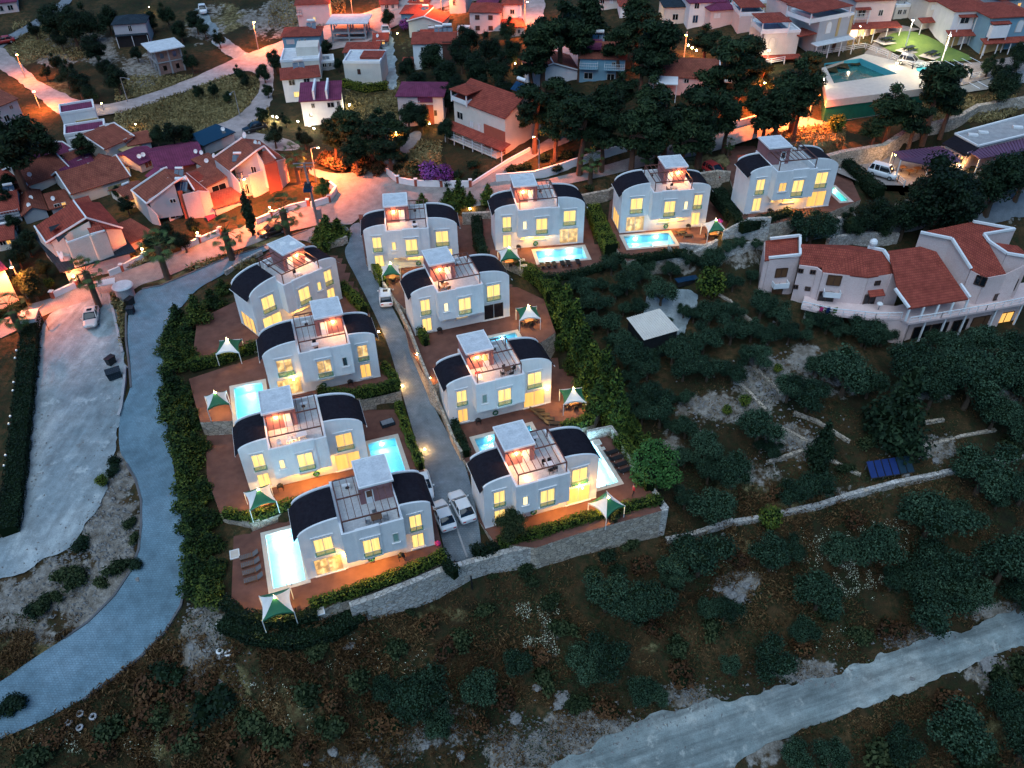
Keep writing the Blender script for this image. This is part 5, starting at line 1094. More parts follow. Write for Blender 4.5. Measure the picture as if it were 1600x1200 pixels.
# facade hose coils and barbecues
def torus(mb, R_, r_, n=18, m=6):
    sm = mb.smooth; mb.smooth = True
    P = lambda i, j: ((R_+r_*math.cos(2*math.pi*j/m))*math.cos(2*math.pi*i/n), r_*math.sin(2*math.pi*j/m), (R_+r_*math.cos(2*math.pi*j/m))*math.sin(2*math.pi*i/n))
    for i in range(n):
        for j in range(m): mb.face([P(i, j), P(i+1, j), P(i+1, j+1), P(i, j+1)])
    mb.smooth = sm
HL = {1:'gate villa',2:'villa with sunbeds',3:'villa beside the pink parasol',6:'second left villa',7:'third left villa',8:'bottom left villa',10:'middle right villa',11:'bottom right villa'}
for n, l in HL.items():
    mb = MB().use(M['green_canvas']); torus(mb, .27, .085); o = mb.build('hose_coil'); o.location = vloc(n, {1:6.6,2:5.4,3:5.6,6:6.4,7:6.6,8:6.1,10:5.3,11:5.1}[n], -.12 if n not in (8, 11) else -.12, .55); o.rotation_euler.z = R(VIL[n][4]); tag(o, 'green garden hose coil on the facade of the '+l, 'hose', 'hose coils on the facades')
for n, x, y, l in ((7,2.9,-.7,'third left villa'),(8,3.4,-.7,'bottom left villa'),(6,3.5,-.6,'second left villa'),(10,3.1,-.7,'middle right villa'),(2,3.0,-.6,'villa with sunbeds'),(3,2.6,-.6,'villa beside the pink parasol'),(9,2.9,-.6,'villa below the gate villa'),(4,3.3,-.7,'furthest right villa')):
    g = empty('barbecue', vloc(n, x, y), R(VIL[n][4]), 'black barbecue trolley by the facade of the '+l, 'barbecue', 'barbecues by the facades'); mb = MB().use(M['black']); mb.box(-.3, -.2, .55, .3, .2, .68); mb.build('grill_box', None, g); mb = MB().use(M['black']); mb.ball((0, .05, .72), .24, 10, 6, .6); mb.build('lid', None, g)
    for a in (-.24, .24):
        for q in (-.15, .15): MB().use(M['steel_dark']).bar((a, q, 0), (a, q, .55), .04).build('leg', None, g)
    if n == 8: o = MB().use(emis('embers', (1, .08, .01), 6)).box(-.1, -.1, .685, .12, .1, .7).build('embers', None, g)
for x, y, a in ((3.6, 3.2, 0), (4.5, 4.0, .5), (5.1, 3.0, 1.2)):
    q = vloc(5, x, y, 8.07); o = MB().use(M['white_plastic']).tube([(0, 0, 0), (0, 0, .06)], .42, 12).build('antenna_dish'); o.location = q; o.rotation_euler = (.5, .2, a); tag(o, 'white dish lying on the tower roof of the turned villa, '+('left', 'middle', 'right')[int(a > 0)+int(a > 1)], 'dish')
# parasols
def parasol(loc, col_, label, r_=.9, h=2.3):
    g = empty('parasol', loc, 0, label, 'parasol'); MB().use(M['white_metal']).tube([(0,0,0),(0,0,h)], .03, 6).build('pole', None, g); mb = MB().use(col_)
    for i in range(8):
        a, b_ = i*math.pi/4, (i+1)*math.pi/4; mb.face([(r_*math.cos(a), r_*math.sin(a), h-.35), (r_*math.cos(b_), r_*math.sin(b_), h-.35), (0, 0, h)])
    mb.build('canopy', None, g); MB().use(M['concrete']).tube([(0,0,0),(0,0,.08)], .25, 10).build('base', None, g)
M['pinkc'] = pm('magenta_canvas', (.6,.03,.18), (.5,.025,.14), 3, .8, .03)
parasol(vloc(3, -1.0, -2.2), M['pinkc'], 'small magenta parasol behind the back row gazebo', .5, 2.2)
def bag(loc, label, m_='pinkc', s=.28):
    mb = MB().use(M[m_]); mb.ball((0, 0, s), s, 9, 6, 1.05); mb.tube([(0,0,s*1.8),(0,0,s*2.3)], [s*.3, s*.1], 6); o = mb.build('beach_bag'); o.location = loc; tag(o, label, 'bag')
bag(vloc(8, -.25, -.2), 'magenta bag at the right corner of the bottom left villa')
# swim noodle in red and white on terrace
o = MB().use(M['white_plastic']).box(-.3, -.4, 0, .3, .4, .3).use(M['red_cloth']).box(-.3, .41, 0, .3, .62, .42).build('lounge_pouf'); o.location = vloc(10, 3.75, .4, 5.632); o.rotation_euler.z = R(18); tag(o, 'red and white padded seat on the terrace of the middle right villa', 'seat')
# folded items next to driveway
o = MB().use(M['darkteal']).obox((0, 0, .1), 1.5, .9, .35, 0).use(M['steel']).obox((0, 0, .455), 1.3, .7, .06, 0).build('covered_trailer'); o.location = gp(606, 664); o.rotation_euler.z = R(25); tag(o, 'dark covered trailer parked behind the blue pool by the driveway hedge', 'trailer')

# ---------------- person ----------------
def person(loc, rz, label, pose='walk', shirt='red_cloth', legs='black', s=.92):
    me = bpy.data.meshes.new('person'); V = [(0,0,.93),(0,.01,1.12),(0,.02,1.34),(0,.01,1.48),(0,-.01,1.58),(0,-.01,1.70), (.17,.02,1.38),(.27,-.10,1.16),(.25,-.30,1.10),(.24,-.37,1.10), (-.17,.02,1.38),(-.26,.10,1.14),(-.27,.02,.93),(-.27,-.01,.86),
       (.10,0,.90),(.12,-.16,.50),(.11,-.06,.09),(.11,-.20,.04), (-.10,0,.90),(-.11,.08,.50),(-.12,.26,.12),(-.12,.16,.05)]
    Rd = [.14,.13,.16,.06,.075,.06, .06,.045,.038,.04, .06,.045,.038,.04, .09,.065,.045,.04, .09,.065,.045,.04]
    Eg = [(0,1),(1,2),(2,3),(3,4),(4,5),(2,6),(6,7),(7,8),(8,9),(2,10),(10,11),(11,12),(12,13),(0,14),(14,15),(15,16),(16,17),(0,18),(18,19),(19,20),(20,21)]
    me.from_pydata(V, Eg, []); o = bpy.data.objects.new('person', me); col.objects.link(o)
    sk = o.modifiers.new('skin', 'SKIN'); sk.use_smooth_shade = True; o.modifiers.new('sub', 'SUBSURF').levels = 1; o.modifiers[-1].render_levels = 1
    for i, r_ in enumerate(Rd): me.skin_vertices[0].data[i].radius = (r_, r_)
    me.skin_vertices[0].data[0].use_root = True; me.materials.append(M['skin']); me.materials.append(M[shirt]); me.materials.append(M[legs])
    dg = bpy.context.evaluated_depsgraph_get(); m2 = bpy.data.meshes.new_from_object(o.evaluated_get(dg)); o.modifiers.clear(); o.data = m2
    if not m2.materials: [m2.materials.append(M[k]) for k in ('skin', shirt, legs)]
    for p in m2.polygons:
        z = p.center.z; x = abs(p.center.x); p.material_index = 0 if z > 1.46 or (p.center.y < -.27 and z > .9) or (z < .92 and x > .2) else (1 if z > .95 else 2)
    o.location = loc; o.rotation_euler.z = rz; o.scale = (s,)*3; tag(o, label, 'person')
    h = MB().use(M['hair']).ball((0, .015, 1.715), .098, 10, 6, .9).build('hair', None, o)
    return o
person(at(989, 774, -.38), R(120), 'person in red top and dark trousers walking right of the glowing pool')

# ---------------- vehicles ----------------
def loft(mb, S, mat):
    """S: stations (y, [(x,z)...]) mirrored in x"""
    mb.use(mat); sm = mb.smooth; mb.smooth = True; rings = [[(x, y, z) for x, z in P]+[(-x, y, z) for x, z in P[::-1]] for y, P in S]
    for a, b_ in zip(rings[:-1], rings[1:]):
        n = len(a)
        for i in range(n): mb.face([a[i], a[(i+1) % n], b_[(i+1) % n], b_[i]])
    mb.smooth = False; mb.face(rings[0][::-1]); mb.face(rings[-1]); mb.smooth = sm
def car(px, py, deg, label, paint, kind='sedan', L_=4.4, z=None, roofrack=False, sunroof=False):
    g = gp(px, py) if z is None else at(px, py, z); c = empty('parked_car', (g.x, g.y, g.z+.05), R(deg), label, 'car'); w_ = .87 if kind != 'van' else .85; h = L_/2
    gb, rf = (.86, 1.40) if kind == 'sedan' else ((.92, 1.55) if kind == 'suv' else (1.0, 1.75)); hood = .74 if kind == 'sedan' else .86
    b_ = MB()  # front is -y
    def sec(hw, z0, z1, b2): return [(hw*.82, z0), (hw, z0+.12), (hw, z1-.16), (hw*.93, z1-.03), (hw*.6, z1), (0.001, z1+.012)]
    loft(b_, [(-h, sec(w_*.72, .32, hood-.16, 0)), (-h+.12, sec(w_*.88, .24, hood-.08, 0)), (-h+.5, sec(w_*.97, .2, hood-.02, 0)), (-h*.42, sec(w_, .2, gb-.02, 0)), (h*.5, sec(w_, .2, gb+.02, 0)), (h-.35, sec(w_*.97, .22, gb+(.04 if kind == 'sedan' else .0), 0)), (h-.08, sec(w_*.9, .28, gb-.03, 0)), (h, sec(w_*.78, .36, gb-.14, 0))], paint)
    b_.build('body', None, c, True)
    f0 = -h*.46 if kind != 'van' else -h*.62; f1 = f0+(.75 if kind != 'van' else .5); r1 = h*.52 if kind == 'sedan' else h*.80; r0 = h*.80 if kind == 'sedan' else h*.93
    G = MB(); cw = w_*.90
    def gs(hw, z1): return [(hw, gb-.05), (hw*(.98 if z1 < gb+.1 else .84), z1-.05), (hw*.7, z1), (0.001, z1+.01)]
    loft(G, [(f0, gs(cw, gb+.0)), (f1, gs(cw, rf-.03)), ((f1+r1)/2, gs(cw, rf)), (r1, gs(cw, rf-.03)), (r0, gs(cw*.96, gb+.02))], M['darkglass']); G.build('windows', None, c, True)
    Rf = MB(); loft(Rf, [(f1+.02, [(cw*.83, rf-.04), (cw*.7, rf+.012), (.001, rf+.022)]), ((f1+r1)/2, [(cw*.84, rf-.02), (cw*.7, rf+.03), (.001, rf+.045)]), (r1-.02, [(cw*.83, rf-.04), (cw*.7, rf+.012), (.001, rf+.022)])], paint)
    for sx in (-1, 1):
        for ya, yb, za, zb in ((f0, f1, gb, rf-.03), ((f1+r1)/2-.02, (f1+r1)/2+.02, gb, rf-.02), (r0, r1, gb, rf-.03)): Rf.bar((sx*cw*1.0, ya, za), (sx*cw*.85, yb, zb), .07)
        if kind != 'sedan': Rf.bar((sx*cw*.99, r1*.7, gb), (sx*cw*.86, r1*.7, rf-.02), .12)
    if sunroof: Rf.use(M['darkglass']).box(-.3, f1+.25, rf+.03, .3, f1+.8, rf+.05)
    Rf.build('roof', None, c)
    for sx in (-1, 1):
        for yy in (-h*.62, h*.60):
            T_ = MB().use(M['rubber']); T_.tube([(sx*(w_-.2), yy, .31), (sx*(w_+.015), yy, .31)], .31, 16); t_ = T_.build('wheel', None, c); MB().use(M['steel']).tube([(sx*(w_+.0), yy, .31), (sx*(w_+.03), yy, .31)], .19, 10).build('rim', None, t_)
        MB().use(M['white_plastic']).box(sx*w_*.55-.14, -h-.01, hood-.30, sx*w_*.55+.14, -h+.2, hood-.14).build('headlight', None, c)
        MB().use(M['red_cloth']).box(sx*w_*.6-.15, h-.16, gb-.30, sx*w_*.6+.15, h+.012, gb-.15).build('tail_light', None, c)
        MB().use(paint).box(sx*(w_+.09)-.09, f0+.2, gb, sx*(w_+.09)+.09, f0+.32, gb+.13).build('wing_mirror', None, c)
    return c
pw = carpaint('car_white', (.72,.73,.74)); pgr = carpaint('car_grey', (.14,.15,.16), .4); psil = carpaint('car_silver', (.42,.43,.44), .4); pbl = carpaint('car_dark_blue', (.02,.035,.08)); pbk = carpaint('car_black', (.012,.012,.014)); pred = carpaint('car_red', (.35,.03,.03)); pbr = carpaint('car_brown', (.10,.045,.02)); pbe = carpaint('car_pale', (.55,.5,.47))
car(722, 797, 197+6, 'white coupe parked at the bottom of the driveway, right of two', pw, 'sedan', 4.4)
car(693, 811, 197+5, 'white sedan parked at the bottom of the driveway, left of two', pw, 'sedan', 4.1)
car(662, 764, 15, 'white car mostly hidden behind the bottom left villa', pw, 'sedan', 3.9)
car(604, 469, 188, 'white estate car parked high on the driveway by the gate villa', pw, 'suv', 4.2, sunroof=True)
car(145, 501, 17, 'pale sedan with sunroof parked on the gravel lot', pbe, 'sedan', 4.3, sunroof=True)
car(426, 366, -55, 'dark brown car parked in orange light beside the palm', pbk, 'sedan', 4.1)
car(399, 205, -60, 'dark car parked on the curved road above the tiled roofs', pbk, 'sedan', 4.2)
car(900, 212, -55, 'silver car parked in shadow among the pines', psil, 'suv', 4.0)
car(1113, 288, 30, 'red and black car parked between the two right hand villas', pred, 'suv', 4.0)
car(1378, 276, 50, 'small white van beside the restaurant canopy', pw, 'van', 4.0)
car(1421, 102, 55, 'silver blue hatchback by the white railing of the pool terrace', psil, 'suv', 4.2)
car(603, 52, 10, 'white car on the terraced lane near the top', pw, 'sedan', 4.0)
car(318, 20, 20, 'small white car on the pale track at the top', pw, 'suv', 3.9)
car(8, 68, -60, 'dark red car at the left edge on the grey road', pred, 'sedan', 4.2)
car(402, 201, -60, 'second dark car almost hidden beside the olive tree', pgr, 'sedan', .5) if False else None
car(42, 442, 60, 'dark car parked under the trees near the palm at the left', pbk, 'sedan', 4.0)
# ---------------- street lamps and small street things ----------------
def street_lamp(bx, by, hx, hy, h, label, lit=0, color=ORANGE, arm=True, mat='steel', bulb='lamp_or', off=None, group=None, at_=None):
    """base pixel, head pixel (direction of the arm), pole height"""
    g = gp(bx, by) if at_ is None else Vector(at_); c = empty('street_lamp', g, 0, label, 'street lamp', group)
    # arm direction from the head pixel at pole height
    hp = at(hx, hy, g.z+h); d = hp-g; d.z = 0
    if d.length > 2.2: d = d.normalized()*2.2
    if d.length < .15 or not arm: d = Vector((.0, 0, 0))
    MB().use(M[mat]).tube([(0, 0, -.3), (0, 0, h*.5), (0, 0, h)], [.11, .085, .06], 8).build('pole', None, c)
    if d.length > .1: MB().use(M[mat]).tube([(0, 0, h), tuple(d*.5+Vector((0, 0, h+.15))), tuple(d+Vector((0, 0, h+.12)))], .045, 6).build('arm', None, c)
    hd = d+Vector((0, 0, h+.06)); MB().use(M['steel']).ball(tuple(hd+Vector((0, 0, .08))), .22, 10, 6, .45).build('lamp_head', None, c)
    MB().use(M[bulb] if lit else M['white_plastic']).ball(tuple(hd-Vector((0, 0, .02))), .17, 10, 6, .7).build('lamp_bulb', None, c)
    if lit: point_light(tuple(hd-Vector((0, 0, .35))), lit*(1.9 if color == ORANGE else 1.6), color, c, .15, 'SPOT', (0, 0, 0), 155); point_light(tuple(hd-Vector((0, 0, .35))), lit*.22, color, c, .15)
    return c
street_lamp(62, 168, 53, 143, 3.4, 'orange street lamp at the upper left road', 1300)
street_lamp(404, 78, 397, 35, 5.5, 'tall orange street lamp on the road above the unfinished house', 1500)
street_lamp(551, 22, 546, -16, 5.5, 'orange lit lamp pole at the very top, left of centre', 1900)
street_lamp(842, 270, 834, 214, 5.0, 'orange street lamp glowing against the pines at the lane', 850)
street_lamp(494, 282, 497, 231, 5.2, 'grey street lamp behind the utility pole', 3000)
street_lamp(44, 468, 20, 425, 6.0, 'lamp pole lit orange at the corner of the left edge house', 1300)
street_lamp(391, 330, 386, 290, 6.0, 'orange lamp pole rising behind the slender cypress', 3200)
street_lamp(1180, 172, 1195, 130, 5.0, 'orange lamp pole among pines near the pool terrace', 2600)
street_lamp(1068, 96, 1072, 56, 5.0, 'orange lamp pole behind the pines at the top right', 1300)
street_lamp(1196, 108, 1198, 84, 3.0, 'white lamp on a post before the cream house', 240, WHITE, False, bulb='lamp_wh')
street_lamp(1415, 72, 1421, 41, 4.2, 'white lamp post in the middle of the lawn', 560, WHITE, False, 'white_metal', 'lamp_wh')
street_lamp(1466, 112, 1484, 62, 6.2, 'tall white lamp post right of the picnic tables', 620, WHITE, True, 'white_metal', 'lamp_wh')
street_lamp(1338, 64, 1338, 42, 2.4, 'lamp under the edge of the porch left of the lawn', 260, WHITE, False, bulb='lamp_wh')
street_lamp(820, 45, 826, 5, 5.5, 'orange lamp on the street behind the tall pines', 1800)
street_lamp(610, 300-50, 640, 215, 5.2, 'orange lamp hidden in the pines above the junction', 1500)
street_lamp(1262, 190, 1268, 160, 5.0, 'orange lamp in the trees beside the orange-lit road', 3600)
street_lamp(40, 122, 30, 95, 5.0, 'orange lamp beyond the tree at the upper left road', 1100)
street_lamp(690, 22, 684, -8, 5.2, 'orange lamp on the road beyond the terraced lane', 1700)
street_lamp(200, 160, 205, 125, 4.5, 'lamp pole on the verge below the unfinished house', 0)
street_lamp(375, 182, 360, 148, 4.5, 'unlit lamp pole at the blond grass bend', 0)
def wall_light(px, py, label, e, z=None, color=(1, .48, .16), size=.09, bulb='lamp_y', h=.55, grp=None):
    g = gp(px, py) if z is None else at(px, py, z); c = empty('garden_light', g, 0, label, 'garden light', grp)
    MB().use(M['steel_dark']).tube([(0, 0, -.1), (0, 0, h-.05)], .035, 6).build('light_post', None, c); MB().use(M[bulb]).ball((0, 0, h+.02), size, 8, 6).build('light_globe', None, c); point_light((0, 0, h+.16), e*1.4, color, c, .08)
for i, (x, y, e, l) in enumerate([(592,522,16,'driveway wall lamp at the corner of the second left villa'),(652,558,18,'driveway wall lamp at the beige wall, upper'),(629,607,18,'driveway lamp at the hedge corner, middle left'),(712,694,18,'driveway wall lamp opposite the blue pool hedge, right'),(664,706,18,'driveway lamp at the foot of the upright hedge, left'),(672,595,8,'driveway wall lamp at the narrow passage')]): wall_light(x, y, l, e*2.2, h=.35)
wall_light(735, 336, 'very bright lamp on the stone wall behind the gate villa', 60, h=1.0, size=.13, color=(1, .6, .22))
wall_light(1226, 336, 'ground lamp in the hedge before the furthest right villa', 22, h=.25)
wall_light(1392, 266, 'bright lamp at the corner post of the restaurant canopy', 90, h=2.3, size=.14)
wall_light(1495, 268, 'small yellow lamp at the restaurant fence', 14, h=.9)
for i, (x, y) in enumerate([(428,190),(434,191),(450,193),(467,198),(485,205),(492,209),(547,172),(543,187)]): wall_light(x, y, ('white globe lamp before the white purple-roofed house, '+ORD[i]+' from left' if i < 6 else 'white lamp shining through the pine, '+('left','right')[i-6 if i > 5 else 0]), 26, color=WHITE, bulb='lamp_wh', h=.9, size=.12, grp='white globe lamps of the white house')
for x, y, e in ((1074,82,90),(1080,86,70),(1087,90,50)): wall_light(x, y, 'low orange lamp behind the wide tiled house, '+{1074:'left',1080:'middle',1087:'right'}[x], e, color=(1,.42,.1), h=1.2, size=.15, grp='orange lamps behind the roofs')
wall_light(1400, 104, 'white spot lamp at the pool terrace railing', 20, color=WHITE, bulb='lamp_wh', h=.5, size=.12, z=16.3)
wall_light(1286, 133, 'white lamp seen through the pine at the pool terrace corner', 24, color=WHITE, bulb='lamp_wh', h=.9, size=.12, z=16.3)
for x, y, e, cc, l in ((308,288,26,(1,.4,.08),'lamp in the yard beside the tall brown roofs'),(168,104,0,WHITE,''),(162,172,18,WHITE,'white lamp on the wall of the flat roofed terrace'),(193,266,30,(1,.42,.1),'lamp under the purple canopy in the tiled roofs'),(200,330,60,(1,.4,.08),'orange lamp in the courtyard behind the duplex house'),(205,285,24,(1,.45,.12),'orange lamp in the passage between tiled roofs'),(622,62,16,(.9,.9,.2),'yellow garden lamp on the small green lawn'),(235,20,60,(1,.8,.3),'lamp on the waste ground at the top left'),(672,205,120,(1,.45,.1),'orange lamp behind the pink purple-roofed house'),(805,110,70,(1,.42,.1),'orange lamp behind the white awning house'),(250,262,20,(1,.4,.1),'small orange lamp under the purple carport'),(215,205,20,(1,.45,.15),'lamp by the white parapet houses'),(1112,38,26,(1,.55,.2),'orange lamp on the white house wall at the top'),(385,318,90,(1,.4,.08),'orange lamp behind the slender cypress'),(1010,35,20,(1,.7,.3),'lamp among the pines at the top'),(860,75,0,WHITE,'')):
    if e: wall_light(x, y, l, e, color=cc, h=1.2)
for i, (x, y) in enumerate([(38,514),(33,562),(31,574),(29,612),(28,625),(24,665),(22,677),(17,726),(15,742),(7,832)]): wall_light(x, y, 'dim white globe lamp in the planting strip, '+ORD[i]+' from top', .35, color=WHITE, bulb='white_plastic', h=1.4, size=.14, grp='globe lamps in the planting strip')
for i, (x, y, e) in enumerate(((425,341,120),(313,381,170),(228,407,170),(122,450,110))): wall_light(x, y, 'orange globe lamp on the low white street wall, '+ORD[3-i]+' from left', e, color=ORANGE, h=1.7, size=.12, grp='globe lamps on the street wall')
# utility pole with transformer
g = gp(497, 350); c = empty('utility_pole', g, 0, 'tall grey utility pole with transformer at the junction', 'utility pole')
MB().use(M['steel']).tube([(0, 0, -.3), (-.15, 0, 4), (-.45, 0, 9.4)], [.24, .2, .15], 8).build('pole', None, c)
for z_, l_ in ((9.3, 1.5), (8.8, 1.1)): MB().use(M['steel']).bar((-.45-l_, 0, z_), (-.45+l_, .2, z_), .12).build('crossarm', None, c)
for i in range(5): MB().use(M['black']).tube([(-1.4+i*.45, .05, 8.3-(i % 2)*.3), (-1.4+i*.45, .05, 8.75-(i % 2)*.2)], .09, 7).build('insulator', None, c)
MB().use(M['blueglass']).box(-1.1, -.5, 5.2, .1, .5, 5.7).use(M['darkteal']).box(-.9, -.4, 5.71, -.1, .4, 6.4).build('transformer', None, c)
MB().use(M['steel']).box(.15, -.3, .9, .75, .3, 2.4).build('switch_box', None, c)
# water tank, bins, white box, canopy
g = gp(197, 462); c = empty('water_tank', g, 0, 'round grey water tank beside the street palm', 'water tank'); mb = MB().use(M['concrete']); mb.tube([(0,0,-.2),(0,0,1.5)], 1.15, 20); mb.build('tank_body', None, c); mb = MB().use(M['slab']); mb.tube([(0,0,1.51),(0,0,1.68)], [1.35,1.2], 20); mb.build('tank_lid', None, c)
def binn(px, py, deg, label, m_='darkteal', s=(1.1, .7, 1.0)):
    c = empty('rubbish_container', gp(px, py), R(deg), label, 'rubbish container', 'rubbish containers'); mb = MB().use(M[m_]); x, y, z = s; q = .85
    lo = [(-x/2*q,-y/2*q,.12),(x/2*q,-y/2*q,.12),(x/2*q,y/2*q,.12),(-x/2*q,y/2*q,.12)]; hi = [(-x/2,-y/2,z),(x/2,-y/2,z),(x/2,y/2,z),(-x/2,y/2,z)]
    for k in range(4): mb.face([lo[k], lo[(k+1) % 4], hi[(k+1) % 4], hi[k]])
    mb.face(lo[::-1]); mb.build('bin_body', None, c); MB().use(M[m_]).box(-x/2-.03, -y/2-.03, z+.003, x/2+.03, y/2+.03, z+.09).build('lid', None, c)
    for a in (-x/3, x/3):
        for b_ in (-y/3, y/3): MB().use(M['rubber']).tube([(a-.03, b_, .07), (a+.03, b_, .07)], .07, 8).build('wheel', None, c)
binn(175, 569, 65, 'dark container nearest the gravel lot, beside the broken wall', 'steel_dark'); binn(180, 590, 30, 'teal container with rubbish, by the broken wall', 'darkteal', (1.6, 1.2, 1.0)); binn(205, 477, 70, 'dark container behind the round water tank', 'black'); binn(206, 490, 5, 'teal container on the kerb of the paved road', 'darkteal', (.9, .8, .9))
g = gp(172, 458); c = empty('bus_shelter', g, R(22), 'small shelter with corrugated pale roof by the grass strip', 'shelter'); mb = MB().use(M['white_plastic']); mb.box(-1.1, -.7, 1.6, 1.1, .8, 1.66)
for i in range(9): mb.box(-1.1+i*.26, -.7, 1.662, -1.0+i*.26, .8, 1.7)
mb.build('roof', None, c)
for a in (-1, 1):
    for b_ in (-.6, .7): MB().use(M['steel']).bar((a, b_, 0), (a, b_, 1.6), .07).build('post', None, c)
g = gp(52, 508); c = empty('utility_box', g, R(14), 'white transformer kiosk below the palm at the left', 'kiosk'); MB().use(M['trim']).box(-.9, -1.1, -.2, .9, 1.1, 1.5).build('kiosk_body', None, c); MB().use(M['slab']).box(-1.0, -1.2, 1.503, 1.0, 1.2, 1.62).build('kiosk_roof', None, c); MB().use(M['steel']).box(-.5, -1.14, .2, .1, -1.103, 1.3).build('door', None, c)
g = gp(78, 518); o = MB().use(M['rust']).bar((0, 0, -.2), (-1.3, 1.6, 2.2), .09).use(M['steel_dark']).bar((-1.3, 1.6, 2.2), (-1.0, 2.6, 2.4), .07).build('barrier_pole'); o.location = g; tag(o, 'leaning rusty barrier pole beside the transformer kiosk', 'barrier')
# tyres
T0 = None
for i, (x, y, l) in enumerate([(342,979,'old white tyre near the boundary hedge end, left of four'),(360,986,'old white tyre near the boundary hedge end, right of four'),(344,1019,'old white tyre half buried in pale rubble'),(357,1022,'old white tyre lying on pale rubble, lowest of four'),(108,1130,'painted tyre below the paved road, left of four'),(126,1116,'painted tyre below the paved road, topmost of four'),(146,1121,'painted tyre below the paved road, right of four'),(125,1138,'painted tyre below the paved road, lowest of four')]):
    mb = MB().use(M['trim'] if i < 4 else M['greyw']); torus(mb, .24, .10, 18, 8); o = mb.build('old_tyre'); o.rotation_euler = (R(90+random.uniform(-14, 14)), 0, random.uniform(0, 3)); g = gp(x, y); o.location = (g.x, g.y, g.z+.12); tag(o, l, 'tyre', 'old tyres on the scrub')
# pole on stone wall front, slide, solar panels, shed, blue sheet
g = at(738, 920, -3.2); o = MB().use(M['steel_dark']).bar((0, 0, 0), (-.05, 0, 2.0), .14).build('metal_post'); o.location = g; tag(o, 'dark metal post standing against the long stone wall', 'post')
g = gp(933, 230); c = empty('playground_slide', g, R(-35), 'yellow playground slide among the pines', 'slide'); M['yellow'] = pm('yellow_plastic', (.65,.42,.02), (.58,.36,.02), 3, .4, 0)
mb = MB().use(M['yellow'])
P = [(0, -1.6, .25), (0, -1.1, .4), (0, .6, 1.7), (0, .9, 1.75)]
for a, b_ in zip(P[:-1], P[1:]):
    mb.face([(-.3, a[1], a[2]), (.3, a[1], a[2]), (.3, b_[1], b_[2]), (-.3, b_[1], b_[2])])
    for sx in (-.3, .3): mb.bar((sx, a[1], a[2]+.08), (sx, b_[1], b_[2]+.08), .06, .22)
mb.build('chute', None, c); mb = MB().use(M['blueglass'])
for sx in (-.35, .35):
    for yy in (.9, 1.6): mb.bar((sx, yy, 0), (sx, yy, 2.5), .08)
mb.box(-.4, .85, 1.65, .4, 1.65, 1.72); mb.build('tower', None, c); MB().use(M['red_cloth']).ext([(-.5, 2.5), (.5, 2.5), (0, 2.9)], .85, 1.65).build('roof', None, c)
g = gp(1388, 737); c = empty('solar_panel_row', g, R(10), 'row of six blue solar panels on the slope', 'solar panels')
M['pv_b'] = pm('solar_cells_blue', (.008,.03,.14), (.006,.022,.11), 2, .3, 0); M['pv_g'] = pm('solar_cells_grey', (.008,.03,.05), (.006,.025,.04), 2, .3, 0)
for i in range(6):
    x = -2.2+i*.88; mb = MB().use(M['pv_b'] if i < 4 else M['pv_g']); mb.obox((x, 0, .76), .74, 1.84, .05, 0, R(32)); p = mb.build('panel', None, c)
    f = MB().use(M['steel_dark']); f.obox((x, 0, .70), .82, 1.96, .04, 0, R(32)); f.build('frame', None, p)
mb = MB().use(M['steel'])
for x in (-2.4, -1, .4, 2.0): mb.bar((x, -.7, -.2), (x, -.7, .35), .06); mb.bar((x, .75, -.2), (x, .75, 1.2), .06)
mb.build('stand', None, c)
def z_of(px, py): return gp(px, py).z
zr = 5.0; S_ = [at(979, 497, zr+.4), at(1031, 482, zr+.4), at(1062, 516, zr), at(1006, 532, zr)]
c = empty('garden_shed', (0, 0, 0), 0, 'shed with pale corrugated roof among the olive trees', 'shed'); mb = MB().use(M['cream']); mb.face([S_[3], S_[2], S_[1], S_[0]])
n_ = 16
for i in range(n_):
    a = S_[0].lerp(S_[1], i/n_); b_ = S_[3].lerp(S_[2], i/n_); a2 = S_[0].lerp(S_[1], (i+.45)/n_); b2 = S_[3].lerp(S_[2], (i+.45)/n_); u = Vector((0, 0, .05)); mb.face([b_+u, b2+u, a2+u, a+u]); mb.face([b_, b_+u, a+u, a]); mb.face([b2+u, b2, a2, a2+u])
mb.build('corrugated_roof', None, c); mb = MB().use(M['steel_dark']); ctr = sum(S_, Vector())/4
Q = [ctr+(v-ctr)*.92 for v in S_]
for i in range(4): a, b_ = Q[i-1], Q[i]; mb.face([(a.x, a.y, 1.5), (b_.x, b_.y, 1.5), (b_.x, b_.y, b_.z-.03), (a.x, a.y, a.z-.03)])
mb.build('wall', None, c)
o = MB().use(M['blueglass']).obox((0, 0, .55), 3.0, 1.0, .12, R(16)).use(M['steel_dark']).obox((0, 0, -.2), 2.6, .8, .74, R(16)).build('covered_bench'); o.location = gp(1072, 442); tag(o, 'long dark blue covered bench at the top of the gravel yard', 'bench')
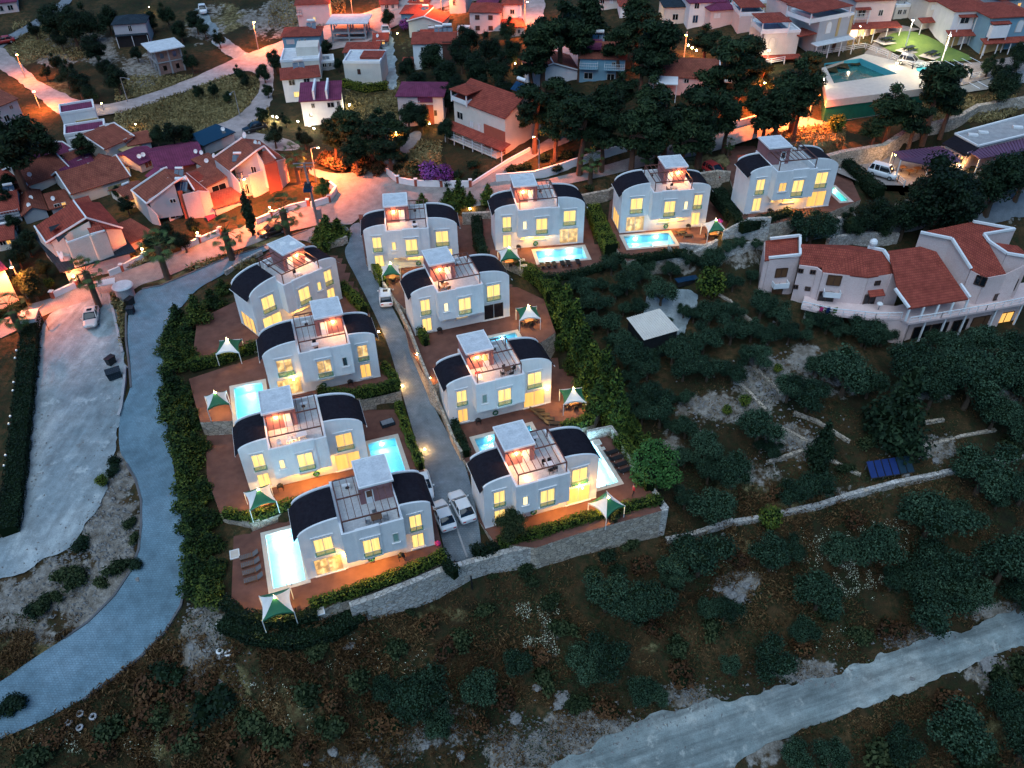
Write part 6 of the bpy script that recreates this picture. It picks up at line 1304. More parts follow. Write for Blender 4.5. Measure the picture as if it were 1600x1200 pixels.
# boulders
def boulder(px, py, s, label, m_='soil', grp='pale boulders'):
    v = sph(60); import mathutils
    me = bpy.data.meshes.new('boulder'); b_ = bmesh.new(); bmesh.ops.create_icosphere(b_, subdivisions=3, radius=1)
    k = random.uniform(0, 50)
    for q in b_.verts: q.co *= 1+.55*noise.noise(q.co*1.1+Vector((k, 0, 0)))+.2*noise.noise(q.co*3.1+Vector((k, 3, 0))); q.co.z *= .6; q.co.x *= 1.25
    b_.to_mesh(me); b_.free(); me.materials.append(M['rock']); o = bpy.data.objects.new('boulder', me); col.objects.link(o); o.scale = (s,)*3; o.rotation_euler.z = random.uniform(0, 6); o.location = gp(px, py); tag(o, label, 'boulder', grp)
M['rock'] = pm('pale_rock', (.27,.265,.26), (.13,.125,.12), 2.5, .95, .4, fine=9)
_bl = ((545,1010,.5),(880,1090,.9),(872,1100,.6),(1140,925,1.0),(1155,935,.7),(1165,915,.6),(1120,918,.6),(838,1075,.5),(805,1120,.7),(1425,1060,.3),(1545,1038,1.0),(1560,1060,.7),(345,1025,.4),(520,1175,.6),(480,1190,.5),(215,905,.3),(165,900,.25),(300,1010,.4),(322,1015,.35),(1250,1065,.35),(1300,1070,.3),(1130,835+0,.25),(665,1165,.5),(720,1180,.5),(1452,990,.25))
for x, y, s in _bl: boulder(x, y, s*.75, 'pale boulder in the scrub, '+ORD[sorted(_bl).index((x, y, s))]+' from left', grp='pale boulders in the scrub')
_br = sorted(((1415,742),(1320,772),(1150,598),(1166,585),(1185,600),(1208,612),(1462,720),(1290,785)))
for i, (x, y) in enumerate(_br): boulder(x, y, .35, 'pale rock beside a dry stone row, '+ORD[i]+' from left', grp='pale rocks by the stone rows')

def rubble(name, n, regs, size, label):
    mb_v, mb_f = [], []; tet = np.array([(1,0,-.4),(-.5,.87,-.4),(-.5,-.87,-.4),(0,0,.7)])
    for cx, cy, rx, ry, wt in regs:
        m_ = int(n*wt); d = rays(rng.normal(cx, rx*.6, m_), rng.normal(cy, ry*.6, m_)); zv = np.zeros(m_)
        for _k in range(8): t_ = (zv-CZ)/d[:, 2]; xv, yv = d[:, 0]*t_, d[:, 1]*t_; zv = zv*.35+nat(xv, yv)*.65
        bad = np.zeros(m_, bool)
        for P in list(RP.values())+[p[1] for p in PLATS]: bad |= inpoly(xv, yv, P)
        for x, y, z in zip(xv[~bad], yv[~bad], zv[~bad]):
            a = random.uniform(0, 6.28); sz = size*random.uniform(.4, 1.6)*random.choice((.6, 1, 1)); A = np.array([[math.cos(a), -math.sin(a)*1.3, 0], [math.sin(a), math.cos(a), 0], [0, 0, 1]]); k = len(mb_v)
            mb_v += (tet@A.T*sz+np.array([x, y, z+sz*.1])).tolist(); mb_f += [[k, k+1, k+3], [k+1, k+2, k+3], [k+2, k, k+3]]
    me = bpy.data.meshes.new(name); me.from_pydata(mb_v, [], mb_f); me.materials.append(M['rock']); o = bpy.data.objects.new(name, me); col.objects.link(o); tag(o, label, 'rubble', None, 'stuff')
rubble('loose_stones', 3600, [(180,820,45,110,.12),(110,930,120,50,.12),(320,990,30,60,.07),(900,1150,90,40,.1),(820,1170,60,40,.07),(1195,600,45,50,.09),(1110,640,60,28,.04),(1240,690,55,35,.06),(1145,925,30,25,.04),(1260,1055,80,20,.06),(1080,1090,60,20,.05),(1420,1000,60,14,.04),(1560,1050,50,40,.05),(640,1150,120,40,.05),(1440,700,60,20,.03),(350,1060,60,60,.04),(1560,300,50,40,.03),(60,700,16,110,.05),(150,830,30,40,.04),(110,870,50,20,.03),(1000,1130,60,14,.03)], .15, 'loose pale stones on the bare ground')
# ---------------- town houses ----------------
def win(par, x, z, w_, h_, y, lit, frame='frame', rail=False, side=None):
    """window on the front wall (y) or on side wall: side=('L'|'R', x of wall); then x runs along depth"""
    f = MB(); p = MB(); t_ = .07
    def pt(a, d, zz_): return (a, y-d, zz_) if side is None else ((side[1]-d, a, zz_) if side[0] == 'L' else (side[1]+d, a, zz_))
    def bx(mb, a0, a1, z0, z1, d0, d1):
        P = [pt(a0, d0, z0), pt(a1, d1, z1)]; q = [min(P[0][i], P[1][i]) for i in range(3)]+[max(P[0][i], P[1][i]) for i in range(3)]; mb.box(*q)
    f.use(M[frame]); bx(f, x-w_/2-t_, x-w_/2, z-t_, z+h_+t_, 0, .06); bx(f, x+w_/2, x+w_/2+t_, z-t_, z+h_+t_, 0, .06); bx(f, x-w_/2, x+w_/2, z-t_, z, 0, .06); bx(f, x-w_/2, x+w_/2, z+h_, z+h_+t_, 0, .06); bx(f, x-.03, x+.03, z, z+h_, .02, .05)
    fo = f.build('window', None, par); p.use(M[lit]); bx(p, x-w_/2, x+w_/2, z, z+h_, .003, .02); p.build('pane', None, fo)
def roofprism(mb, kind, x0, y0, x1, y1, z, rise, ov=.35, th=.14):
    X0, Y0, X1, Y1 = x0-ov, y0-ov, x1+ov, y1+ov; xm, ym = (X0+X1)/2, (Y0+Y1)/2
    def slab_(q):
        d = [(p[0], p[1], p[2]-th) for p in q]; mb.face(q); mb.face(d[::-1])
        for i in range(len(q)): mb.face([d[i], d[(i+1) % len(q)], q[(i+1) % len(q)], q[i]])
    if kind == 'gx': slab_([(X0,Y0,z),(X1,Y0,z),(X1,ym,z+rise),(X0,ym,z+rise)]); slab_([(X1,Y1,z),(X0,Y1,z),(X0,ym,z+rise),(X1,ym,z+rise)])
    elif kind == 'gy': slab_([(X0,Y1,z),(X0,Y0,z),(xm,Y0,z+rise),(xm,Y1,z+rise)]); slab_([(X1,Y0,z),(X1,Y1,z),(xm,Y1,z+rise),(xm,Y0,z+rise)])
    elif kind == 'hip':
        r = min(X1-X0, Y1-Y0)/2
        if X1-X0 >= Y1-Y0: a, b_ = (X0+r, ym, z+rise), (X1-r, ym, z+rise)
        else: a, b_ = (xm, Y0+r, z+rise), (xm, Y1-r, z+rise)
        if X1-X0 >= Y1-Y0: slab_([(X0,Y0,z),(X1,Y0,z),b_,a]); slab_([(X1,Y1,z),(X0,Y1,z),a,b_]); slab_([(X0,Y1,z),(X0,Y0,z),a]); slab_([(X1,Y0,z),(X1,Y1,z),b_])
        else: slab_([(X0,Y0,z),(X1,Y0,z),a]); slab_([(X1,Y1,z),(X0,Y1,z),b_]); slab_([(X0,Y1,z),(X0,Y0,z),a,b_]); slab_([(X1,Y0,z),(X1,Y1,z),b_,a])
    elif kind == 'sx': slab_([(X0,Y0,z),(X1,Y0,z+rise),(X1,Y1,z+rise),(X0,Y1,z)])
    elif kind == 'sxr': slab_([(X0,Y0,z+rise),(X1,Y0,z),(X1,Y1,z),(X0,Y1,z+rise)])
    elif kind == 'sy': slab_([(X0,Y0,z),(X1,Y0,z),(X1,Y1,z+rise),(X0,Y1,z+rise)])
def dish(par, x, y, z, r_=.35, a=2.4):
    mb = MB().use(M['white_plastic']); c = Vector((x, y, z+.5)); d = Vector((math.cos(a), -abs(math.sin(a))-.2, .5)).normalized(); u = d.cross(Vector((0,0,1))).normalized(); v = u.cross(d); ring = [c+(u*math.cos(t)+v*math.sin(t))*r_+d*.08 for t in [i*math.pi/5 for i in range(10)]]
    for i in range(10): mb.face([ring[i], ring[(i+1) % 10], c])
    for i in range(10): mb.face([c-d*.02, ring[(i+1) % 10]-d*.02, ring[i]-d*.02])
    mb.use(M['steel']).bar((x, y, z-.3), tuple(c), .05); mb.build('satellite_dish', None, par)
def solar(par, x, y, z, s=1.0):
    mb = MB().use(M['blueglass']); 
    for dx in (-.5, .5): mb.obox((x+dx*s, y, z+.15), .9*s, 1.5*s, .08, 0, R(35))
    mb.build('solar_collector', None, par); mb = MB().use(M['white_plastic']); mb.tube([(x-.8*s, y+.75*s, z+1.0*s), (x+.8*s, y+.75*s, z+1.0*s)], .27*s, 10); mb.use(M['steel']); mb.bar((x-.6*s, y+.7*s, z-.2), (x-.6*s, y+.7*s, z+1.0*s), .05); mb.bar((x+.6*s, y+.7*s, z-.2), (x+.6*s, y+.7*s, z+1.0*s), .05); mb.build('water_heater', None, par)
def house(label, A, B, hp, depth, roof, wm, rm, rise=1.1, wins=(), extra=(), ov=.3, dz=0, parapet=False, chim=False, cat='house', shift=0, group=None, vz=0):
    a, b_ = gp(*A), gp(*B); d = b_-a; wd = math.hypot(d.x, d.y); yaw = math.atan2(d.y, d.x); z0 = min(a.z, b_.z); mid = (a+b_)/2
    # wall height from the pixel height of the front wall
    k = topix(mid.x, mid.y, z0)[1]-topix(mid.x, mid.y, z0+1)[1]; h = hp/k
    root = empty('house', (a.x, a.y, z0), yaw, label, cat, group); D = depth
    wb = MB().use(M[wm]); gab = []
    if roof in ('gx', 'gy', 'hip') or roof.startswith('s') or roof == 'flat': pass
    wb.box(0, 0, -2.5, wd, D, h)
    if roof == 'gx':
        for xx in (0, wd-.2): wb.prism([(0,0)], 0, 0) if False else None
        for x0_, x1_ in ((0, .18), (wd-.18, wd)):
            P = [(0, h), (D, h), (D/2, h+rise)]; wb.face([(x0_, p[0], p[1]) for p in P][::-1]); wb.face([(x1_, p[0], p[1]) for p in P]); wb.face([(x0_,0,h),(x1_,0,h),(x1_,D/2,h+rise),(x0_,D/2,h+rise)]); wb.face([(x1_,D,h),(x0_,D,h),(x0_,D/2,h+rise),(x1_,D/2,h+rise)])
    if roof == 'gy': wb.ext([(0, h), (wd, h), (wd/2, h+rise)], 0, .18); wb.ext([(0, h), (wd, h), (wd/2, h+rise)], D-.18, D)
    if roof in ('sx', 'sxr'): wb.ext([(0, h), (wd, h), (wd if roof == 'sx' else 0, h+rise)], 0, .18)
    wb.build('wall', None, root)
    if roof == 'flat' or parapet:
        pr = MB().use(M['trim']); q = .22; ph = .45
        for c in ((-.05,-.05,wd+.05,q),(-.05,D-q,wd+.05,D+.05),(-.05,q,q,D-q),(wd-q,q,wd+.05,D-q)): pr.box(c[0], c[1], h+.003, c[2], c[3], h+ph)
        pr.build('parapet', None, root); rf = MB().use(M[rm]); rf.box(q, q, h+.004, wd-q, D-q, h+.14); rf.build('roof', None, root)
    if roof != 'flat':
        rf = MB().use(M[rm]); roofprism(rf, roof, 0, 0, wd, D, h+.16, rise, ov); ro = rf.build('roof', None, root)
        if chim: MB().use(M['trim']).box(wd*.7, D*.45, h, wd*.7+.6, D*.45+.5, h+rise+.8).build('chimney', None, root)
    for q in wins:  # (fraction x, z, w, h, mat[, side])
        f, zz_, ww, hh, mt = q[:5]; sd_ = q[5] if len(q) > 5 else None
        if sd_: win(root, f*D, zz_, ww, hh, 0, mt, 'frame', side=(sd_, 0 if sd_ == 'L' else wd))
        else: win(root, f*wd, zz_, ww, hh, -.003, mt, 'frame_brown' if mt == 'brownw' else 'frame')
    for e in extra:
        k_ = e[0]
        if k_ == 'dish': dish(root, e[1]*wd, e[2]*D, h+(rise*.6 if roof != 'flat' else .4)+(e[3] if len(e) > 3 else 0))
        elif k_ == 'solar': solar(root, e[1]*wd, e[2]*D, h+(rise*e[3] if len(e) > 3 else .3), e[4] if len(e) > 4 else 1)
        elif k_ == 'panel': MB().use(M[e[1]]).box(e[2]*wd, -.12, e[4], e[3]*wd, -.004, e[5]).build('cladding', None, root)
        elif k_ == 'balcony':
            x0, x1, zz_, dd = e[1]*wd, e[2]*wd, e[3], e[4]; bb = MB().use(M[wm]); bb.box(x0, -dd, zz_-.15, x1, -.004, zz_); bal = bb.build('balcony', None, root)
            r_ = MB().use(M[e[5] if len(e) > 5 else 'white_metal'])
            for zz2 in (.45, .9): r_.bar((x0, -dd+.05, zz_+zz2), (x1, -dd+.05, zz_+zz2), .05); r_.bar((x0+.03, -dd+.05, zz_+zz2), (x0+.03, 0, zz_+zz2), .05); r_.bar((x1-.03, -dd+.05, zz_+zz2), (x1-.03, 0, zz_+zz2), .05)
            n_ = max(3, int((x1-x0)/.35))
            for i in range(n_+1): r_.bar((x0+(x1-x0)*i/n_, -dd+.05, zz_), (x0+(x1-x0)*i/n_, -dd+.05, zz_+.9), .035)
            r_.build('railing', None, bal)
        elif k_ == 'porch':   # x0,x1,z,depth,rise,mat, posts
            x0, x1, zz_, dd, rs, mt = e[1]*wd, e[2]*wd, e[3], e[4], e[5], e[6]; r_ = MB().use(M[mt]); r_.face([(x0,-dd,zz_-rs),(x1,-dd,zz_-rs),(x1,-.004,zz_),(x0,-.004,zz_)]); r_.face([(x0,-dd,zz_-rs-.12),(x0,-.004,zz_-.12),(x1,-.004,zz_-.12),(x1,-dd,zz_-rs-.12)]); r_.face([(x0,-dd,zz_-rs-.12),(x1,-dd,zz_-rs-.12),(x1,-dd,zz_-rs),(x0,-dd,zz_-rs)])
            r_.face([(x0,-dd,zz_-rs-.12),(x0,-dd,zz_-rs),(x0,-.004,zz_),(x0,-.004,zz_-.12)]); r_.face([(x1,-dd,zz_-rs),(x1,-dd,zz_-rs-.12),(x1,-.004,zz_-.12),(x1,-.004,zz_)])
            po = r_.build('porch_roof', None, root); n_ = max(2, int((x1-x0)/2.2)+1)
            for i in range(n_): MB().use(M['white_metal']).bar((x0+.15+(x1-x0-.3)*i/(n_-1), -dd+.15, -1), (x0+.15+(x1-x0-.3)*i/(n_-1), -dd+.15, zz_-rs-.1), .12).build('post', None, po)
        elif k_ == 'open':  # roof terrace canopy on posts: x0,x1,y0,y1,height,mat
            x0, x1, y0, y1, hh, mt = e[1]*wd, e[2]*wd, e[3]*D, e[4]*D, e[5], e[6]; r_ = MB().use(M[mt]); roofprism(r_, 'hip', x0, y0, x1, y1, h+hh, .7, .25); po = r_.build('terrace_canopy', None, root)
            for xx in (x0, x1):
                for yy in (y0, y1): MB().use(M['trim']).bar((xx, yy, h-.2), (xx, yy, h+hh), .16).build('post', None, po)
            MB().use(M['trim']).box(x0, y0, h+.003, x1, y0+.1, h+.7).box(x0, y0+.1, h+.003, x0+.1, y1, h+.7).box(x1-.1, y0+.1, h+.003, x1, y1, h+.7).build('terrace_parapet', None, root)
        elif k_ == 'edge':  # white verge strips along a gable roof
            r_ = MB().use(M['trim'])
            if roof == 'gy':
                for yy in (-.3,): r_.bar((-ov, yy, h+.2), (wd/2, yy, h+rise+.25), .16, .2); r_.bar((wd/2, yy, h+rise+.25), (wd+ov, yy, h+.2), .16, .2)
                r_.bar((wd/2, -.3, h+rise+.22), (wd/2, D+.3, h+rise+.22), .16)
            else:
                for xx in (-ov, wd+ov): r_.bar((xx, -ov, h+.2), (xx, D/2, h+rise+.25), .16, .2); r_.bar((xx, D/2, h+rise+.25), (xx, D+ov, h+.2), .16, .2)
            r_.build('verge', None, root)
        elif k_ == 'box':   # extra volume: x0,y0,z0,x1,y1,z1,mat
            MB().use(M[e[7]]).box(e[1]*wd, e[2]*D, e[3], e[4]*wd, e[5]*D, e[6]).build(e[8] if len(e) > 8 else 'wing', None, root)
        elif k_ == 'arch':  # arched window, x,z
            x, zz_, m_ = e[1]*wd, e[2], e[3]; a_ = [(x-.5, zz_), (x+.5, zz_), (x+.5, zz_+1.2)]+[(x+.5*math.cos(t), zz_+1.2+.6*math.sin(t)) for t in [i*math.pi/8 for i in range(1, 8)]]+[(x-.5, zz_+1.2)]
            MB().use(M['coping']).ext([(x+(p[0]-x)*1.25, zz_+(p[1]-zz_)*1.08-.05) for p in a_], -.06, -.004).build('window_surround', None, root); MB().use(M[m_]).ext(a_, -.09, -.062).build('pane', None, root)
    return root
DG = 'darkglass'
house('white two-storey house with dark roof at the top left, front lower floor dark', (186,73), (236,69), 33, 6, 'hip', 'greyw', 'darkteal', 1.0, [(.5,2.9,.6,1.1,DG),(.25,.6,.8,1.3,DG),(.75,.6,.8,1.3,DG),(.5,2.9,.6,1.1,DG,'L')], [('panel','steel_dark',0,1,-.5,2.2),('porch',0,1,2.4,.8,.1,'darkteal')])
# unfinished concrete house
def frame_house(label, A, B, hp, D, floors, infill, group=None):
    a, b_ = gp(*A), gp(*B); d = b_-a; wd = math.hypot(d.x, d.y); yaw = math.atan2(d.y, d.x); z0 = min(a.z, b_.z); k = topix(a.x, a.y, z0)[1]-topix(a.x, a.y, z0+1)[1]; h = hp/k; fh = h/floors
    root = empty('unfinished_house', (a.x, a.y, z0), yaw, label, 'unfinished house', group)
    for f in range(floors):
        z = (f+1)*fh; e = .7 if f == floors-1 else .05; s = MB().use(M['concrete'] if f < floors-1 else M['slab']); s.box(-e, -e, z-.18, wd+e, D+e, z); s.build('floor_slab', None, root)
    for i in range(3):
        for j in range(3): MB().use(M['concrete']).box(i*(wd-.3)/2, j*(D-.3)/2, -1, i*(wd-.3)/2+.3, j*(D-.3)/2+.3, h-.185).build('column', None, root)
    if infill:
        for f in range(floors):
            z = f*fh
            for (x0, x1) in ((.3, wd/2-.15), (wd/2+.15, wd-.3)):
                w_ = MB().use(M['brickinfill']); xm = (x0+x1)/2; w_.box(x0, .08, z-.5*(f == 0), xm-.35, .22, z+fh-.185); w_.box(xm+.35, .08, z, x1, .22, z+fh-.185); w_.box(xm-.35, .08, z, xm+.35, .22, z+.6); w_.box(xm-.35, .08, z+1.6, xm+.35, .22, z+fh-.185); w_.build('brick_infill', None, root)
            w_ = MB().use(M['brickinfill']); w_.box(wd-.22, .3, z, wd-.08, D/2-.15, z+fh-.185); w_.build('brick_infill', None, root)
    else:
        s = MB().use(M['concrete']); s.box(0, 0, fh*.45, wd, .12, fh*.6); s.build('beam', None, root)
frame_house('unfinished two-storey house with brick infill and white slab roof', (250,118), (291,109), 38, 5.5, 2, True)
frame_house('bare concrete frame with open floors at the top centre', (520,68), (573,62), 32, 5.5, 2, False)
house('pink house cut by the left edge above the big pine', (-18,218), (40,190), 36, 8, 'gx', 'pinkw', 'brownroof', 1.2, [(.6,1.4,.9,1,DG),(.8,3,.6,.6,'rust')], [('dish',.3,.3)])
house('low white house at the top left corner', (-15,24), (30,17), 16, 6, 'gx', 'pinkw', 'purple', .8, [(.4,.6,1.2,1,DG),(.75,.6,1,1,DG)])
house('white box house with purple flat roof, highest of the left cluster', (103,203), (156,194), 22, 4.5, 'flat', 'stucco', 'purple', 0, [], [('box',.35,-.05,.2,.98,-.002,1.2,'ochre','shutter')])
house('white box house with purple flat roof behind the dark small pine', (107,229), (170,219), 15, 4.5, 'flat', 'stucco', 'purple', 0, [(.9,.3,.5,.7,DG)])
house('low white house with purple roof under the big pine, left', (30,268), (82,244), 14, 5.5, 'gx', 'cream', 'purple', .8, [], [('edge',),('dish',.8,.2)])
house('low white house with purple roof under the big pine, right', (62,272), (118,246), 12, 6, 'gx', 'cream', 'purple', .7, [], [('edge',),('dish',.5,.3)])
house('white-walled house with brown tiled roof and rusty canopy beside the blond grass', (170,252), (212,232), 18, 8, 'gx', 'cream', 'brownroof', 1.4, [(.75,1.6,.6,.6,'rust')], [('edge',),('dish',.9,.6),('box',.75,.2,2.0,1.2,.6,2.1,'slab','canopy'),('porch',.4,1.1,1.2,1.6,.2,'ochre')])
house('low house with large purple metal roof, middle of the left cluster', (248,276), (322,262), 9, 9, 'gx', 'rust', 'purple', 1.2, [], [('dish',1.0,.1),('dish',.9,.2)])
house('small house with purple lean-to roof left of the large purple roof', (222,270), (252,256), 12, 6, 'gx', 'pinkw', 'purple', .9, [(.4,.4,1.2,.8,'rust')], [('dish',.2,.1),('dish',.4,.1)])
house('house with a single dark solar canopy behind the purple roof', (322,240), (368,222), 12, 5, 'sx', 'greyw', 'darkglass', .3, [], [('dish',.9,.4)])
house('orange-lit white house with magenta roof at the left edge', (-45,520), (34,478), 62, 8, 'gx', 'cream', 'purple', 1.2, [], [])
house('brown tiled house with white gable in the left cluster, upper left', (52,304), (112,276), 14, 8, 'gx', 'cream', 'brownroof', 1.8, [], [('edge',),('dish',.1,.0)])
house('brown tiled house with white gable in the left cluster, centre', (120,322), (205,290), 18, 8, 'gx', 'cream', 'brownroof', 2.0, [], [('edge',),('panel','ochre',.6,.95,-.5,1.4)])
house('small purple canopy house between two brown tiled roofs', (104,284), (152,270), 11, 4, 'sy', 'bluew', 'purple', .7, [], [])
house('low house with patterned white lattice balcony at the left edge', (-12,358), (36,346), 20, 7, 'gx', 'greyw', 'redroof', 1.5, [], [('balcony',.0,1,1.5,.4),('solar',.8,.6,.9,.8),('dish',.9,.5)])
house('narrow brown roof with two dishes between lattice house and duplex', (42,350), (76,338), 12, 8, 'gy', 'greyw', 'brownroof', 1.0, [], [('dish',.4,.1),('dish',.6,.4)])
house('brown tiled carport between the two tall pinkish houses', (325,306), (362,292), 12, 6, 'sx', 'greyw', 'brownroof', .7, [(.5,.2,2.2,.9,DG)], [])
house('striped flat carport below the brown carport', (338,334), (386,318), 8, 4.5, 'sy', 'greyw', 'brownroof', .1, [], [])
house('small red awning building behind the dark garden trees', (205,392), (240,372), 10, 5, 'sy', 'pinkw', 'brownroof', .5, [], [])
house('tiled roof behind the purple roofs, nearest the blond grass', (205,238), (238,232), 10, 5, 'gx', 'greyw', 'brownroof', .8, [], [('dish',.2,.3)])
house('orange tiled roof section right of the brown tiled houses', (180,282), (205,272), 10, 6, 'gy', 'cream', 'brownroof', 1.0, [], [])
house('red roofed low building between trees at left', (10,300), (38,292), 10, 6, 'gx', 'cream', 'redroof', .8, [], [])
# top centre
house('pinkish two-storey house with red roof above the orange road', (468,45), (518,38), 36, 6, 'hip', 'pinkw', 'redroof', 1.0, [(.5,1.4,.45,.8,'lit_a'),(.4,3,1.4,.8,'lit_a','L')], [('balcony',-.02,.15,3,.6,'steel_dark')])
house('pale blue two-storey house with red roof and solar heater', (447,93), (504,87), 34, 6, 'hip', 'bluew', 'redroof', .9, [(.45,3.0,.3,.8,DG),(.6,3.0,.3,.8,DG),(.2,3,1.5,.8,'pinkw')], [('solar',.75,.6,.9,1.0)])
house('cream flat-roofed house with weathered terrace', (444,128), (503,122), 30, 7, 'flat', 'cream', 'slab', 0, [], [('box',.4,.4,3,.98,1,5.4,'cream','roof_room')])
house('white house with red hip roof, one window lit orange', (447,160), (504,152), 34, 6, 'hip', 'stucco', 'redroof', 1.0, [(.25,3.0,1.0,.9,DG),(.65,3.0,1.0,.9,DG),(.32,.8,.9,.9,'lit_a')], [('solar',.5,.5,1.0,1.1)])
house('red hip roof house behind the cream house', (540,103), (590,97), 20, 6, 'hip', 'greyw', 'redroof', .9, [(.3,1,.8,.8,DG)], [])
house('cream blank-walled house with small red roof strip', (542,140), (598,136), 40, 6.5, 'flat', 'cream', 'slab', 0, [(.4,2.9,.45,.8,'brownw'),(.4,.7,.4,.7,'brownw')], [('box',.4,.3,4.6,1.0,.9,5.3,'redroof','roof_strip')])
house('white house with purple striped roofs lit by garden lamps', (476,196), (536,190), 36, 6, 'sy', 'stucco', 'purple', 1.0, [(.3,3.0,.5,.7,DG),(.75,2.9,1.1,.8,DG),(.95,3,.4,.8,DG),(.2,1.4,.4,.6,DG)], [('box',.33,-.0,4.2,.38,1,5.9,'trim','parapet'),('box',.66,-.0,4.2,.71,1,5.9,'trim','parapet')])
house('pink house with purple roofs and brick-red corner by the orange lit trees', (625,196), (694,190), 44, 6.5, 'hip', 'pinkw', 'purple', 1.0, [(.15,2.8,.4,.8,'brownw'),(.25,.6,.45,.9,'lit_a'),(.82,1.8,.35,.8,'brownw'),(.72,1.8,.35,.7,DG)], [('panel','rust',.60,.78,-.5,3.6),('balcony',.28,.5,3.3,.4),('box',.45,-.02,4.0,.78,.4,4.9,'purple','dormer_roof')])
house('large house with open top balcony, red roofs and white railings', (712,214), (790,240), 58, 8, 'gx', 'cream', 'redroof', 2.2, [(.12,3.4,1.3,1.1,DG),(.35,2.9,.8,.9,'white_plastic'),(.5,2.8,.5,1,'white_plastic')], [('porch',-.05,1.1,2.6,2.0,.5,'redroof'),('open',.0,.3,-.05,.35,1.8,'redroof'),('balcony',.0,1,.6,2.0),('panel','rust',.6,1,.2,4.2),('solar',.7,.8,1,1.1)], ov=.2)
house('blue house with red roof at the terraced lane', (628,40), (668,34), 18, 6, 'hip', 'bluew', 'redroof', .9, [(.2,.8,.4,.8,DG)], [('solar',.9,.2,.5,.8)])
house('cream gabled house with small red window at the terraced lane', (640,56), (690,52), 22, 6, 'gy', 'cream', 'redroof', 1.0, [(.65,1.8,.5,.5,'rust'),(.3,.9,.5,.3,DG)], [('edge',)])
house('house with brown clad panels and red roof above the dark trees', (648,108), (712,98), 38, 7, 'gx', 'stucco', 'redroof', 1.0, [(.25,3.2,.9,.8,DG),(.42,3.2,.9,.8,DG)], [('panel','brownw',.2,.40,-1,2.9),('panel','brownw',.7,1.0,-1,5.0),('solar',.6,.6,.9,.9),('solar',.8,.6,.9,1.1),('box',-.3,-.1,-1,-.02,.4,1.4,'redroof','annex')])
house('pinkish house with red hip roof and four brown windows', (735,54), (782,48), 34, 6, 'hip', 'pinkw', 'redroof', 1.0, [(.25,2.9,.75,.7,'brownw'),(.68,2.9,.75,.7,'brownw'),(.25,.9,.75,.7,'brownw'),(.68,.9,.75,.7,'brownw')], [('porch',-.4,0,1.8,2.0,.2,'white_plastic')])
house('tall greyish house cut by the top edge', (703,22), (728,19), 26, 6, 'flat', 'greyw', 'slab', 0, [(.3,1.8,.6,1.2,DG)], [])
house('white walled house at the top beside the pinkish one', (786,30), (815,26), 22, 6, 'hip', 'stucco', 'redroof', .8, [(.5,1,.8,.8,DG)], [])
# among and behind the pines
house('tiled house with white terrace behind the pines', (826,140), (902,124), 24, 8, 'gy', 'stucco', 'brownroof', 1.4, [(.5,1,.9,.9,DG)], [('edge',)])
house('blue-grey house with purple and tiled roofs and balcony', (905,128), (975,122), 36, 8, 'gx', 'bluew', 'brownroof', 1.6, [(.2,.6,1.4,1,DG),(.7,.5,1.2,1,DG),(.75,3,.5,.5,DG)], [('solar',.35,.7,.9,1.2),('balcony',.55,1.0,2.6,1.2),('balcony',.0,.4,2.6,1),('box',-.02,.1,5.2,.45,.7,5.6,'purple','purple_roof')])
house('wide tiled house with white awnings in front of the orange glow', (1012,150), (1118,147), 30, 8, 'gx', 'pinkw', 'brownroof', 1.8, [(.55,2.4,.7,.6,DG),(.85,.3,1,1.2,DG)], [('edge',),('porch',.05,.42,3.4,2.4,.5,'white_plastic'),('box',1.0,.1,2.4,1.22,.8,2.6,'cream','balcony_slab'),('box',1.03,.12,-1,1.08,.2,2.39,'cream','pillar'),('box',.03,-.1,3.2,.07,.3,5.6,'trim','chimney')], ov=.25)
house('cream house with dark roof at the top right of the pines', (1036,40), (1072,35), 28, 6, 'hip', 'cream', 'darkteal', .8, [(.5,1,1,1,DG)], [])
house('white three-storey house with purple roof and blue window', (1074,44), (1128,34), 38, 7, 'hip', 'stucco', 'purple', .9, [(.2,3.4,.8,.9,DG),(.2,.9,.9,1.3,'blueglass'),(.75,1.8,.4,.7,'blueglass')], [])
house('pinkish white house with purple hip roof, lamp on its wall', (1107,46), (1150,36), 28, 7, 'hip', 'pinkw', 'purple', .9, [(.25,1.9,1.2,.8,'white_plastic')], [])
house('house with red canopied roof terrace behind the pines', (1152,52), (1192,46), 26, 7, 'flat', 'pinkw', 'slab', 0, [(.8,1.2,.3,.7,DG)], [('open',.0,.9,.0,.8,1.6,'redroof')])
house('cream stained house with canopied roof terrace and red ledge', (1187,98), (1242,90), 44, 7, 'flat', 'cream', 'slab', 0, [(.3,2.4,1.1,1.4,'cream')], [('open',-.1,.65,.0,.7,1.9,'redroof'),('porch',-.3,1.1,1.2,1.4,.3,'redroof'),('arch',.25,2.2,'cream'),('solar',.6,.9,.3,1.0)])
house('ochre and pink houses block at the top right', (1180,34), (1224,27), 28, 6, 'flat', 'ochre', 'slab', 0, [(.3,1,.6,.8,DG)], [('solar',.3,.5,.3,1.2)])
house('pink house with red hip roof behind the arched window house', (1224,48), (1262,40), 42, 7, 'hip', 'pinkw', 'redroof', .9, [(.5,2.6,.5,.5,DG)], [('porch',.0,.6,2.2,1.0,.3,'redroof')])
house('grey house with arched window and red canopied roof terrace', (1270,86), (1321,77), 52, 7, 'flat', 'greyw', 'terr', 0, [(.3,.5,.8,1.2,DG),(.6,.4,.7,1.4,'brownw')], [('open',-.3,.85,.0,.8,1.8,'redroof'),('arch',.3,3.4,'white_plastic'),('panel','ochre',.55,.62,2.6,5.6),('panel','ochre',.92,1,2.6,5.6),('porch',-.15,1.0,2.3,1.6,.1,'slab'),('box',-.5,-.0,3.6,-.02,.5,3.8,'redroof','side_roof')])
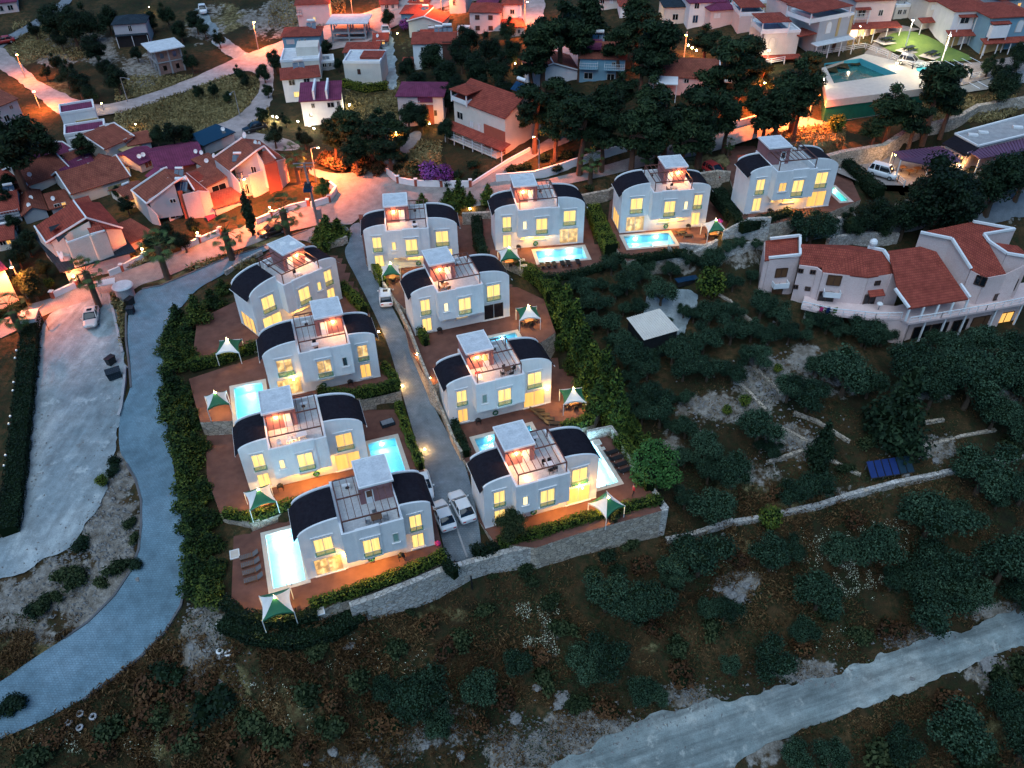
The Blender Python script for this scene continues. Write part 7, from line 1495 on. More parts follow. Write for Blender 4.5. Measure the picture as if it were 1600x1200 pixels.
house('cream two-storey house with long red porch beside the lawn', (1325,58), (1388,48), 54, 8, 'hip', 'pinkw', 'redroof', 1.0, [(.68,3.4,.7,.9,DG),(.2,3.3,1.3,1.1,DG),(.3,.3,1,1.2,'lit_a'),(.6,.3,.8,1.3,'lit_a')], [('porch',-.2,1.15,2.4,2.3,.4,'redroof'),('balcony',.0,.4,3.1,.5),('porch',.0,.38,4.9,.7,.2,'redroof')])
house('beige house with arched window and red skirt roof above the lawn', (1440,46), (1498,36), 42, 8, 'hip', 'cream', 'redroof', 1.0, [(.2,3.2,1.6,.8,'white_plastic')], [('porch',-.2,1.0,2.0,1.6,.4,'redroof'),('arch',.55,3.1,'white_plastic')])
house('white and grey house with enclosed balcony right of the lawn lamp', (1476,72), (1540,62), 52, 7, 'hip', 'stucco', 'redroof', 1.0, [(.3,3.6,1.4,.9,DG),(.55,3.6,.4,.8,DG)], [('porch',-.1,1,2.6,1.8,.5,'redroof'),('porch',.1,.55,5.0,.8,.2,'redroof'),('panel','ochre',.0,.3,-.5,1.8),('box',.6,-.1,3,1,.0,5.5,'greyw','bay')])
house('blue and white house with arched window at the right edge', (1530,84), (1602,72), 54, 8, 'hip', 'bluew', 'redroof', 1.0, [(.15,4.6,.6,.4,DG),(.32,3.4,.6,.4,DG)], [('porch',-.1,1.1,2.5,1.7,.4,'redroof'),('arch',.7,3.2,'white_plastic'),('box',.02,-.12,2.7,.4,-.002,4.6,'stucco','white_bay'),('porch',.0,.42,5.1,.9,.2,'redroof'),('panel','ochre',.0,.5,-.5,1.8)])
for i, (x0, y0, x1, y1, h_, w_, r_) in enumerate([(1128,18,1160,12,22,'stucco','purple'),(1165,14,1200,9,20,'greyw','redroof'),(1262,26,1300,18,22,'pinkw','redroof'),(1300,22,1335,16,26,'cream','redroof'),(1400,22,1436,16,22,'cream','redroof'),(1500,16,1545,9,22,'stucco','redroof'),(1556,28,1600,20,26,'greyw','redroof'),(930,16,965,12,16,'cream','redroof'),(968,28,1000,24,18,'stucco','redroof'),(1040,12,1075,8,18,'cream','redroof'),(640,14,668,10,10,'cream','redroof'),(745,22,775,18,14,'stucco','purple'),(1350,12,1385,8,20,'stucco','redroof'),(1200,10,1240,5,18,'ochre','redroof'),(1450,12,1490,6,20,'pinkw','redroof')]):
    house(['white house roof at the very top','small grey house at the very top','pink house peeking over the terrace canopy','cream house beyond the arched window house','cream house beyond the lawn at the top','white house at the top right','grey house at the top right corner','small cream house between the tall pines, left','small white house between the tall pines, right','cream house above the dark roofed house','small cream house over the terraced lane','white house with purple roof above the pinkish one','white house at the top between porch house and lawn','ochre house at the top right of the pines','pink house at the top beyond the skirt roof house'][i], (x0, y0), (x1, y1), h_, 6, 'hip', w_, r_, .8, [(.3,1.2,.7,.8,DG),(.7,1.2,.7,.8,'white_plastic' if i % 2 else 'lit_b')])

for i, (x0, y0, x1, y1, h_, D_, rf, w_, r_, rs, l) in enumerate([
 (118,268,150,256,10,5,'gx','cream','brownroof',.9,'brown roof wedge right of the white box houses'),(150,288,176,276,11,5,'gx','pinkw','brownroof',1.0,'small brown roofed annexe in the centre of the left cluster'),
 (22,322,50,310,10,5,'gx','cream','brownroof',.9,'small brown roof above the lattice balcony house'),(84,336,112,326,9,4,'sy','greyw','brownroof',.6,'lean-to between the duplex house and the brown tiled house'),
 (206,326,236,312,12,5,'gx','cream','brownroof',1.0,'brown tiled annexe left of the pale pink house'),(300,306,326,294,10,5,'gx','pinkw','redroof',.9,'red tiled annexe between the two pinkish houses'),
 (262,300,296,286,10,5,'gy','cream','purple',.9,'purple gabled annexe under the large purple roof'),(0,262,28,252,12,5,'gx','greyw','brownroof',.9,'grey walled house under the big pine, far left'),
 (10,232,34,224,10,5,'flat','stucco','slab',.0,'white flat roofed block left of the big pine trunk'),(330,276,352,266,10,4,'sy','cream','brownroof',.6,'small tiled lean-to behind the dark solar canopy house'),
 (170,230,196,222,10,5,'flat','pinkw','terr',0,'walled roof terrace lit pink beside the white box house'),(128,346,150,338,9,4,'sy','greyw','redroof',.6,'small red lean-to behind the duplex ridge'),
 (0,392,26,386,14,5,'gx','cream','redroof',.9,'red roofed house among trees at the left edge'),(596,20,622,14,12,5,'gx','cream','redroof',.9,'small cream house beside the orange road at the top'),
 (660,76,690,70,16,5,'gx','stucco','redroof',.8,'white house squeezed between gabled house and brown clad house'),(585,76,606,72,10,4,'sy','concrete','redroof',.4,'small red roofed store by the terraced lane'),
 (500,112,524,108,12,4,'flat','concrete','slab',0,'low concrete store between pale blue house and red roofs'),(790,60,820,54,16,5,'hip','cream','redroof',.8,'cream house right of the top centre gardens'),
 (1190,70,1215,66,16,5,'flat','bluew','slab',0,'teal grey flat block behind the canopied terrace'),(1240,62,1262,58,18,5,'flat','stucco','slab',0,'white flat block behind the arched window house'),
 (1395,30,1418,26,18,5,'flat','cream','slab',0,'cream flat block between porch house and skirt roof house')]):
    house(l, (x0, y0), (x1, y1), h_, D_, rf, w_, r_, rs, [(.35, .8, .7, .7, DG), (.7, .8, .5, .7, DG if i % 3 else 'lit_b')], [('dish', .3, .4)] if i % 2 else [('solar', .5, .5, .5, .7)])


# three stepped houses nearest the street: each roof plane and wall stands at its own place and height
def stepped(label, roofs, walls, verges, decks=(), rails=(), wins=(), extras=None):
    root = empty('house', at(*walls[0][0][:2], walls[0][2]), 0, label, 'house'); o_ = root.location.copy()
    def L(p): return at(*p)-o_
    for P, mt in roofs:
        P = [L(p) for p in P]; n = (P[1]-P[0]).cross(P[2]-P[0]); P = P if n.z > 0 else [P[1], P[0]]+P[:1:-1]; D = [p-Vector((0, 0, .16)) for p in P]; mb = MB().use(M[mt]); mb.face(P); mb.face(D[::-1])
        for i in range(len(P)): mb.face([D[i], D[(i+1) % len(P)], P[(i+1) % len(P)], P[i]])
        mb.build('roof', None, root)
    for a, b_, z0, mt in walls:
        A, B = L(a), L(b_); z0 = z0-o_.z; d = B-A; d.z = 0; d.normalize(); s_ = Vector((-d.y, d.x, 0))*.1; mb = MB().use(M[mt]); A0, B0 = Vector((A.x, A.y, z0)), Vector((B.x, B.y, z0))
        for q in ([A0-s_, B0-s_, B-s_, A-s_], [B0+s_, A0+s_, A+s_, B+s_], [A-s_, B-s_, B+s_, A+s_], [A0+s_, A0-s_, A-s_, A+s_], [B0-s_, B0+s_, B+s_, B-s_]): mb.face(q)
        mb.build('wall', None, root)
    for P in verges:
        mb = MB().use(M['trim'])
        for a, b_ in zip(P[:-1], P[1:]): mb.bar(L(a)+Vector((0, 0, .08)), L(b_)+Vector((0, 0, .08)), .18, .2)
        mb.build('verge', None, root)
    for P, th, mt in decks:
        P = [L(p) for p in P]; n = (P[1]-P[0]).cross(P[2]-P[0]); P = P if n.z > 0 else P[::-1]; D = [p-Vector((0, 0, th)) for p in P]; mb = MB().use(M[mt]); mb.face(P); mb.face(D[::-1])
        for i in range(len(P)): mb.face([D[i], D[(i+1) % len(P)], P[(i+1) % len(P)], P[i]])
        mb.build('terrace', None, root)
    for P in rails:
        mb = MB().use(M['steel_dark'])
        for a, b_ in zip(P[:-1], P[1:]):
            a, b_ = L(a), L(b_); n = max(2, int((b_-a).length/.4)); mb.bar(a+Vector((0, 0, .8)), b_+Vector((0, 0, .8)), .06)
            for i in range(n+1): p = a.lerp(b_, i/n); mb.bar(p, p+Vector((0, 0, .8)), .035)
        mb.build('railing', None, root)
    for a, b_, u, z, w_, h_, mt in wins:   # on the wall a-b at fraction u, centre height z
        A, B = L(a), L(b_); d = B-A; d.z = 0; ln = d.length; d.normalize(); n = Vector((d.y, -d.x, 0)); c = Vector((A.x, A.y, z-o_.z))+d*(u*ln)+n*.11; mb = MB().use(M[mt]); q = lambda i, j, k: c+d*i+Vector((0, 0, j))+n*k
        fr = MB().use(M['frame'])
        for i0, j0, i1, j1 in ((-1,-1,1,-1),(1,-1,1,1),(1,1,-1,1),(-1,1,-1,-1),(0,-1,0,1)): fr.bar(q(i0*w_/2, j0*h_/2, .03), q(i1*w_/2, j1*h_/2, .03), .07)
        f_ = fr.build('window', None, root); mb.face([q(-w_/2,-h_/2,.02), q(w_/2,-h_/2,.02), q(w_/2,h_/2,.02), q(-w_/2,h_/2,.02)]); mb.build('pane', None, f_)
    for kind, p, s_ in extras or ():
        q = L(p)
        if kind == 'dish': dish(root, q.x, q.y, q.z-.2, .38*s_)
        elif kind == 'solar': solar(root, q.x, q.y, q.z, s_)
        elif kind == 'dark': mb = MB().use(M['steel_dark']); a, b_, c = L(p), L(s_[0]), L(s_[1]); u = Vector((0, 0, .12)); mb.face([a+u, b_+u, c+u]); mb.build('roof_recess_shade', None, root)  # flat dark triangle over the roof, stands for the shade of a recess
    return root
# duplex
stepped('large duplex house with red tiled roofs and dark canopy band at the left',
 [(((54,354,8.8),(72,380,8.8),(135,341,12.0),(115,314,12.0)),'redroof'),(((115,314,12.0),(135,341,12.0),(163,356,10.4),(192,357,8.9),(156,316,8.9)),'redroof'),(((130,346,11.2),(148,341,11.5),(164,361,10.3),(142,367,10.2)),'redroof'),
  (((52,368,6.6),(94,425,6.6),(212,392,6.6),(196,372,6.6)),'darkteal')],
 [((81,377,8.9),(139,346,11.6),4,'cream'),((106,380,10.1),(140,368,10.2),6.6,'cream'),((142,368,10.3),(164,360,10.3),6.6,'cream'),((140,368,10.2),(142,368,10.3),6.6,'cream'),((164,358,10.0),(188,357,9.0),4,'cream'),((56,357,8.7),(80,378,8.8),4,'cream'),((188,357,9.0),(158,320,8.8),4,'cream'),((106,380,10.1),(100,370,10.1),6.6,'cream'),
  ((100,421,6.5),(200,392,6.5),3.0,'pinkw'),((93,400,7.4),(108,398,7.4),6.4,'trim'),((83,381,7.5),(93,400,7.4),6.4,'trim')],
 [((72,380,8.9),(135,341,12.1),(192,357,9.0)),((54,354,8.9),(72,380,8.9)),((115,314,12.1),(135,341,12.1)),((106,380,10.1),(140,368,10.2)),((142,367,10.3),(164,361,10.4))],
 [(((84,384,6.7),(96,404,6.7),(124,398,6.7),(112,374,6.7)),.2,'cream')],(),
 [((106,380,10.1),(140,368,10.2),.12,7.3,1.2,1.2,'ochre'),((100,421,6.5),(200,392,6.5),.12,4.6,.8,1.5,DG),((100,421,6.5),(200,392,6.5),.6,4.8,1.6,1.0,'pinkw')],
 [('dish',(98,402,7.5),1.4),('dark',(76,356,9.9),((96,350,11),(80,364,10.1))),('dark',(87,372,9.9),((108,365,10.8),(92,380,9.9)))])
# tall house with rust wall
stepped('tall pinkish house with broad rust red wall and balconies beside the cypress',
 [(((333,247,9.4),(360,268,9.4),(401,236,12.2),(378,216,12.2)),'brownroof'),(((378,216,12.2),(401,236,12.2),(413,229,12.0),(431,249,10.4),(444,247,9.6),(405,219,9.8),(392,217,11)),'brownroof'),(((402,239,11.4),(415,235,11.6),(431,250,10.6),(413,257,10.4)),'brownroof')],
 [((413,258,10.3),(432,252,10.4),3.5,'rust'),((388,273,9.3),(413,265,9.3),3.5,'pinkw'),((432,251,10.3),(445,248,9.6),3.5,'pinkw'),((366,261,9.6),(401,238,12.0),9.2-2.4,'greyw'),((401,238,12.0),(413,257,10.3),6.5,'cream'),((360,269,9.3),(374,285,8.4),3.5,'pinkw'),((336,249,9.3),(360,269,9.3),3.5,'greyw'),((374,279,8.6),(388,276,8.6),3.5,'greyw'),((445,248,9.6),(408,222,9.6),4,'pinkw')],
 [((360,268,9.5),(401,236,12.3),(413,229,12.1),(431,249,10.5)),((333,247,9.5),(378,216,12.3))],
 [(((366,262,8.0),(372,279,8.0),(411,268,8.0),(404,252,8.0)),.2,'terr'),(((365,285,5.8),(372,298,5.8),(388,294,5.8),(382,282,5.8)),.15,'terr')],
 [((363,264,8.1),(372,279,8.1),(411,267,8.1)),((365,285,5.9),(372,298,5.9),(388,293,5.9))],
 [((388,273,9.3),(413,265,9.3),.55,5.2,.9,.5,DG),((366,261,9.6),(401,238,12.0),.75,9.0,.8,1.6,DG),((374,279,8.6),(388,276,8.6),.5,6.8,.7,1.6,DG)],
 [('dish',(383,214,12.2),1.3),('dish',(400,226,11.6),1.1),('dish',(406,228,11.4),1.1),('solar',(371,249,10.5),.75),('dish',(335,246,9.4),1)])
# pale pink house
stepped('pale pink house with solar heater and dark red chimney wall behind the street trees',
 [(((205,298,8.6),(229,319,8.6),(272,286,11.2),(257,263,11.2)),'brownroof'),(((257,263,11.2),(272,286,11.2),(290,276,11.0),(304,298,9.6),(325,298,9.0),(288,268,9.4)),'brownroof')],
 [((285,304,9.3),(310,298,9.5),3.5,'pinkw'),((310,298,9.5),(326,299,9.0),3.5,'pinkw'),((277,299,9.9),(284,297,9.9),3.5,'rust'),((260,327,7.4),(279,321,7.4),3.5,'pinkw'),((232,312,9.2),(272,288,11.0),6.2,'greyw'),((229,319,8.5),(246,336,7.0),3.5,'pinkw'),((207,300,8.5),(229,319,8.5),3.5,'greyw'),((246,331,6.6),(260,328,6.6),3.5,'bluew'),((326,299,9.0),(291,270,9.0),4,'pinkw')],
 [((229,319,8.7),(272,286,11.3),(290,276,11.1),(304,298,9.7)),((205,298,8.7),(257,263,11.3)),((205,298,8.7),(229,319,8.7))],
 [(((231,316,6.8),(244,333,6.8),(278,322,6.8),(270,304,6.8)),.2,'ochre'),(((318,335,5.6),(325,345,5.4),(338,338,5.4),(330,330,5.6)),.1,'purple')],
 [((231,316,6.9),(244,332,6.9),(262,327,6.9)),],
 [((260,327,7.4),(279,321,7.4),.5,6.2,1.5,.9,DG),((232,312,9.2),(272,288,11.0),.8,8.6,.8,.6,DG),((310,298,9.5),(326,299,9.0),.7,4.8,.8,.8,DG)],
 [('solar',(283,293,10.0),1.0),('dish',(255,290,9.8),1.1),('dish',(264,285,10.4),1.1),('solar',(280,272,10.8),.7)])

# ---------------- pool terrace at the top right ----------------
z, P = OTHER['pool_terrace']; Q = poly_px(P, z); T_ = empty('pool_terrace_building', (0, 0, 0), 0, 'building with roof terrace and green glazed front carrying a big pool', 'building')
big = [at(1288,99,z), at(1345,91,z), at(1402,115,z), at(1303,130,z)]; A = [tuple(v[:2]) for v in big]
d_ = drape('terrace_deck', Q, 0, M['coping'], 3, [A], z=z, kind=None); d_.parent = T_
if 'kind' in d_: del d_['kind']
mb = MB(); n = len(Q); area = sum(Q[i-1][0]*Q[i][1]-Q[i][0]*Q[i-1][1] for i in range(n)); Qc = Q if area > 0 else Q[::-1]
for i in range(n):
    a, b_ = Qc[i-1], Qc[i]; mb.use(M['coping']).face([(a[0], a[1], z-1.1), (b_[0], b_[1], z-1.1), (b_[0], b_[1], z), (a[0], a[1], z)])
mb.build('fascia', None, T_); mb = MB().use(M['cream'])
ctr = np.mean(Qc, 0); Qi = [tuple(ctr+(np.array(q)-ctr)*.985) for q in Qc]
M['greenglass'] = pm('green_glazing', (.01,.12,.08), (.008,.09,.06), 1.2, .25, 0)
mb.use(M['greenglass'])
for i in range(n):
    a, b_ = Qi[i-1], Qi[i]; mb.face([(a[0], a[1], z-4.0), (b_[0], b_[1], z-4.0), (b_[0], b_[1], z-1.1), (a[0], a[1], z-1.1)])
mb.build('green_glazing', None, T_)
pb = MB().use(M['tile_blue2'] if 'tile_blue2' in M else M['bluew']); zb = z-1.6
M['pooldry'] = pm('pool_wall_blue', (.06,.40,.48), (.05,.35,.43), 2, .5, .02); pb = MB().use(M['pooldry'])
Ac = A if sum(A[i-1][0]*A[i][1]-A[i][0]*A[i-1][1] for i in range(4)) > 0 else A[::-1]
for i in range(4): a, b_ = Ac[i-1], Ac[i]; pb.face([(b_[0], b_[1], zb), (a[0], a[1], zb), (a[0], a[1], z), (b_[0], b_[1], z)])
pb.face([(a[0], a[1], zb) for a in Ac]); pb.build('pool_basin', None, T_)
M['greenwater'] = pm('stagnant_water', (.03,.15,.15), (.015,.07,.06), .35, .08, 0); cA = np.mean(Ac, 0); gw = MB().use(M['greenwater']); gw.face([(*(cA+(np.array(a)-cA)*.998), z-1.0) for a in Ac]); gw.build('pool_water', None, T_)
kp = MB().use(M['pooldry']); c0 = at(1449, 110, z+.02); kp.tube([(c0.x, c0.y, z+.004), (c0.x, c0.y, z+.03)], 1.7, 24); kp.build('paddling_pool', None, T_)
def railing(P, z, label, h=.9, mat='white_metal'):
    W = [at(a, b_, z) for a, b_ in P]; c = empty('railing', (0, 0, 0), 0, label, 'railing'); r_ = MB().use(M[mat])
    for a, b_ in zip(W[:-1], W[1:]):
        for k in (.3, .6, h): r_.bar(a+Vector((0, 0, k)), b_+Vector((0, 0, k)), .07)
    r_.build('rail', None, c)
    for a, b_ in zip(W[:-1], W[1:]):
        n = max(1, int((b_-a).length/1.8))
        for i in range(n+1): p = a.lerp(b_, i/n); MB().use(M[mat]).bar(p, p+Vector((0, 0, h+.05)), .1).build('post', None, c)
railing([(1264,90),(1300,84),(1350,76)], z, 'white railing along the back of the pool terrace'); railing([(1352,77),(1386,90)], z, 'white railing on the right of the big pool, upper'); railing([(1392,92),(1425,108),(1462,104),(1502,122)], z, 'white railing beside the parked hatchback'); railing([(1184,104),(1225,97)], 16.6, 'white railing before the cream stained house'); railing([(1507,110),(1515,124),(1545,118)], 16.0, 'white railing at the courtyard exit')
for i, (x, y) in enumerate([(1385,66),(1420,80),(1455,88)]):
    g = gp(x, y); c = empty('picnic_table', g, R(20+i*10), 'dark picnic table with benches on the lawn, '+['upper left','middle','lower right'][i]+' of three', 'picnic table', 'picnic tables on the lawn')
    MB().use(M['darkteal']).box(-1, -.45, .68, 1, .45, .76).build('table_top', None, c)
    for sy in (-.85, .85): MB().use(M['darkteal']).box(-1, sy-.15, .4, 1, sy+.15, .46).build('bench', None, c)
    for sx in (-.7, .7): MB().use(M['steel_dark']).bar((sx, -.9, .38), (sx, .9, .38), .08).bar((sx, -.5, 0), (sx, -.2, .68), .08).bar((sx, .5, 0), (sx, .2, .68), .08).build('trestle', None, c)
    o = MB().use(M['coping']).obox((0, 0, .06), 3.6, 2.8, .03, R(20+i*10)).build('paved_pad'); o.location = (g.x, g.y, g.z+.02); tag(o, None, None, None, 'structure')

_w = at(1500, 143, float(gp(1500, 143).z)+.07)
for i in range(6):
    a = gp(1462+i*13, 139-i*2.2); b_ = Vector((a.x+.4, a.y-2.2, a.z)); mb = MB().use(M['trim']); mb.face([(a.x-.06, a.y, a.z+.075), (a.x+.06, a.y, a.z+.075), (b_.x+.06, b_.y, b_.z+.075), (b_.x-.06, b_.y, b_.z+.075)][::-1]); tag(mb.build('parking_marking'), None, None, None, 'structure')

# ---------------- restaurant ----------------
c = empty('restaurant', (0, 0, 0), 0, 'flat grey-roofed restaurant at the right edge', 'restaurant')
def slabpoly(mb, P, th):
    P = [Vector(p) for p in P]; D = [p-Vector((0, 0, th)) for p in P]; mb.face(P[::-1]); mb.face(D)
    for i in range(len(P)): mb.face([P[i], P[(i+1) % len(P)], D[(i+1) % len(P)], D[i]])
zr = 14.3; Rq = [at(1492,210,zr), at(1640,170,zr), at(1640,202,zr), at(1528,229,zr)]
mb = MB().use(M['slab2'] if 'slab2' in M else M['concrete']); slabpoly(mb, Rq, .3); mb.build('flat_roof', None, c)
mb = MB().use(M['trim'])
for a, b_ in ((0, 1), (3, 2), (0, 3)): mb.bar(Rq[a]+Vector((0, 0, .1)), Rq[b_]+Vector((0, 0, .1)), .25, .22)
mb.build('parapet', None, c); mb = MB().use(M['shingle']); D4 = [at(1492,211,zr-.1), at(1530,230,zr-.1), at(1513,243,zr-.7), at(1472,224,zr-.7)]; slabpoly(mb, D4, .12); mb.build('lean_roof', None, c)
mb = MB().use(M['pinkw'])
for a, b_ in ((D4[2], D4[3]), (D4[1], D4[2]), (Rq[3], Rq[2])): mb.face([(a.x, a.y, 11), (b_.x, b_.y, 11), (b_.x, b_.y, b_.z-.3), (a.x, a.y, a.z-.3)]); mb.face([(a.x, a.y, 11), (a.x, a.y, a.z-.3), (b_.x, b_.y, b_.z-.3), (b_.x, b_.y, 11)])
mb.build('wall', None, c)
for i in range(5):
    t_ = (i+.6)/5.3; a = D4[3].lerp(D4[2], t_); d = (D4[2]-D4[3]).normalized(); o = Vector((-d.y, d.x, 0)); 
    if o.y > 0 or o.x > 0: o = -o
    mb = MB().use(M['darkglass']); p = a+o*.04; mb.bar(Vector((p.x, p.y, 12.3)), Vector((p.x, p.y, 13.2)), .55, .04); mb.build('window', None, c)
for x, y in ((1520,212),(1536,208),(1590,200)):
    g = at(x, y, zr); mb = MB().use(M['white_plastic']).obox((g.x, g.y, zr+.02), 1.3, .7, .25, R(-15)); mb.build('roof_unit', None, c)
def canopy(label, P, th=.1, posts=True, zz=11.2, ridges=14):
    c = empty('canopy', (0, 0, 0), 0, label, 'canopy', 'purple canopies'); P = [Vector(p) for p in P]; mb = MB().use(M['purp']); slabpoly(mb, P, th)
    for i in range(ridges+1):
        a = P[0].lerp(P[1], i/ridges); b_ = P[3].lerp(P[2], i/ridges); mb.bar(a+Vector((0, 0, .04)), b_+Vector((0, 0, .04)), .09)
    mb.build('canopy_roof', None, c)
    if posts:
        for p in P: MB().use(M['white_metal']).bar((p.x, p.y, zz-.3), (p.x, p.y, p.z-.1), .12).build('post', None, c)
M['purp'] = pm('purple_metal_sheet', (.15,.075,.14), (.12,.06,.11), 2, .45, 0)
canopy('purple canopy with a ridge beside the white van', [at(1395,237,13.9), at(1465,229,13.9), at(1485,237,14.3), at(1408,249,14.3)]); canopy('lower half of the purple canopy beside the white van', [at(1408,249.5,14.25), at(1485,237.5,14.25), at(1500,252,13.7), at(1452,258,13.7)])
canopy('long purple canopy along the restaurant front', [at(1513,237,13.9), at(1640,203,13.9), at(1640,226,13.3), at(1531,248,13.3)], ridges=26)
mb = MB().use(M['lit_b']); g = at(1517, 252, 11.6); mb.bar(g, g+Vector((0, 0, 1.9)), .5, .06); o = mb.build('lit_doorway', None, c)
point_light(tuple(at(1512, 256, 12.6)), 40, (1, .5, .12), None, .2)
for x, y, e in ((1412,256,45),(1450,262,35),(1480,262,25)): point_light(tuple(at(x, y, 12.9)), e, (1, .5, .15), None, .2)
railing([(1385,268),(1402,284),(1412,292)], 11.2, 'white railing between the van and the canopy'); railing([(1455,276),(1480,262),(1502,268)], 11.2, 'pale railing in front of the restaurant')
for i, (x, y) in enumerate([(1408,268),(1420,274),(1432,270),(1448,272)]):
    g = at(x, y, 11.2); t_ = empty('cafe_table', g, .3, 'small dark table under the restaurant canopy, '+ORD[i]+' from left', 'table', 'tables under the restaurant canopy'); MB().use(M['wood']).box(-.5, -.4, .7, .5, .4, .75).build('table_top', None, t_); MB().use(M['wood']).bar((0, 0, 0), (0, 0, .7), .1).build('leg', None, t_)
o = MB().use(M['cream']).obox((0, 0, 0), 3.2, .12, 1.3, R(12)).build('white_board'); o.location = at(1391, 238, 11.2); tag(o, 'pale blank board leaning on the stone wall behind the restaurant yard', 'board')

# ---------------- long pink house ----------------
ph = empty('long_house', (0, 0, 0), 0, 'long pink house with stepped red tiled roofs and terraces at the right', 'house')
ZB = -.8; ZD = 4.3
def roofq(P, mat='redroof', th=.18, nm='roof'):
    mb = MB().use(M[mat]); P = [at(*p) for p in P]; D = [p-Vector((0, 0, th)) for p in P]
    nrm = (P[1]-P[0]).cross(P[2]-P[0])
    if nrm.z < 0: P = [P[1], P[0]]+P[:1:-1]; D = [p-Vector((0, 0, th)) for p in P]
    mb.face(P); mb.face(D[::-1])
    for i in range(len(P)): mb.face([D[i], D[(i+1) % len(P)], P[(i+1) % len(P)], P[i]])
    return mb.build(nm, None, ph)
def wallq(a, b_, z0, mat='pinkw', nm='wall', inset=0):
    """double sided wall between two (px,py,ztop)"""
    A, B = at(*a), at(*b_); d = (B-A); d.z = 0; d.normalize(); s = Vector((-d.y, d.x, 0))*.12; mb = MB().use(M[mat])
    v = [(A-s), (B-s), (B+s), (A+s)]; mb.face([(p.x, p.y, z) for p, z in ((v[0], z0), (v[1], z0), (v[1], B.z), (v[0], A.z))]); mb.face([(p.x, p.y, z) for p, z in ((v[3], z0), (v[3], A.z), (v[2], B.z), (v[2], z0))])
    mb.face([(p.x, p.y, z) for p, z in ((v[0], A.z), (v[1], B.z), (v[2], B.z), (v[3], A.z))]); mb.face([(p.x, p.y, z) for p, z in ((v[0], z0), (v[0], A.z), (v[3], A.z), (v[3], z0))]); mb.face([(p.x, p.y, z) for p, z in ((v[1], z0), (v[2], z0), (v[2], B.z), (v[1], B.z))])
    mb.build(nm, None, ph); return A, B, s
def verge(P, wd=.3, ht=.28):
    mb = MB().use(M['trim'])
    for a, b_ in zip(P[:-1], P[1:]): mb.bar(at(*a)+Vector((0, 0, .12)), at(*b_)+Vector((0, 0, .12)), wd, ht)
    mb.build('white_verge', None, ph)
# left tower
tz, te = 9.6, 9.0
roofq([(1195,407,te), (1247,398,te+.3), (1246,370,tz+.3), (1196,376,tz)]); verge([(1201,404,te+.1), (1250,399,te+.5), (1250,369,tz+.6), (1203,374,tz+.4)])
wallq((1201,406,te-.05), (1249,401,te+.1), ZB); wallq((1196,405,te-.05), (1201,406,te-.05), ZB); wallq((1196,378,tz-.1), (1196,405,te-.05), ZB); wallq((1249,401,te+.1), (1249,371,tz), ZB)
# main left body with hipped bend
e0, rz_ = 8.6, 10.3
roofq([(1249,413,e0), (1284,417,e0), (1340,382,rz_) if False else (1345,393,rz_), (1252,381,rz_)]); roofq([(1284,417,e0), (1285,425,e0-.25), (1357,433,e0-.25), (1345,393,rz_)]); roofq([(1357,433,e0-.25), (1397,427,e0-.2), (1380,392,rz_-.1), (1345,393,rz_)]); roofq([(1252,381,rz_), (1345,393,rz_), (1380,392,rz_-.1), (1358,387,rz_-.4), (1325,389-6,rz_-.8)])
wallq((1249,414,e0-.05), (1278,418,e0-.05), ZB); wallq((1278,419,e0-.05), (1286,425,e0-.3), ZB); wallq((1286,426,e0-.3), (1357,432,e0-.3), ZB); wallq((1357,432,e0-.3), (1393,428,e0-.25), ZB)
verge([(1356,387,rz_-.3), (1380,392,rz_), (1402,424,e0), (1411,431,e0-.6)], .35, .3)
wallq((1393,428,e0-.1), (1411,433,e0-.8), ZB); wallq((1411,433,e0-.8), (1400,454,6.6), ZB) if False else None
# middle body: large roof plane
roofq([(1420,482,6.2), (1513,467,6.2), (1463,393,10.0), (1438,385,10.3), (1387,392,10.3), (1395,420,9.2), (1402,452,7.6)]); verge([(1398,452,7.7), (1420,482,6.4)]); verge([(1500,445,7.2), (1515,466,6.3)])
for a, b_ in (((1421,483,6.05), (1513,468,6.05)),):
    A, B = at(*a), at(*b_)
    for i in range(5):
        p = A.lerp(B, i/4); MB().use(M['trim']).bar((p.x, p.y, ZD), (p.x, p.y, 6.0), .22).build('pillar', None, ph)
wallq((1432,462,8.0), (1505,450,8.0), ZB) if False else None
A, B = at(1425,470,6.0), at(1508,457,6.0); mb = MB().use(M['pinkw']); s = Vector((0, 1.2, 0)); mb.face([(A.x, A.y+1.6, ZB), (B.x, B.y+1.6, ZB), (B.x, B.y+1.6, 6.6), (A.x, A.y+1.6, 6.6)]); mb.build('wall', None, ph)
for i in range(4):
    p = A.lerp(B, (i+.5)/4); MB().use(M['darkglass']).box(p.x-.8, p.y+1.5, ZD+.2, p.x+.8, p.y+1.57, ZD+1.9).build('window', None, ph)
# right body
rr = 11.2
roofq([(1517,421,8.7), (1540,433,8.3), (1572,427,8.3), (1537,367,rr-.2), (1585,358,rr-.6), (1517,347,rr+.2), (1438,363,rr), (1487,373,rr)]); verge([(1438,364,rr+.1), (1487,374,rr+.1), (1517,421,8.8)]); verge([(1520,347,rr+.3), (1585,359,rr-.5), (1537,367,rr-.1), (1545,378,rr-.6), (1573,397,10.0), (1610,403,10.2)])
wallq((1438,364,rr-.1), (1487,374,rr-.1), ZB); wallq((1487,374,rr-.1), (1517,421,8.6), ZB); wallq((1517,422,8.6), (1540,434,8.2), ZB); wallq((1540,434,8.2), (1572,428,8.2), ZB); wallq((1572,428,8.2), (1600,415,9.6), ZB)
roofq([(1549,378,rr-1.2), (1573,396,10.0), (1610,401,10.0), (1590,384,rr-1)])
wallq((1545,378,rr-.7), (1573,397,9.9), ZB); wallq((1573,397,9.9), (1612,403,10.1), ZB)
wallq((1537,367,rr-.2), (1585,359,rr-.6), 8)
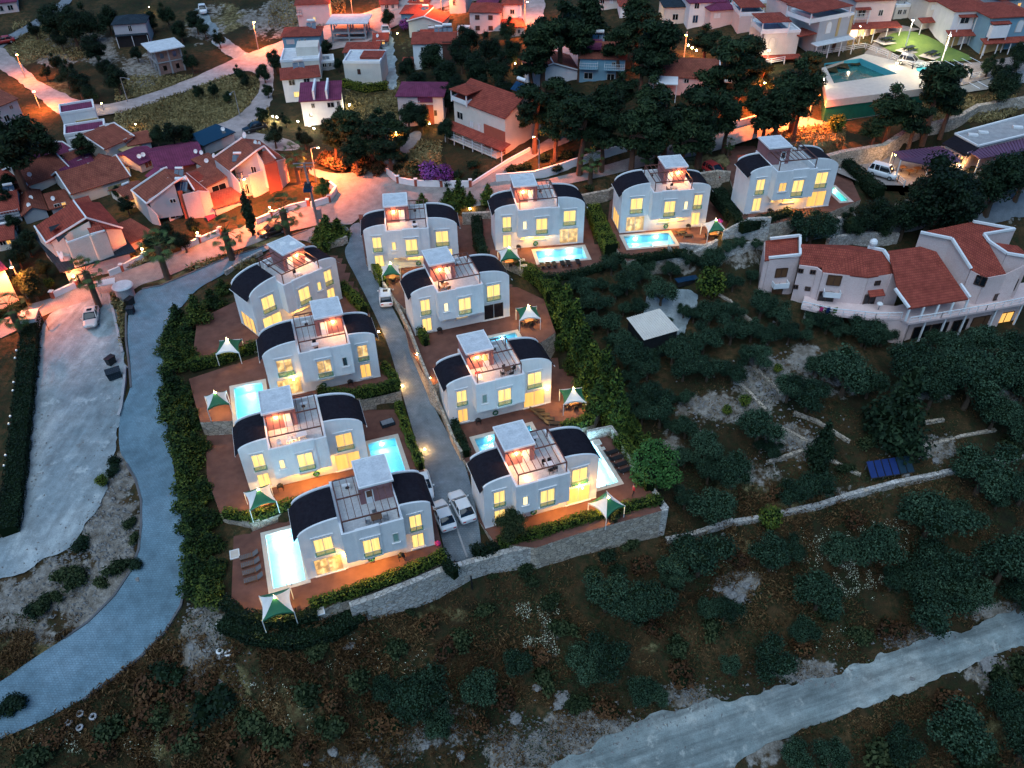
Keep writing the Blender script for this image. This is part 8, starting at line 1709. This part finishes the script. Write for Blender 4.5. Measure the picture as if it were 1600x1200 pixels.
# decks and railings
def deck(P, z, th=.3):
    mb = MB().use(M['pinkw']); P = [at(a, b_, z) for a, b_ in P]; n = (P[1]-P[0]).cross(P[2]-P[0]); P = P if n.z > 0 else P[::-1]; D = [p-Vector((0, 0, th)) for p in P]; mb.face(P); mb.face(D[::-1]); mb.use(M['pinkw'])
    for i in range(len(P)): mb.face([D[i], D[(i+1) % len(P)], P[(i+1) % len(P)], P[i]])
    mb.build('terrace', None, ph)
deck([(1252,480),(1300,491),(1367,498),(1408,497),(1420,505),(1470,497),(1540,485),(1610,472),(1610,440),(1530,452),(1450,465),(1400,478),(1300,470),(1258,460)], ZD)
def prail(P, z):
    W = [at(a, b_, z) for a, b_ in P]; r_ = MB().use(M['trim'])
    for a, b_ in zip(W[:-1], W[1:]):
        r_.bar(a+Vector((0, 0, .85)), b_+Vector((0, 0, .85)), .09); r_.bar(a+Vector((0, 0, .45)), b_+Vector((0, 0, .45)), .04); n = max(1, int((b_-a).length/1.2))
        for i in range(n+1): p = a.lerp(b_, i/n); r_.bar(p, p+Vector((0, 0, .85)), .06)
    r_.build('railing', None, ph)
prail([(1252,480),(1300,491),(1367,498),(1408,497)], ZD); prail([(1420,505),(1470,497),(1540,485),(1605,472)], ZD)
wallq((1367,499,ZD-.36), (1410,500,ZD-.36), 0); wallq((1410,500,ZD-.36), (1420,506,ZD-.36), 0)
for x, y in ((1262,482),(1420,506),(1448,502),(1480,497),(1512,491),(1560,482),(1600,475)): p = at(x, y, ZD-.36); MB().use(M['trim']).bar((p.x, p.y+.2, -1.5), (p.x, p.y+.2, ZD-.36), .2).build('pillar', None, ph)
def pwin(A, B, px, py, w_, h_, mat, nm='window'):
    """window on the vertical plane through the wall foot pixels A,B (px,py,z)"""
    a, b_ = at(*A), at(*B); d = (b_-a); d.z = 0; d.normalize(); n = Vector((-d.y, d.x, 0)); r = Vector(rays(px, py)); o = Vector((0, 0, CZ)); t_ = (a-o).dot(n)/r.dot(n); p = o+r*t_
    if n.dot(r) > 0: n = -n
    mb = MB(); f = p+n*.16
    def q(u, v, k): return f+d*u+Vector((0, 0, v))+n*k
    mb.use(M[mat]); mb.face([q(-w_/2, -h_/2, .02), q(w_/2, -h_/2, .02), q(w_/2, h_/2, .02), q(-w_/2, h_/2, .02)]); fr = MB().use(M['frame_brown'])
    for u0, v0, u1, v1 in ((-w_/2, -h_/2, w_/2, -h_/2), (-w_/2, h_/2, w_/2, h_/2), (-w_/2, -h_/2, -w_/2, h_/2), (w_/2, -h_/2, w_/2, h_/2), (0, -h_/2, 0, h_/2)): fr.bar(q(u0, v0, .04), q(u1, v1, .04), .08)
    f_ = fr.build(nm, None, ph); mb.build('pane', None, f_)
    return p, d, n
T1 = ((1201,406,te-.05), (1249,401,te+.1)); T2 = ((1249,414,e0-.05), (1278,418,e0-.05)); T3 = ((1286,426,e0-.3), (1357,432,e0-.3)); T4 = ((1357,432,e0-.3), (1393,428,e0-.25)); T5 = ((1540,434,8.2), (1572,428,8.2)); T6 = ((1517,422,8.6), (1540,434,8.2))
M['shutter'] = pm('brown_shutter', (.13,.055,.02), (.10,.04,.015), 2, .7, .05)
for a, x, y, w_, h_, mt in ((T1,1220,425,1.5,1.3,'shutter'),(T1,1213,455,1.4,1.6,'shutter'),(T2,1251,422,.6,.55,DG),(T2,1270,424,.6,.55,DG),(T2,1243,447,.6,.55,DG),(T2,1262,450,.6,.55,DG),(T3,1303,437,1.6,1.4,'shutter'),(T3,1290,464,1.8,1.7,DG),(T4,1357,468,1.5,1.8,DG),(T6,1533,438,1.2,1.3,DG),(T5,1580,445,1.2,1.6,DG),(T5,1560,462,1.6,.9,DG)): pwin(*a, x, y, w_, h_, mt)
p, d, n = pwin(*T4, 1370, 441, .7, .6, DG)
for a, x, y, w_ in ((T1,1217,441,2.0),(T3,1299,455,2.0)):
    p, d, n = pwin(*a, x, y, .02, .02, 'trim', 'bracket'); c2 = MB().use(M['trim']); r_ = math.atan2(d.y, d.x); q = p+n*.55; c2.obox((q.x, q.y, p.z-.35), w_, .9, .15, r_); c2.obox((q.x+n.x*.42, q.y+n.y*.42, p.z-.2), w_, .08, .6, r_)
    for s_ in (-1, 1): c2.obox((q.x+d.x*s_*(w_/2-.04), q.y+d.y*s_*(w_/2-.04), p.z-.2), .08, .85, .6, r_)
    c2.build('balcony', None, ph)
p, d, n = pwin(*T4, 1366, 455, .02, .02, 'trim', 'bracket'); mb = MB().use(M['redroof']); q = p+n*.5; mb.obox((q.x, q.y, p.z), 2.0, 1.0, .12, math.atan2(d.y, d.x), R(25)); mb.build('door_hood', None, ph)
A, B = (1420,507,3.9), (1600,477,3.9)
for x, w_, mt in ((1437,2.4,DG),(1465,2.4,DG),(1497,2.2,DG),(1535,3.6,'wood'),(1568,2.2,'lit_b')): 
    y = 507-(x-1420)*30/180+14; p, d, n = pwin((1425,496,3.9), (1600,466,3.9), x, y, w_, 1.9, mt)
A, B, s = wallq((1425,496,3.9), (1600,466,3.9), -2, 'pinkw')
o = MB().use(M['trim']); o.tube([(0,0,0),(0,0,.5)], .3, 10); o.ball((0,0,.65), .5, 10, 6); oo = o.build('chimney', None, ph); oo.location = at(1363, 386, rz_)
pwl = at(1303, 487, ZD+.4)
for i, (mt, nm) in enumerate((('pinkc', 'magenta'), ('pv_b', 'blue'), ('lawn', 'lime'))):
    if mt in M: o = MB().use(M[mt]).obox((0, 0, 0), .5, .08, .8, .3).build('hanging_towel'); o.location = at(1282+i*11, 489, ZD+.1); tag(o, nm+' towel hanging on the pink house railing', 'towel')
g = at(1372, 484, ZD); o = MB().use(M['white_plastic']); o.ball((0, 0, .9), .4, 10, 6, .5); o.use(M['steel']).bar((0, 0, 0), (0, 0, .8), .07); o = o.build('satellite_dish'); o.location = g; tag(o, 'large white satellite dish on the pink house terrace', 'satellite dish')
